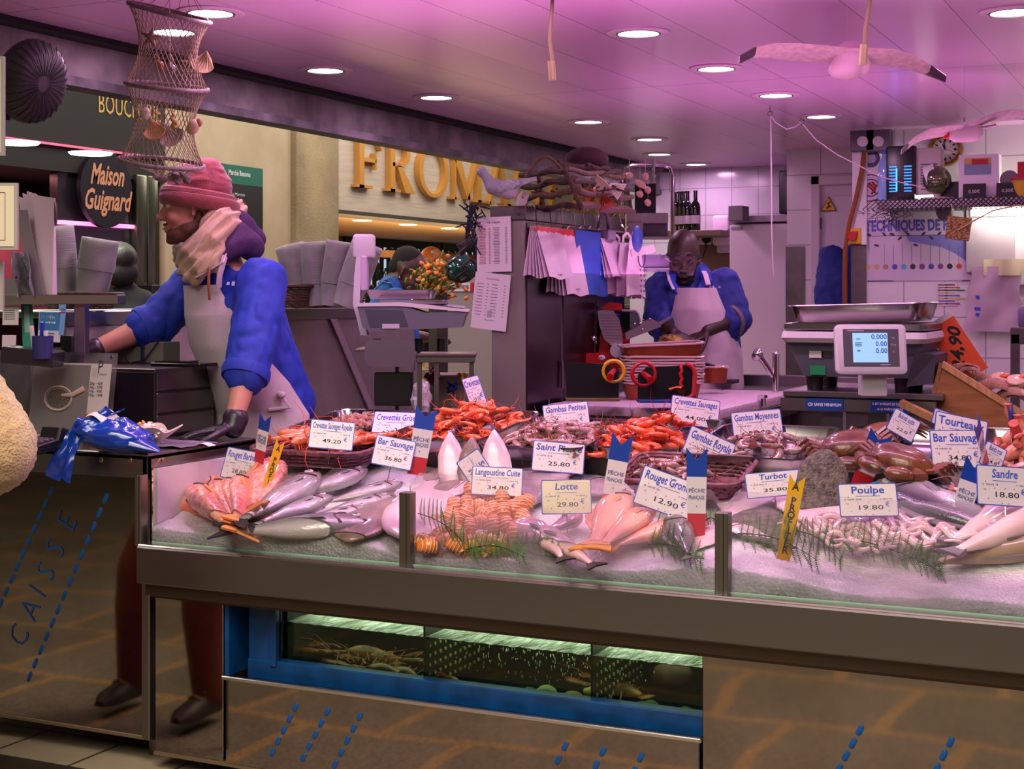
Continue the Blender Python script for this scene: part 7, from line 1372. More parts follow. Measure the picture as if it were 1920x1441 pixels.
# gulls
GWH=mat('flying_gull_white','#d6c3cb',.5); GDK=mat('flying_gull_tip','#4a3b46',.55); GPL=mat('flying_gull_wing','#dccbc6',.55,noise=(50,'#b9a8a8',.2))
def gull(label,pc,t,wing,body,tail=None,beak=None):
    q=W(*pc,t=t); o=thing('flying_gull',label,'bird figure',q,group='gull figures flying under the ceiling'); L=lambda px,py,d=0: W(px,py,t=t+d)-q
    blobobj('body',[('c',L(*a),L(*c),ra,rb) for a,c,ra,rb in body],GWH,o,.006,4,world=False)
    for pts in wing:
        b=B(); C=[L(px,py,d) for px,py,d,c in pts]; ch=[c for *_,c in pts]; nn=len(C)
        top=[p-FV*c*.35 for p,c in zip(C,ch)]; rings=[[p-FV*c*.5+UV_*.006,p-FV*c*.2+UV_*.014,p+FV*c*.5-UV_*c*.16,p-FV*c*.15-UV_*.012] for p,c in zip(C,ch)]
        b.loft(rings[:-2]+[rings[-2]]); b.mi=1; b.loft(rings[-2:]); b.v=b.v; b.build('wing',[GPL,GDK],o,sharp=60)
    if tail: b=B(); b.loft([[L(x,y,-.04),L(x,y+3,0),L(x,y,.04),L(x,y-3,0)] for x,y in tail]); b.build('tail',GWH,o)
    if beak: B().tube([L(*beak[0]),L(*beak[1])],[.013,.006],8).build('beak',mat('beak_red','#d42a14',.4),o)
    B().cyl(L(pc[0],pc[1]-22),L(pc[0],pc[1]-30),.003).build('hook',STEELD,o); b=B(); b.cyl(L(pc[0],pc[1]-28),V((L(pc[0],pc[1]-28).x,L(pc[0],pc[1]-28).y,HC-q.z)),.0006,n=4); b.build('nylon_thread',mat('nylon','#b8a5b5',.4),o)
gull('large white gull figure flying under the ceiling, body toward us',(1588,118),4.7,[[(1585,100,0,.13),(1540,96,0,.15),(1490,92,0,.15),(1445,91,-.03,.12),(1415,97,-.05,.08),(1386,113,-.08,.03)],[(1585,100,0,.13),(1625,101,0,.15),(1670,103,0,.15),(1705,113,.03,.12),(1740,129,.05,.08),(1772,148,.08,.03)]],[((1596,108),(1588,122),.055,.050),((1588,122),(1572,130),.052,.032),((1600,118),(1618,124),.04,.03)],[(1600,108),(1618,110)])
gull('second gull figure with a red beak flying before the brass clock',(1808,250),6.2,[[(1800,240,0,.13),(1770,243,0,.15),(1740,248,-.02,.15),(1715,262,-.04,.11),(1700,275,-.06,.07),(1690,285,-.08,.03)],[(1815,238,0,.13),(1838,228,0,.15),(1862,218,.02,.15),(1890,213,.04,.14),(1925,213,.06,.12),(1970,222,.08,.04)]],[((1795,252),(1825,247),.035,.042),((1788,255),(1783,255),.022,.016),((1825,247),(1840,240),.03,.012)],[(1832,242),(1868,235)],((1781,254),(1769,258)))
# cables
for px0,px1,py1,t,l in ((1040,1036,150,4.3,'thin brown cable with a metal end hanging in the middle'),(1648,1617,122,4.0,'thin brown cable with a metal end hanging before the big gull')):
    a=W(px0,-60,t=t); a.z=HC; o=thing('hanging_cable',l,'cable',a,group='cables hanging from the ceiling'); e=W(px1,py1,t=t)-a; m=W(px0+(px1-px0)*.75-(6 if px0<1100 else 3),py1*.5,t=t)-a
    B().tube([(0,0,0),tuple(m),tuple(e*.8+m*.05),tuple(e)],.006,7).build('cable',mat('cable_brown','#6f5f46',.5),o); d=(e-m).normalized(); B().cyl(e-d*.055,e,.011,n=10).build('end_plug',mat('plug_olive','#8a7d5c',.4,.4),o)
# string with hooks
h1=W(1444,200,Z=HC); h2=W(1503,222,Z=HC); q=h1.copy(); o=thing('white_string','white string looped over two ceiling hooks and hanging down','string',q); tt=depth(h1); L=lambda px,py,t=tt: W(px,py,t=t)-q
B().tube([(0,0,0),L(1444,211)],.002,5).tube([L(1444,213)+V((.012*math.cos(a),0,.012*math.sin(a))) for a in (i*.6 for i in range(11))],.002,5).build('hook',STEELD,o); B().tube([h2-q,L(1503,226)],.002,5).tube([L(1503,228)+V((.012*math.cos(a),0,.012*math.sin(a))) for a in (i*.6 for i in range(11))],.002,5).build('hook',STEELD,o)
B().tube([L(1446,300),L(1447,430),L(1449,505),L(1450,518)],.0035,6).tube([L(1446,300),L(1445,216),L(1455,230),L(1475,242),L(1490,238),L(1503,230),L(1530,262),L(1570,290),L(1610,310),L(1648,330),L(1690,342),L(1735,352)],.003,6).build('string',mat('string_white','#c9b3c6',.6),o)
# black wall fan at the left edge
q=W(58,152,t=4.2); fn=thing('wall_fan','black round wall fan at the left edge under the ceiling','fan',q); r=80*4.2/FPX; ax=(RV*.86-FV*.45-UV_*.22).normalized(); x=ax.cross(UV_).normalized(); M=frame(x,ax.cross(x)*-1 if False else x.cross(ax)*-1,ax,(0,0,0))
FBK=mat('fan_black','#08080a',.45)
B().lathe([(r*.15,-.06),(r*.6,-.05),(r*.92,-.02),(r,.0),(r*.97,.02),(r*.7,.045),(r*.2,.05),(.001,.05)],36,M).build('guard',FBK,fn); B().lathe([(.001,-.14),(.035,-.13),(.05,-.06),(.03,-.04)],20,M).build('motor',FBK,fn)
b=B()
for i in range(28): a=2*PI*i/28; b.tube([M@V((r*.2*math.cos(a),r*.2*math.sin(a),.054)),M@V((r*.7*math.cos(a),r*.7*math.sin(a),.049)),M@V((r*.98*math.cos(a),r*.98*math.sin(a),.022))],.0016,4)
b.build('guard_wires',mat('fan_wire','#1c1c20',.4),fn); B().tube([(0,0,0),-ax*.09-UV_*.02,W(12,225,t=4.25)-q],.016,8).tube([-ax*.09,W(-30,150,t=4.3)-q],.02,8).build('bracket',FBK,fn)
# framed boards at the left edge
for x0,x1,y0,y1,t,l in ((-60,9,106,292,3.9,'tall white framed board at the left edge under the fan'),(-60,34,343,468,3.75,'cream framed notice with a thin inner line at the left edge'),(-50,7,490,580,3.8,'small white framed card low at the left edge')):
    q=W((x0+x1)/2,(y0+y1)/2,t=t); k2=t/FPX; w=(x1-x0)*k2; h=(y1-y0)*k2; o=thing('framed_board',l,'board',q,(0,0,YAW),group='framed boards at the left edge'); B().box((0,0,0),(w,.012,h)).build('frame',mat('board_frame','#8d8a86',.4),o); B().box((0,-.007,0),(w-.016,.002,h-.016)).build('paper',mat('board_cream','#c2b8a2',.7),o); b=B(); b.box((w/2-.03,-.0085,0),(.0012,.001,h-.05)).box((0,-.0085,-h/2+.024),(w-.06,.001,.0012)).box((0,-.0085,h/2-.024),(w-.06,.001,.0012)); b.build('line',mat('board_line','#3a3550',.6),o)
pl=thing('board_post','slim steel post carrying the framed boards at the left edge','post',tuple(W(-25,900,t=3.87))); z=pl.location.z; B().cyl((0,0,.04-z-.1),(0,0,2.2-z),.012).build('pole',STEELD,pl)
# ================= people =======================================================
def head_prims(c,f,u,s=1.0,hairy=False):
    f=f.normalized(); u=(u-f*u.dot(f)).normalized(); l=u.cross(f); R=frame(f,l,u,(0,0,0)); P=lambda x,y,z: c+(f*x+l*y+u*z)*s
    e=lambda p,r: ('e',p,tuple(k*s for k in r),R)
    pr=[e(P(-.018,0,.04),(.098,.076,.094)),e(P(.025,0,-.02),(.068,.064,.092)),e(P(.045,0,-.075),(.044,.046,.036)),('c',P(.086,0,.012),P(.110,0,-.028),.008*s,.0125*s),
        ('c',P(.080,-.034,.028),P(.080,.034,.028),.0135*s,.0135*s),e(P(.088,0,-.060),(.015,.024,.007)),e(P(.086,0,-.071),(.014,.021,.008)),e(P(.076,0,-.098),(.02,.022,.018)),
        e(P(.06,.038,-.03),(.03,.022,.025)),e(P(.06,-.038,-.03),(.03,.022,.025)),('c',P(.104,-.012,-.03),P(.104,.012,-.03),.009*s,.009*s)]
    for k in (1,-1): pr+=[('c',P(-.004,k*.074,.012),P(.0,k*.073,-.03),.013*s,.010*s,.55),]
    return pr,P,R,l,u
EYWH=mat('eye_white','#cfc6c0',.2); IRIS=mat('iris_dark','#20140e',.1)
def face(root,P,R,s,brow,skinm,lip=None,eyes=True):
    b=B()
    for k in (1,-1): b.tube([P(.088,k*.014,.035),P(.092,k*.032,.041),P(.078,k*.05,.034)],[.0045*s,.006*s,.003*s],6)
    b.build('eyebrows',brow,root,world=True)
    if eyes:
        for k in (1,-1):
            e=B().ell(P(.076,k*.031,.008),.0125*s,None,12,8).build('eye',EYWH,root,world=True); B().ell(P(.0855,k*.0315,.0075),(.0045*s,.006*s,.006*s),R,10,6).build('iris',IRIS,e,world=True)
            B().ell(P(.0775,k*.031,.014),(.0125*s,.0145*s,.009*s),R,12,8).build('eyelid',skinm,root,world=True)
    b=B(); b.tube([P(.098,-.02,-.0655),P(.104,0,-.0645),P(.098,.02,-.0655)],[.0015*s,.0028*s,.0015*s],6); b.build('lips',lip or mat('lip_brown','#7a4038',.4),root,world=True)
def hand_prims(w,d,n,th,curl=25,s=1.0,spread=5,r=.0088):
    """palm + five fingers: w wrist, d pointing to the fingers, n out of the back of the hand, th towards the thumb"""
    d=d.normalized(); n=(n-d*n.dot(d)).normalized(); th=(th-d*th.dot(d)-n*th.dot(n)).normalized(); P=[]
    for k in (-.026,-.009,.009,.026): P.append(('c',w+d*.012*s+th*k*.75*s,w+d*.078*s+th*k*s,.0145*s,.0125*s))
    for i,(k,L) in enumerate(((.030,.068),(.010,.078),(-.010,.073),(-.029,.056))):
        a=w+d*.088*s+th*k*s; dirv=(d+th*math.tan(R_(spread*(1.5-i)*.8))).normalized()
        for j,fr in enumerate((.44,.32,.24)):
            ang=R_(curl*(.6+.4*j)*(j+.6)); v=(dirv*math.cos(ang)-n*math.sin(ang)); e=a+v*L*fr*s; P.append(('c',a,e,(r-.0008*j)*s,(r-.0008*(j+1))*s)); a=e
    a=w+d*.022*s+th*.030*s; v=(d*.75+th*.75-n*.25).normalized()
    for L,fr in ((.04,1.15),(.032,1.0),(.025,.9)): e=a+v*L*s; P.append(('c',a,e,.0105*fr*s,.0095*fr*s)); a=e; v=(v+d*.35-n*.12).normalized()
    return P
def torso_prims(pel,chest,neck,shL,shR,k=1.0,belly=.0,f=None):
    sd=(shL-shR).normalized(); up=(chest-pel).normalized(); P=[]
    for s in (1,-1): P+=[('c',pel+sd*s*.075*k,chest+sd*s*.085*k,.105*k,.105*k),('c',chest+sd*s*.06*k,(shL if s>0 else shR)-up*.02,.10*k,.062*k),('c',chest+sd*s*.05+up*.05,neck+sd*s*.03,.075*k,.05*k)]
    if belly and f is not None: P.append(('e',pel+up*.16+f*.045,(.15*k+belly*.3,.13*k+belly,.17),None))
    return P
def arm_prims(sh,el,wr,k=1.0,a=1.0,b_=1.0): return [('c',sh,el,.060*k,.046*k),('c',el,el+(wr-el)*.35,.046*k,.043*k),('c',el+(wr-el)*.3,wr,.044*k,.029*k)]
def leg_prims(h,kn,an,k=1.0): return [('c',h,kn,.098*k,.062*k),('c',kn,kn+(an-kn)*.35,.06*k,.062*k),('c',kn+(an-kn)*.3,an,.062*k,.04*k)]
def shoe(root,an,d,m,name='shoe'):
    b=B(); z=an.z-.0; g=V((an.x,an.y,an.z)); 
    b.loft([[g+d*x+V((0,0,-.055))+d.cross(UV_)*w*math.cos(a)+UV_*max(0,h*math.sin(a)) for a in (2*PI*i/14 for i in range(14))] for x,w,h in ((-.075,.025,.05),(-.05,.04,.10),(.02,.045,.09),(.09,.047,.06),(.15,.042,.045),(.18,.02,.02))]); return b.build(name,m,root,world=True)
def shell_of(name,prims,m,root,grow=.0,voxel=.012,smooth=4):
    P=[]
    for p in prims: P.append(('c',p[1],p[2],p[3]+grow,p[4]+grow)+tuple(p[5:]) if p[0]=='c' else ('e',p[1],tuple(r+grow for r in p[2]))+tuple(p[3:]))
    return blobobj(name,P,m,root,voxel,smooth)
def folds(o,amp,sc,seed=0,st=(1,1,1)):
    """cloth wrinkles pressed into a garment"""
    me=o.data; 
    for v in me.vertices:
        p=v.co; q=V((p.x*st[0],p.y*st[1],p.z*st[2]))
        d=NZ.noise(q*sc+V((seed,0,0)))+.5*NZ.noise(q*sc*2.3+V((0,seed,0))); v.co=p+v.normal*amp*(abs(d)*1.6-.5)
    me.update()
SKIN=mat('skin_pale','#c08a78',.45,sss=(.12,.01),noise=(18,'#b37a68',.3)); SKIND=mat('skin_dark','#2e1a13',.45,noise=(14,'#23130d',.3)); SKIND2=mat('skin_dark_warm','#4a2c1f',.42)
SMB=mat('smock_blue','#1638b4',.7,noise=(25,'#122e98',.3),bump=(220,.12)); SMD=mat('smock_deep_blue','#0e2478',.72,bump=(200,.12)); APR=mat('apron_white','#c9bcc4',.7,noise=(7,'#b5a7b0',.3),bump=(150,.1)); GLV=mat('glove_purple','#2b2030',.35,noise=(20,'#1f1724')); STUB=mat('stubble','#4a2f26',.7,noise=(160,'#6e4a3c',.2))

# --- 1: the man in the knitted cap leaning on the cash desk ---------------------------
T0=5.08
p_=lambda px,py,d=0.0: W(px,py,t=T0+d)
hc=p_(362,387,-.02); hf=(-RV-FV*.20-UV_*.10).normalized(); hu=(UV_-RV*.10)
hp,HP,HR,hl,hu=head_prims(hc,hf,hu,1.04)
shL=p_(492,528,-.13); elL=p_(474,648,-.24); wrL=p_(438,795,-.37); shR=p_(372,525,.20); elR=p_(292,606,.12); wrR=p_(163,662,.0)
chest=p_(438,580,.03); pel=p_(505,770,.08); nk=p_(412,480,.02)
hL_d=(p_(352,818,-.40)-wrL).normalized(); hL_d=(hL_d-UV_*hL_d.z*.6).normalized()
wrLh=V((wrL.x,wrL.y,.985)); wrL=V((wrL.x,wrL.y,1.0)); 
hLp=hand_prims(wrLh,(-RV*.96-FV*.16-UV_*.13),UV_,(FV*-1+RV*-.2),6,1.0,9,.0096); hRp=hand_prims(wrR,(-RV*.9+FV*.1-UV_*.3),UV_,(FV*-.9),22,1.0)
hipL=pel+RV*.03-FV*.09; hipR=pel+RV*.0+FV*.10; kL=V((hipL.x-.03,hipL.y-.02,.56)); kR=V((hipR.x+.02,hipR.y,.56)); aL=V((kL.x+.03,kL.y+.04,.13)); aR=V((kR.x+.03,kR.y+.03,.13))
body=hp+[('c',nk,hc+(-hf*.03-hu*.06),.060,.056)]+torso_prims(pel,chest,nk,shL,shR)+arm_prims(shL,elL,wrL)+arm_prims(shR,elR,wrR)+hLp+hRp+leg_prims(hipL,kL,aL)+leg_prims(hipR,kR,aR)
p1=link('person',blob(body,.0065,3,'person')); p1.data.materials.append(SKIN)
tag(p1,'man in a knitted cap, scarf and blue smock leaning on the cash desk','person')
face(p1,HP,HR,1.04,mat('brow_dark','#2a1a14',.8),SKIN,mat('lip_rose','#a05a55',.4))
top=torso_prims(pel+UV_*.02,chest,nk-UV_*.05,shL,shR)+[('c',shL,elL,.066,.062),('c',elL,elL+(wrL-elL)*.36,.062,.058),('c',shR,elR,.066,.060),('c',elR,elR+(wrR-elR)*.13,.060,.062),('c',chest+RV*.07,pel+RV*.02,.09,.09)]
o=shell_of('blue_smock',top,SMB,p1,.017,.009,3); folds(o,.008,15,3,(1,1,.55))
for a,c,nm in ((elL+(wrL-elL)*.30,elL+(wrL-elL)*.44,'cuff'),(elR+(wrR-elR)*.10,elR+(wrR-elR)*.22,'cuff')):
    B().tube([a,a+(c-a)*.5,c],[.078,.081,.076],20).build('rolled_cuff',SMB,p1,world=True)
o=shell_of('trousers',leg_prims(hipL,kL,aL)+leg_prims(hipR,kR,aR),mat('trousers_blue','#1b2f6a',.8),p1,.016,.016,3)
for a in (aL,aR): shoe(p1,a+UV_*.005,-RV,BLACK)
shell_of('glove',hLp+[('c',wrLh,wrLh+(elL-wrLh)*.10,.034,.040)],GLV,p1,.0022,.0055,2); shell_of('glove',hRp+[('c',wrR,wrR+(elR-wrR)*.12,.034,.038)],GLV,p1,.0022,.0055,2)
def apron(name,rows,m,root,nu=26,th=.004,fold=.006,seed=0):
    """rows: (centre, facing, side, rx, ry, half angle left, half angle right)"""
    def at(v):
        x=v*(len(rows)-1); i=min(int(x),len(rows)-2); k=x-i; k=k*k*(3-2*k); return [a+(c-a)*k for a,c in zip(rows[i],rows[i+1])]
    def f(u,v):
        c,fd,sd,rx,ry,a0,a1=at(v); a=R_(-a0+(a0+a1)*u); return c+sd*rx*math.sin(a)+fd*ry*math.cos(a)+fd*fold*NZ.noise(V((u*5,v*6+u*2,seed)))*2+fd*fold*.6*math.sin(u*17+v*9+seed)*v
    return B().grid(f,nu,40,th).build(name,m,root,world=True,sharp=70)
ff=(-RV*.93-FV*.36).normalized(); sdv=UV_.cross(ff).normalized()      # sdv: to his left
def row(px,py,d,rx,ry,a0,a1): return (p_(px,py,d),ff,sdv,rx,ry,a0,a1)
apron('apron',[row(424,535,.03,.150,.135,50,68),row(436,590,.03,.185,.158,60,80),row(452,650,.04,.20,.168,70,96),row(482,712,.06,.21,.18,80,112),row(503,770,.08,.215,.185,85,120),row(506,850,.08,.22,.19,85,118),row(506,960,.08,.23,.20,85,112),row(508,1080,.08,.24,.20,80,105)],APR,p1,34,.004,.005,2)
B().tube([p_(352,512,.02),p_(372,520,-.16),p_(418,492,-.17),p_(424,470,-.12)],.012,6,flat=.3).build('apron_strap',APR,p1,world=True)
B().tube([p_(410,540,-.155),p_(412,515,-.17),p_(422,480,-.15)],.016,6,flat=.3).build('apron_strap',APR,p1,world=True)
b=B(); c0=p_(500,695,.06)
kn=p_(527,740,-.14); b.tube([kn,kn-UV_*.04+RV*.03,kn-UV_*.05-RV*.04],.007,6); b.ell(kn,(.016,.014,.014)); b.build('apron_ties',APR,p1,world=True)
B().tube([p_(392,500,-.17),p_(391,530,-.20),p_(393,562,-.205)],[.005,.006,.005],6).build('hood_cord',mat('cord_brown','#6b3a1c',.6),p1,world=True)
b=B(); b.text('~',.022,frame(RV,UV_,-FV,p_(437,531,-.232)),width=.05); b.build('smock_lettering',mat('stitch_pale','#a9b4d6',.6),p1,world=True)
# cap, scarf, hood, stubble, hair
CAPM=mat('cap_knit','#8e3f42',.9,noise=(30,'#6e2f33',.3),bump=(260,.35),sheen=.4)
cap=[('e',HP(-.022,0,.062),(.108,.090,.088),HR),('e',HP(-.075,0,.055),(.062,.070,.072),HR),('e',HP(-.05,0,.10),(.07,.07,.06),HR)]
o=blobobj('knitted_cap',cap,CAPM,p1,.006,3); folds(o,.006,16,5,(.6,.6,2.2))
rg=[]; 
for i in range(36):
    a=2*PI*i/36; rg.append(HP(-.022+.112*math.cos(a),.092*math.sin(a),.010+.028*math.cos(a)))
B().tube(rg,.017,10,closed=True,flat=1.5).tube([p+hu*.026-(p-hc).normalized()*.004 for p in rg],.013,8,closed=True,flat=1.3).build('cap_brim',CAPM,p1,world=True)
blobobj('stubble_beard',[('e',HP(.045,0,-.085),(.053,.053,.037),HR),('e',HP(.018,0,-.068),(.060,.0655,.048),HR),('e',HP(-.012,0,-.035),(.03,.070,.05),HR),('e',HP(.090,0,-.0515),(.0145,.027,.006),HR),('e',HP(.078,0,-.103),(.021,.024,.017),HR)],STUB,p1,.006,3)
SCF=mat('scarf_cream','#c3ab8e',.9,noise=(12,'#ad9474',.3),bump=(300,.3),sheen=.4)
sc=B()
for k in range(7):
    e=(k-3)/3; w=p_(0,0)-p_(0,0)
    def q_(px,py,d,sx=1): return p_(px+15*e*sx,py+9*e,d-.035*(1-e*e))
    sc.tube([q_(434,396,.01,.5),q_(420,410,-.06),q_(400,448,-.10),q_(370,478,-.09,1.1),q_(352,482,-.01,.6),q_(345,470,.07,.4)],[.022,.03,.034,.034,.032,.026],10)
for k in range(5):
    e=(k-2)/2; sc.tube([p_(340,478+8*e,.05),p_(350,488+9*e,-.07),p_(378,498+8*e,-.15),p_(402,492+7*e,-.15),p_(416,470+8*e,-.12)],[.026,.028,.028,.026,.022],10)
sc.tube([p_(348,500,-.05),p_(362,520,-.12),p_(378,525,-.13)],[.035,.03,.02],10).tube([p_(436,392,.02),p_(438,420,.10),p_(400,450,.14),p_(350,470,.10)],.05,12).tube([p_(395,470,.0),p_(398,500,-.02)],.06,14)
o=sc.build('scarf',SCF,p1,world=True); md=o.modifiers.new('r','REMESH'); md.mode='VOXEL'; md.voxel_size=.005; md=o.modifiers.new('s','SMOOTH'); md.factor=.5; md.iterations=9; me=evalmesh(o); o.modifiers.clear(); o.data=me
for v in me.vertices: v.co=v.co+v.normal*.0055*math.sin(v.co.dot(RV*.75-UV_*.66)*190+3*NZ.noise(v.co*9))
me.polygons.foreach_set('use_smooth',[True]*len(me.polygons))
o=blobobj('purple_hood',[('c',p_(445,420,.02),p_(472,450,.05),.05,.05),('c',p_(448,440,-.06),p_(470,462,-.04),.045,.05),('c',p_(442,425,.10),p_(470,455,.12),.045,.05),('c',p_(430,465,-.10),p_(452,455,-.08),.04,.045),('c',p_(405,490,-.13),p_(432,465,-.11),.022,.035)],mat('hood_purple','#3a1c4a',.85,bump=(200,.3)),p1,.008,3); folds(o,.005,11,4)

# --- 2: the man in glasses at the cutting table ------------------------------------------------
T0=7.4
hc=p_(1281,484,-.02); hf=(-FV-RV*.10-UV_*.27).normalized(); hp,HP,HR,hl,hu=head_prims(hc,hf,UV_+RV*.02,1.06)
shL=p_(1358,533,.0); shR=p_(1243,540,.0); elL=p_(1378,598,-.07); wrL=p_(1326,620,-.22); elR=p_(1236,602,-.10); wrR=p_(1262,624,-.24); chest=p_(1303,565,.02); pel=p_(1310,690,.06); nk=p_(1294,518,.02)
hLp=hand_prims(wrL,(-RV*.85-UV_*.5-FV*.2),(-FV*.4+UV_*.8),(-FV),45,1.0,3,.0092); hRp=hand_prims(wrR,(RV*.8-UV_*.45-FV*.3),(UV_*.8-FV*.5),(-FV),50,1.0,3,.0092)
hipL=pel+RV*.10; hipR=pel-RV*.10; kL=V((hipL.x,hipL.y,.52)); kR=V((hipR.x,hipR.y,.52)); aL=V((kL.x,kL.y+.02,.13)); aR=V((kR.x,kR.y+.02,.13))
tp_=torso_prims(pel,chest,nk,shL,shR,1.1,.04,-FV)
p2=link('person',blob(hp+[('c',nk,hc+(-hf*.03-hu*.06),.066,.062)]+tp_+arm_prims(shL,elL,wrL,1.05)+arm_prims(shR,elR,wrR,1.05)+hLp+hRp+leg_prims(hipL,kL,aL)+leg_prims(hipR,kR,aR),.0075,3,'person')); p2.data.materials.append(SKIND); tag(p2,'bearded man in round glasses and white apron cutting at the table','person')
face(p2,HP,HR,1.06,mat('brow_black','#120b08',.8),SKIND,mat('lip_dark','#6a3a38',.4),eyes=False)
for k in (1,-1): B().ell(HP(.0775,k*.031,.004),(.013,.0155,.012),HR,12,8).build('eyelid',SKIND,p2,world=True)
o=shell_of('blue_jacket',tp_+[('c',shL,elL,.07,.066),('c',elL,elL+(wrL-elL)*.16,.066,.06),('c',shR,elR,.07,.066),('c',elR,elR+(wrR-elR)*.2,.062,.056)],SMD,p2,.018,.011,3); folds(o,.010,13,8,(1,1,.7))
shell_of('trousers',leg_prims(hipL,kL,aL)+leg_prims(hipR,kR,aR),mat('trousers_dark','#1d2130',.8),p2,.016,.018,3)
for a in (aL,aR): shoe(p2,a,-FV,BLACK)
b=B(); b.tube([p_(1262,512,-.06),p_(1256,530,-.13),p_(1275,552,-.17)],[.022,.028,.014],8,flat=.5).tube([p_(1318,505,-.03),p_(1326,525,-.11),p_(1306,553,-.17)],[.024,.030,.014],8,flat=.5).tube([p_(1262,512,-.05),p_(1270,500,.06),p_(1300,497,.09),p_(1320,503,.0)],.022,8); b.build('jacket_collar',SMB,p2,world=True)
B().tube([elL+(wrL-elL)*.14,elL+(wrL-elL)*.22],[.086,.080],18).build('grey_cuff',mat('cuff_grey','#6a5a60',.8),p2,world=True)
ff=-FV; sdv=UV_.cross(ff).normalized()
apron('apron',[row(1296,540,.0,.14,.205,38,46),row(1300,580,.0,.17,.225,44,52),row(1304,625,.02,.20,.24,58,62),row(1308,660,.04,.215,.235,75,78),row(1310,720,.05,.22,.225,85,85),row(1310,800,.05,.23,.22,82,82),row(1310,880,.05,.235,.22,80,80)],APR,p2,26,.004,.004,5)
b=B(); b.tube([p_(1263,542,-.19),p_(1255,525,-.15),p_(1252,510,-.05)],  .009,6,flat=.3).tube([p_(1328,534,-.19),p_(1323,515,-.13),p_(1318,505,-.02)],.014,6,flat=.3); b.build('apron_straps',APR,p2,world=True)
b=B(); b.text('~',.022,frame(RV,UV_,-FV,p_(1340,538,-.155)),width=.06); b.build('jacket_lettering',mat('stitch_pale','#a9b4d6',.6),p2,world=True)
BRD=mat('beard_black','#0a0706',.9)
o=blobobj('beard',[('e',HP(.04,0,-.095),(.055,.058,.05),HR),('e',HP(.015,0,-.068),(.066,.070,.054),HR),('e',HP(-.012,0,-.03),(.03,.074,.06),HR),('e',HP(.03,0,-.13),(.05,.05,.045),HR),('e',HP(.092,0,-.051),(.014,.028,.0065),HR)],BRD,p2,.008,3); folds(o,.006,60,1)
g=B()
for k in (1,-1): g.tube([HP(.112,k*.033+.024*math.cos(a),.004+.022*math.sin(a)) for a in (2*PI*i/24 for i in range(24))],.0011,6,closed=True); g.tube([HP(.110,k*.057,.008),HP(.07,k*.08,.012),HP(.0,k*.082,.012)],.002,5)
g.tube([HP(.113,-.010,.008),HP(.118,0,.012),HP(.113,.010,.008)],.002,5)
t=g.build('round_glasses',mat('glasses_gold','#5e4338',.4,.6),p2,world=True)
crumple('fish_in_hand',p_(1258,640,-.26),(.055,.05,.035),mat('fish_scrap','#6a5038',.3,noise=(30,'#a5842f',.15),coat=.5),'brown and yellow fish piece in the hands of the man in glasses','fish',7,amp=.35)
tag(B().box(p_(1303,650,-.28),(.012,.01,.05),frame(RV,FV,UV_,(0,0,0))).build('small_knife',CHROME),'small blade under the fingers of the man in glasses','knife')

# --- 3: bowed man in blue beyond the scale ------------------------------------------------------
T0=8.3
hc=p_(763,512,0); hf=(RV*.80-FV*.25-UV_*.55).normalized(); hp,HP,HR,hl,hu=head_prims(hc,hf,UV_+RV*.45,1.05)
shL=p_(722,560,.16); shR=p_(742,566,-.20); nk=p_(733,538,.0); chest=p_(722,610,.0); pel=p_(700,700,.03); elL=p_(745,625,.2); wrL=p_(790,630,.12); elR=p_(762,632,-.24); wrR=p_(800,632,-.12); hipL=pel+FV*.1; hipR=pel-FV*.1; kL=V((hipL.x,hipL.y,.5)); kR=V((hipR.x,hipR.y,.5)); aL=V((kL.x,kL.y,.13)); aR=V((kR.x,kR.y,.13))
tp_=torso_prims(pel,chest,nk,shL,shR,1.05); BLU3=mat('polo_blue','#1c5a9c',.75,bump=(200,.1))
p3=link('person',blob(hp+[('c',nk,hc-hu*.05-hf*.02,.066,.062)]+tp_+arm_prims(shL,elL,wrL)+arm_prims(shR,elR,wrR)+hand_prims(wrL,RV,UV_,-FV,40)+hand_prims(wrR,RV,UV_,FV,40)+leg_prims(hipL,kL,aL)+leg_prims(hipR,kR,aR),.009,3,'person')); p3.data.materials.append(SKIND2); tag(p3,'dark haired man in a blue polo bowing his head behind the post scale','person')
face(p3,HP,HR,1.05,MATS['brow_black'],SKIND2)
shell_of('blue_polo',tp_+[('c',shL,elL,.066,.06),('c',shR,elR,.066,.06)],BLU3,p3,.016,.014,3); shell_of('trousers',leg_prims(hipL,kL,aL)+leg_prims(hipR,kR,aR),MATS['trousers_dark'],p3,.014,.02,3)
for a in (aL,aR): shoe(p3,a,RV,BLACK)
B().tube([p_(718,528,-.06),p_(730,524,-.10),p_(745,545,-.11)],.022,8,flat=.5).build('polo_collar',BLU3,p3,world=True); B().tube([p_(700,545,-.1),p_(718,528,-.14),p_(735,532,-.12)],.010,6,flat=.4).build('apron_strap',mat('strap_pale','#7fa0c0',.7),p3,world=True)
blobobj('short_hair',[('e',HP(-.030,0,.056),(.096,.080,.086),HR),('e',HP(-.055,0,.01),(.062,.072,.07),HR)],mat('hair_black','#15100c',.9,bump=(300,.5)),p3,.009,2); blobobj('beard',[('e',HP(.04,0,-.09),(.05,.053,.04),HR),('e',HP(.005,0,-.06),(.045,.068,.04),HR)],BRD,p3,.009,2); B().ell(HP(.005,-.078,-.035),.006).build('earring',CHROME,p3,world=True)
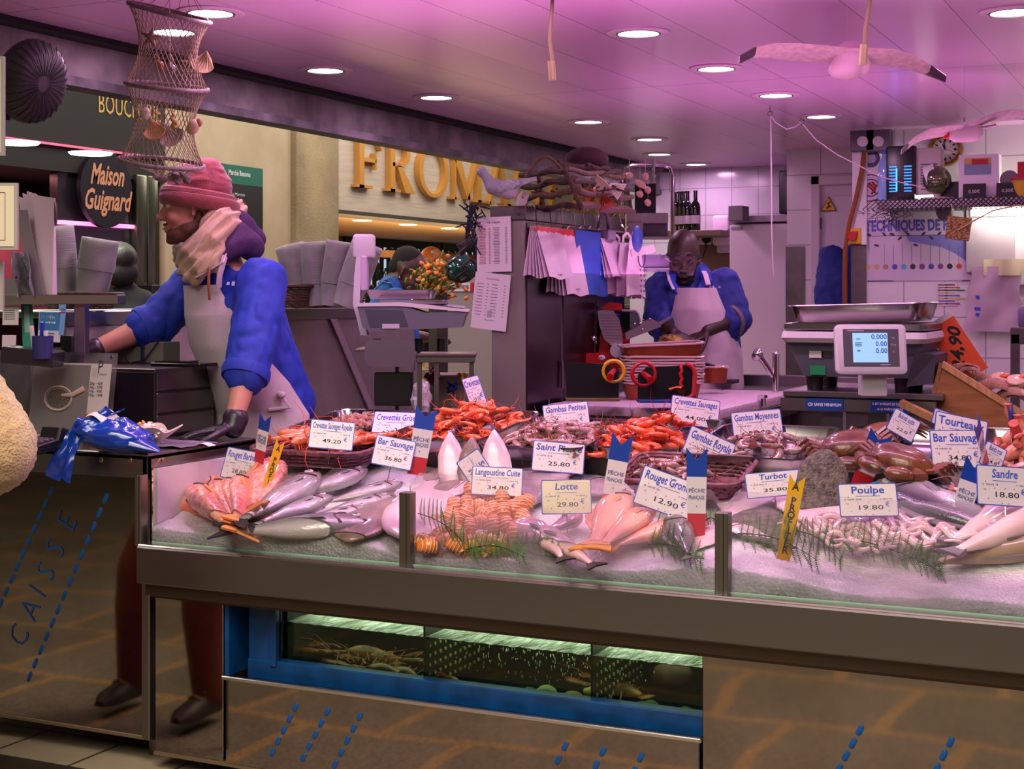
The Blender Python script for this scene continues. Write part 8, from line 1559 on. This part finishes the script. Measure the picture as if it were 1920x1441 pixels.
# --- 4: woman with auburn hair in the cheese shop ---------------------------------------------
T0=13.0
hc=p_(812,494,0); hf=(RV*.75-FV*.4-UV_*.25).normalized(); hp,HP,HR,hl,hu=head_prims(hc,hf,UV_,.98)
nk=p_(806,516,0); chest=p_(800,560,0); pel=p_(800,640,0); shL=p_(805,532,.17); shR=p_(806,535,-.17); elL=p_(815,590,.2); elR=p_(815,590,-.2); wrL=p_(840,595,.1); wrR=p_(840,595,-.1); hipL=pel+FV*.09; hipR=pel-FV*.09; kL=hipL-UV_*.42; kR=hipR-UV_*.42; kL.z=kR.z=.45; aL=V((kL.x,kL.y,.08)); aR=V((kR.x,kR.y,.08)); tp_=torso_prims(pel,chest,nk,shL,shR,.9)
p4=link('person',blob(hp+[('c',nk,hc-hu*.06,.05,.05)]+tp_+arm_prims(shL,elL,wrL,.9)+arm_prims(shR,elR,wrR,.9)+hand_prims(wrL,RV,UV_,-FV,30,.9)+hand_prims(wrR,RV,UV_,FV,30,.9)+leg_prims(hipL,kL,aL,.9)+leg_prims(hipR,kR,aR,.9),.011,3,'person')); p4.data.materials.append(mat('skin_warm','#c98a66',.5)); tag(p4,'auburn haired woman standing in the cheese shop before the window','person')
face(p4,HP,HR,.98,MATS['brow_dark'],MATS['skin_warm']); shell_of('brown_top',tp_+[('c',shL,elL,.055,.05),('c',elL,wrL,.05,.038),('c',shR,elR,.055,.05),('c',elR,wrR,.05,.038)],mat('top_brown','#4a2418',.8),p4,.014,.016,3); shell_of('trousers',leg_prims(hipL,kL,aL,.9)+leg_prims(hipR,kR,aR,.9),MATS['trousers_dark'],p4,.012,.02,3)
for a in (aL,aR): shoe(p4,a,RV,BLACK)
blobobj('auburn_hair',[('e',HP(-.03,0,.05),(.105,.088,.095),HR),('e',HP(-.075,0,-.02),(.06,.08,.11),HR),('c',HP(.03,.078,.05),HP(.02,.085,-.09),.022,.016),('c',HP(.03,-.078,.05),HP(.02,-.085,-.09),.022,.016)],mat('hair_auburn','#9a4a1a',.6,noise=(40,'#6e2f10',.2)),p4,.009,2)
# --- 5: dark haired woman at the butcher -----------------------------------------------------
T0=7.6
hc=p_(222,508,0); hf=(-RV*.45+FV*.85-UV_*.1).normalized(); hp,HP,HR,hl,hu=head_prims(hc,hf,UV_,1.0)
nk=p_(226,545,0); chest=p_(226,600,0); pel=p_(226,700,0); shL=p_(188,568,.05); shR=p_(265,568,-.02); elL=p_(180,640,0); elR=p_(275,640,-.05); wrL=p_(180,690,.1); wrR=p_(272,690,.1); hipL=pel-RV*.09; hipR=pel+RV*.09; kL=V((hipL.x,hipL.y,.45)); kR=V((hipR.x,hipR.y,.45)); aL=V((kL.x,kL.y,.05)); aR=V((kR.x,kR.y,.05)); tp_=torso_prims(pel,chest,nk,shL,shR,.95)
p5=link('person',blob(hp+[('c',nk,hc-hu*.06,.052,.052)]+tp_+arm_prims(shL,elL,wrL,.9)+arm_prims(shR,elR,wrR,.9)+hand_prims(wrL,-UV_,-RV,FV,20,.9)+hand_prims(wrR,-UV_,RV,FV,20,.9)+leg_prims(hipL,kL,aL)+leg_prims(hipR,kR,aR),.010,3,'person')); p5.data.materials.append(mat('skin_olive','#a86a50',.5)); tag(p5,'dark haired person seen from behind at the butcher counter','person')
shell_of('dark_coat',tp_+[('c',shL,elL,.06,.055),('c',elL,wrL,.05,.04),('c',shR,elR,.06,.055),('c',elR,wrR,.05,.04)]+leg_prims(hipL,kL,aL)+leg_prims(hipR,kR,aR),mat('coat_black','#131116',.85),p5,.016,.018,3)
for a in (aL,aR): shoe(p5,a,FV,BLACK)
blobobj('dark_hair',[('e',HP(-.025,0,.05),(.108,.094,.10),HR),('e',HP(-.06,0,-.01),(.07,.088,.08),HR),('e',HP(-.10,0,.06),(.05,.06,.06),HR)],mat('hair_dark_brown','#17100c',.6,bump=(120,.4),stretch=(1,1,.2)),p5,.008,2)
# --- 6: person in blue half hidden behind the wall corner --------------------------------------
T0=9.25
hc=p_(1632,436,.25); nk=p_(1622,462,.2); hp,HP,HR,hl,hu=head_prims(hc,(RV*.9+FV*.3),UV_,1.0); chest=p_(1586,520,.12); pel=p_(1584,640,.12); shL=p_(1560,482,.10); shR=p_(1612,482,.22); elL=p_(1548,560,.05); elR=p_(1622,560,.25); wrL=p_(1552,620,-.02); wrR=p_(1622,620,.22); hipL=pel-RV*.08; hipR=pel+RV*.08; kL=V((hipL.x,hipL.y,.5)); kR=V((hipR.x,hipR.y,.5)); aL=V((kL.x,kL.y,.13)); aR=V((kR.x,kR.y,.13)); tp_=torso_prims(pel,chest,nk,shL,shR,.9)
p6=link('person',blob(hp+[('c',nk,hc-hu*.06,.052,.052)]+tp_+arm_prims(shL,elL,wrL,.9)+arm_prims(shR,elR,wrR,.9)+hand_prims(wrL,-UV_,-RV,FV,20,.9)+hand_prims(wrR,-UV_,RV,FV,20,.9)+leg_prims(hipL,kL,aL,.9)+leg_prims(hipR,kR,aR,.9),.012,3,'person')); p6.data.materials.append(SKIN); tag(p6,'person in dark blue half hidden behind the wall corner by the white door','person')
o=shell_of('blue_coat',tp_+[('c',shL,elL,.066,.062),('c',elL,wrL,.058,.045),('c',shR,elR,.066,.062),('c',elR,wrR,.058,.045)],SMD,p6,.016,.014,3); folds(o,.01,12,6); shell_of('trousers',leg_prims(hipL,kL,aL,.9)+leg_prims(hipR,kR,aR,.9),MATS['trousers_dark'],p6,.012,.02,3); blobobj('hair',[('e',HP(-.03,0,.05),(.10,.084,.09),HR)],MATS['hair_black'],p6,.01,2)
for a in (aL,aR): shoe(p6,a,RV,BLACK)
# --- 7: customer in a cream fleece coat at the left edge -------------------------------------------
FL=mat('cream_fleece','#c3a878',.95,noise=(45,'#a5895a',.2),bump=(140,.9),sheen=.6); base=V((-3.125,2.72,-.06))
P7=lambda x,y,z: base+V((x,y,z))
hc=P7(.0,.06,1.60); hf=V((.25,.9,-.15)); hp,HP,HR,hl,hu=head_prims(hc,hf,UV_,1.0)
nk=P7(0,.02,1.46); chest=P7(0,0,1.27); pel=P7(0,0,.93); shL=P7(-.19,0,1.38); shR=P7(.19,.02,1.38); elL=P7(-.26,.05,1.08); wrL=P7(-.2,.28,1.02); elR=P7(.335,.10,1.08); wrR=P7(.16,.30,1.05)
hipL=P7(-.09,0,.90); hipR=P7(.09,0,.90); kL=P7(-.29,.06,.50); kR=P7(.02,.03,.50); aL=P7(-.35,.02,.10); aR=P7(.02,.0,.10); tp_=torso_prims(pel,chest,nk,shL,shR)
p7=link('person',blob(hp+[('c',nk,hc-hu*.06,.055,.052)]+tp_+arm_prims(shL,elL,wrL)+arm_prims(shR,elR,wrR)+hand_prims(wrL,V((.5,.8,0)),UV_,V((1,0,0)),25)+hand_prims(wrR,V((-.6,.8,0)),UV_,V((-1,0,0)),25)+leg_prims(hipL,kL,aL)+leg_prims(hipR,kR,aR),.010,3,'person')); p7.data.materials.append(SKIN); tag(p7,'customer in a cream fleece coat at the left edge before the cash desk','person')
face(p7,HP,HR,1.0,MATS['brow_dark'],SKIN)
o=shell_of('fleece_coat',tp_+[('c',shL,elL,.075,.085),('c',elL,elL+(wrL-elL)*.75,.085,.07),('c',shR,elR,.078,.098),('c',elR,elR+(wrR-elR)*.75,.098,.075),('c',P7(-.07,0,.95),P7(-.08,0,.72),.13,.14),('c',P7(.07,0,.95),P7(.09,.0,.72),.13,.15),('c',P7(.12,.05,1.0),P7(.22,.08,.68),.10,.09)],FL,p7,.03,.014,3); folds(o,.006,30,2)
shell_of('rust_trousers',leg_prims(hipL,kL,aL)+leg_prims(hipR,kR,aR),mat('trousers_rust','#6e3420',.8,bump=(120,.3)),p7,.016,.014,3)
for a in (aL,aR):
    o=shoe(p7,a,V((0,1,0)),mat('boot_dark','#241a14',.5),'boot'); b=B()
    for j in range(4): b.tube([a+V((-.03,.05+.025*j,.02-.018*j)),a+V((0,.055+.025*j,.035-.018*j)),a+V((.03,.05+.025*j,.02-.018*j))],.003,5)
    b.build('laces',mat('lace_ochre','#a5793a',.7),o,world=True)
blobobj('brown_hair',[('e',HP(-.03,0,.05),(.10,.085,.09),HR),('e',HP(-.07,0,-.03),(.05,.08,.12),HR)],mat('hair_brown','#3a2416',.7),p7,.009,2)
# ================= things on the cash desk ======================================
CZ=.945
DR=mat('drawer_steel','#7f7678',.28,1,bump=(30,.05))
du=thing('drawer_unit','steel drawer unit with three drawers on the cash desk','drawer unit',(-3.25,3.97,CZ)); x1=-3.05; B().bx(-3.5,x1-.004,3.81,4.13,CZ-.0,1.16,.003).build('cabinet',mat('drawer_side','#4a4248',.35,.9),du,world=True)
B().bx(-3.51,x1+.002,3.805,4.135,1.155,1.168,.002).build('top',DR,du,world=True)
for i in range(3): B().bx(x1-.008,x1,3.82,4.12,CZ+.008+.071*i,CZ+.074+.071*i,.003).build('drawer',DR,du,world=True)
B().bx(-4.0,-2.99,3.96,4.5,.925,.945,.003).build('rear_worktop',STEEL,cd,world=True); B().bx(-4.0,-3.0,4.1,4.48,.05,.925).build('rear_cabinet',STEELD,cd,world=True)
# caviar price sign
q=W(132,750,Y=3.66); k=depth(q)/FPX; sg=thing('caviar_sign','clear acrylic sign with a caviar tin picture and a price list','sign',(q.x,3.66,CZ)); w=206*k; h=165*k; M=frame(V((1,0,0)),V((0,.14,1)).normalized(),V((0,-1,.14)).normalized(),(0,0,h/2))
b=B(); b.T=M; b.box((0,0,0),(w,h,.004),None,.001); b.build('acrylic_sheet',glassmat('sign_acrylic','#e8e4ea',haze=.35,hscale=5,hazecol='#d9d4d8'),sg); b=B(); b.T=M; b.box((.0,-.012,.003),(w*.90,h*.84,.001)); b.build('paper',mat('sign_paper','#d0c6cc',.35,coat=.4),sg)
b=B(); b.T=M; b.box((-w*.115,-.012,.0042),(w*.66,h*.80,.001)); b.build('grey_photo',mat('photo_grey','#7c7678',.3,coat=.6),sg)
T=lambda x,y: (((x-132)*k),(750-y)*k)
b=B(); b.T=M; cx_,cy_=T(107,755); b.tube([(cx_+.055*math.cos(a),cy_+.038*math.sin(a),.007) for a in (2*PI*i/32 for i in range(32))],.003,6,closed=True); b.ell((cx_,cy_,.0055),(.054,.037,.001),None,32,4); b.mi=1; b.ell((cx_,cy_,.0065),(.047,.031,.001),None,32,4); b.mi=2; b.tube([(*T(115,749),.009),(*T(140,748),.010),(*T(166,735),.009)],[.004,.007,.009],8,flat=.4); b.build('tin_picture',[mat('tin_rim','#b5a9a2',.4),mat('caviar','#3a3634',.4,noise=(300,'#8a8078',.15)),mat('spoon_pearl','#c9b0a5',.4)],sg)
b=B(); b.T=M
for i,s in enumerate(('20g - 42€','30g - 57€','50g - 95€','100g - 190€')): b.text(s,.0115,Matrix.Translation((*T(193,725+7.2*i),.0045)),bold=.01,width=(30+3*(i==3))*k)
b.text('P',.06,Matrix.Translation((*T(199,695),.0045)),width=.018); b.box((*T(195,701),.0042),(.0008,.045,.0004)); b.text('PERLITA',.0085,Matrix.Translation((*T(207,708),.0045)),width=16*k)
for i in range(4):
    for j in range(5): b.box((*T(182+2.6*i,698+3.2*j),.0042),(.0022,.0012,.0004))
b.build('printing',mat('print_dark','#3c3846',.6),sg); b=B(); b.T=M; b.box((*T(51,691),.0048),(.02,.02,.0006)); b.mi=1; b.box((*T(51,691),.0053),(.012,.004,.0006)); b.box((*T(51,691),.0053),(.004,.012,.0006)); b.build('red_mark',[mat('mark_pale','#d9b9b4',.5),mat('mark_red','#c43a24',.5)],sg); b=B(); b.T=M
for x,y in ((223,675),(44,677)): b.cyl((*T(x,y),.002),(*T(x,y),.006),.005,n=12)
b.build('screws',CHROME,sg); B().box((0,.03,.002),(w*.9,.10,.004)).build('foot',GLASS if False else PANE,sg)
# barrel, shell of sweets, blue bag, papers, card reader
q=W(184,795,Z=CZ+.02); q=W(184,792,t=4.62); bl_=thing('small_barrel','small brown wooden barrel behind the blue bag','barrel',(q.x,q.y,CZ)); B().lathe([(.001,0),(.044,0),(.048,.02),(.048,.05),(.039,.085),(.037,.088),(.001,.088)],24).build('staves',mat('barrel_wood','#7a4018',.5,noise=(12,'#4e260e',.2),stretch=(3,3,.4)),bl_); B().lathe([(.0465,.055),(.047,.056),(.0455,.066),(.044,.066)],24,caps=False).build('hoop_band',mat('barrel_band','#23204a',.5),bl_); B().lathe([(.001,.086),(.038,.088),(.038,.092),(.001,.092)],24).build('rim',mat('barrel_rim','#a9764a',.5),bl_)
q=W(265,815,t=4.48); sh_=thing('clam_shell_dish','big ruffled white clam shell used as a dish for sweets','dish',(q.x,q.y,CZ+.0),(0,0,R_(30))); f=lambda u,v: V(((.035+.075*v)*math.cos(2*PI*u)*(1+.13*v*math.cos(10*PI*u)),(.022+.048*v)*math.sin(2*PI*u)*(1+.13*v*math.cos(10*PI*u)),.004+.052*v**1.3+.010*v*math.cos(10*PI*u)))
b=B().grid(f,80,10,.004,cu=True); b.ell((0,0,.01),(.06,.035,.008)); b.build('shell',mat('clam_white','#cfc3bd',.5,noise=(40,'#b5a59c',.25)),sh_)
random.seed(17)
for i in range(26):
    c=random.choice(('#e0702a','#d8305a','#e6dcd8','#c4288a','#e8a03a','#e6dcd8')); a=random.uniform(0,6.28); r=random.random()**.5; o=B().ell((0,0,0),(.013,.009,.008),None,10,7).tube([(-.021,0,.004),(-.012,0,0),(.012,0,0),(.021,0,-.003)],[.006,.002,.002,.006],6).build('wrapped_sweet',mat('sweet_'+c[1:],c,.3),loc=sh_.location+V((.065*r*math.cos(a),.042*r*math.sin(a),.04+.028*(1-r)+random.random()*.008)),rot=(random.uniform(-.6,.6),random.uniform(-.6,.6),random.uniform(0,6))); tag(o,'wrapped sweet heaped in the clam shell dish','sweet',group='sweets in the clam shell')
BAG=mat('bag_blue_shiny','#0a3fb0',.18,noise=(12,'#0a2f8c',.3),coat=.5)
q=W(205,822,t=4.35); bb=thing('blue_carrier_bag','knotted shiny blue plastic bag lying on the cash desk edge','bag',(q.x,q.y,CZ))
def crinkle(b,n0,amp,sc,seed): 
    for i in range(n0,len(b.v)): p=b.v[i]; b.v[i]=p+(p.normalized() if p.length>0 else V((0,0,1)))*amp*(abs(NZ.noise(p*sc+V((seed,0,0))))+.5*abs(NZ.noise(p*sc*2.2)))
b=B(); b.ell((.02,.0,.045),(.115,.075,.045),rotm(0,10,12),40,24); crinkle(b,0,.02,26,1); b.tube([(.10,.0,.03),(.15,.0,.018),(.185,.0,.008)],[.05,.03,.006],16,flat=.5); b.build('full_bag',BAG,bb)
b=B(); b.tube([(-.055,-.0,.06),(-.075,-.01,.075),(-.10,-.025,.085)],[.02,.012,.02],12); b.v=b.v; b.build('knot',BAG,bb)
def flap(p0,p1,w0,w1,seed):
    p0,p1=V(p0),V(p1); d=(p1-p0); s=V((1,-.15,0)); b=B(); b.grid(lambda u,v: p0+d*v+s*(w0+(w1-w0)*v)*(u-.5)+V((.0,-.018*math.sin(u*7+seed)*v-.012*NZ.noise(V((u*4,v*4,seed)))-.015*math.sin(PI*v),.010*math.sin(u*9+seed)*v)),22,18,.002); return b
flap((-.085,-.02,.085),(-.115,-.078,-.075),.06,.10,2).build('hanging_end',BAG,bb); flap((-.07,-.01,.08),(-.0,.005,.125),.05,.09,4).build('upper_end',BAG,bb); B().tube([(-.072+.012*math.cos(a),-.012,.072+.012*math.sin(a)) for a in (2*PI*i/10 for i in range(10))],.004,6,closed=True).build('green_tie',mat('tie_green','#1f7a3a',.5),bb)
o=B().grid(lambda u,v: V(((u-.5)*.11,(v-.5)*.06,.012*math.sin(u*5)+.006*math.sin(v*7))),10,8,.001).build('receipt',PAPER,loc=(q.x-.005,q.y-.01,CZ+.10),rot=(R_(12),R_(8),R_(-10))); tag(o,'crumpled white receipt lying on the blue bag','receipt')
q=W(320,826,t=4.55); tag(B().grid(lambda u,v: V(((u-.5)*.22,(v-.5)*.18,.003+.010*abs(NZ.noise(V((u*3,v*3,2)))))),20,16,.002).build('clear_bag',mat('clear_bag_flat','#a99ab5',.2,coat=.8),loc=(q.x,q.y,CZ+.003)),'flat clear plastic bag with white paper by the gloved hand','bag')
q=W(383,829,t=4.5); tag(B().grid(lambda u,v: V(((u-.5)*.06,(v-.5)*.035,.002+.008*math.sin(PI*u))),8,6,.001).build('paper_scrap',PAPER,loc=(q.x,q.y,CZ+.002)),'small white paper scrap below the gloved hand','paper')
q=W(80,815,t=4.33); cr=thing('card_reader','black card reader between fleece sleeve and blue bag','card reader',(q.x,q.y,CZ)); B().box((0,0,.02),(.07,.10,.03),rotm(8,0,0),.004).box((0,.05,.045),(.075,.05,.05),rotm(-20,0,0),.006).build('case',BLACK,cr); b=B()
for i in range(3):
    for j in range(3): b.box((-.02+.02*i,-.03+.022*j,.036+.002*j),(.013,.011,.004))
b.build('keys',mat('key_grey','#6a5a70',.5),cr)
q=W(107,820,t=4.4); t=thing('glass_tumbler','small clear cup beside the card reader','cup',(q.x,q.y,CZ)); B().lathe([(.02,0),(.026,.06),(.024,.06),(.018,.003)],16,caps=False).lathe([(.001,.002),(.02,.002)],16,caps=False).build('cup',glassmat('cup_clear','#e6e6ea',haze=.3,hscale=20),t)
q=W(345,688,t=4.93); tag(B().box((0,0,.006),(.20,.10,.012),None,.002).box((-.03,0,.014),(.12,.08,.008),rotm(0,0,8),.002).build('black_tray',mat('lacquer_black','#0e0c10',.15),loc=(q.x,q.y,1.168)),'thin black trays on top of the drawer unit','tray')
q=W(278,672,t=5.2); t=thing('wire_basket_box','grey box with dark wire rim behind the drawer unit','box',(q.x,q.y,1.168)); B().bx(-.11,.10,-.05,.05,0,.075,.003).build('box',mat('grey_green_box','#77776c',.5),t); B().tube([(-.05,-.06,.02),(-.03,-.06,.0),(.03,-.06,.01),(.10,-.06,.085),(.06,-.06,.08)],.003,5).tube([(.02,-.055,.0),(.02,-.055,.08)],.007,6).build('wire',mat('wire_navy','#1a1f45',.4),t)
# steel rack above the desk with bags, cards, pens
rk_=thing('desk_rack','steel rack over the cash desk with cards clipped below it','rack',tuple(W(152,700,t=4.75))); tR=4.75; L=lambda px,py,d=0: W(px,py,t=tR+d)-rk_.location
B().box((L(40,562)+L(163,560))/2,((L(163,560)-L(-90,562)).length,.10,.030),frame(RV,FV,UV_,(0,0,0)),.002).build('top_bar',STEEL,rk_)
pp=L(153,562); B().box((pp.x,pp.y,(pp.z+CZ-rk_.location.z)/2),(.035,.05,pp.z-(CZ-rk_.location.z)),frame(RV,FV,UV_,(0,0,0)),.002).build('post',mat('post_mauve','#7f6f86',.3,.9),rk_)
pp=L(-60,562); B().box((pp.x,pp.y,(pp.z+CZ-rk_.location.z)/2),(.035,.05,pp.z-(CZ-rk_.location.z)),frame(RV,FV,UV_,(0,0,0)),.002).build('post',MATS['post_mauve'],rk_)
def card(name,px,py,w,h,t,c,label,cat,roll=0,prints=(),tilt=4,grp=None):
    M=facing(px,py,t,roll,tilt); k=t/FPX; o=thing(name,label,cat,M.to_translation(),group=grp); Mi=Matrix.Translation(-M.to_translation())@M; b=B(); b.T=Mi; b.box((0,0,0),(w*k,h*k,.0015)); b.build('card',mat('cc_'+c[1:],c,.5),o)
    for nm,cc,items in prints:
        b=B(); b.T=Mi
        for it in items:
            if it[0]=='t': b.text(it[1],it[4]*k,Matrix.Translation((it[2]*k,it[3]*k,.0014)),bold=.02,width=it[5]*k)
            else: b.box((it[1]*k,it[2]*k,.0011),(it[3]*k,it[4]*k,.0006))
        b.build(nm,mat('ci_'+cc[1:],cc,.5),o)
    return o
card('hygiene_card',93,613,42,56,4.72,'#c4c6d6','blue and white HYGIÈNE card under the steel rack','card',-2,(('blue_field','#1f6fb5',(('b',0,11,40,34),)),('lettering','#d9e2f0',(('t','HYGIÈNE',-2,18,9,30),('t','~',-2,9,5,32))),('grey_lines','#5a5f75',(('b',-2,-12,24,2),('b',-4,-17,20,1.2)))))
q=W(117,603,t=4.70); t=thing('glove_figure','light blue paper glove shape clipped beside the hygiene card','cut out',q,(0,0,YAW)); B().box((0,0,0),(.016,.002,.085),rotm(0,6,0)).box((.0,0,.045),(.022,.002,.02)).build('paper',mat('paper_sky','#6a9fd0',.5),t); B().box((0,-.0015,.030),(.018,.001,.004)).build('band',RED,t)
card('teal_card',52,610,22,82,4.78,'#1f8a78','teal folded leaflet behind the pens','leaflet',4,(('pale_field','#8fb5ac',(('b',-1,12,10,50),)),)); card('white_notice',20,590,30,38,4.73,'#cfc8cc','white typed notice below the grey bag','notice',0,(('lines','#3a3844',tuple(('b',-2,8-4*i,20,1.4) for i in range(5))),)); card('white_notice',17,645,26,34,4.66,'#c9bcc6','blank white card low at the left beside the pens','notice'); 
b=B()
for px in (67,75,87,100): b.box(W(px,574,t=4.73),(.010,.002,.012),frame(RV,FV,UV_,(0,0,0)))
tag(b.build('clip_strip',mat('clip_pale','#b5aab8',.5)),'row of pale paper clips under the rack bar','clips')
ph=thing('pen_cup','dark blue pen cup with pens behind the caviar sign','pen cup',tuple(W(80,672,t=4.55))); B().lathe([(.028,0),(.03,-.25+.25),(.032,.07),(.028,.07),(.026,.004)],16,caps=False).lathe([(.001,.003),(.028,.003)],16,caps=False).build('cup',mat('cup_navy','#2a2f6a',.4),ph)
for a,c,l in (((-.035,0,.03,-.045,0,.10),'#cfc6cc','white pen'),((-.008,0,.02,.0,0,.11),'#1a2fa0','thick blue marker'),((.015,0,.02,.012,0,.085),'#d9d2d6','white marker')):
    tag(B().tube([V(a[:3]),V(a[3:])],[.006,.007],8).build('pen',mat('pen_'+c[1:],c,.4),loc=ph.location),l+' standing in the pen cup behind the caviar sign','pen',group='pens in the cup')
tag(B().box((0,0,0),(.16,.12,.05),rotm(0,6,0),.004).build('card_terminal',mat('terminal_dark','#1f1a26',.3),loc=W(62,668,t=4.6),rot=(0,0,YAW)),'dark flat terminal behind the caviar sign','terminal')
tag(B().box((0,0,-.0),(.05,.05,CZ*0+.12),None,.01).build('dark_stapler',BLACK,loc=W(133,661,t=4.9)),'small black object at the foot of the rack post','box')
# paper bags on the rack
PB_=mat('paper_bag_white','#cdbfc6',.7); zR=W(100,557,t=4.75).z
for i,(px0,px1,pyt,pxb0,pxb1,l) in enumerate(((62,102,365,78,98,'tall white paper bag at the right of the row on the rack'),(50,68,358,74,84,'second white paper bag leaning on the rack'),(42,58,362,70,80,'third white paper bag leaning on the rack'),(34,50,368,66,76,'leftmost white paper bag, leaning most on the rack'))):
    t=4.78+.02*i; o=thing('paper_bag',l,'paper bag',W((pxb0+pxb1)/2,556,t=t),group='white paper bags on the rack'); q=o.location; A=[W(px0,pyt,t=t)-q,W(px1,pyt+6,t=t)-q,W(pxb1,556,t=t)-q,W(pxb0,556,t=t)-q]
    b=B(); th=FV*.05
    b.loft([[A[3],A[2],A[2]+th,A[3]+th],[(A[0]*.5+A[3]*.5)-RV*.004,(A[1]*.5+A[2]*.5),(A[1]*.5+A[2]*.5)+th*.6,(A[0]*.5+A[3]*.5)+th*.6],[A[0],A[1],A[1]+th*.15,A[0]+th*.15]]); b.build('bag_body',PB_,o,sharp=20)
    b=B(); b.add([A[1]-FV*.002,A[1]*.75+A[2]*.25-FV*.002+RV*.012,A[1]*.72+A[2]*.28+FV*.02,A[1]+FV*.01],[(0,1,2,3)]); b.build('side_fold',mat('paper_fold','#a9999f',.7),o)
q=W(38,556,t=4.68); o=thing('grey_film_bag','grey printed plastic bag leaning on the rack beside the paper bags','bag',q); A=lambda px,py: W(px,py,t=4.68)-q
b=B(); b.grid(lambda u,v: A(26+26*u+ (10-2*u)*(v*-1.4)+8,556-84*v)+FV*(.012*math.sin(u*9+v*8)+.05*math.sin(PI*u)),16,18,.004); b.build('film',mat('film_grey','#6f6f78',.35,bump=(40,.5)),o); b=B(); b.grid(lambda u,v: A(48+24*u-36*v*.9,556-165*v)+FV*(.06),10,12,.004); b.build('grey_sheet',mat('sheet_grey','#7a7478',.6),o)
b=B(); b.text('~',.02,frame(RV,UV_,-FV,A(44,520)-FV*.012),width=.05); b.build('film_print',INK,o)
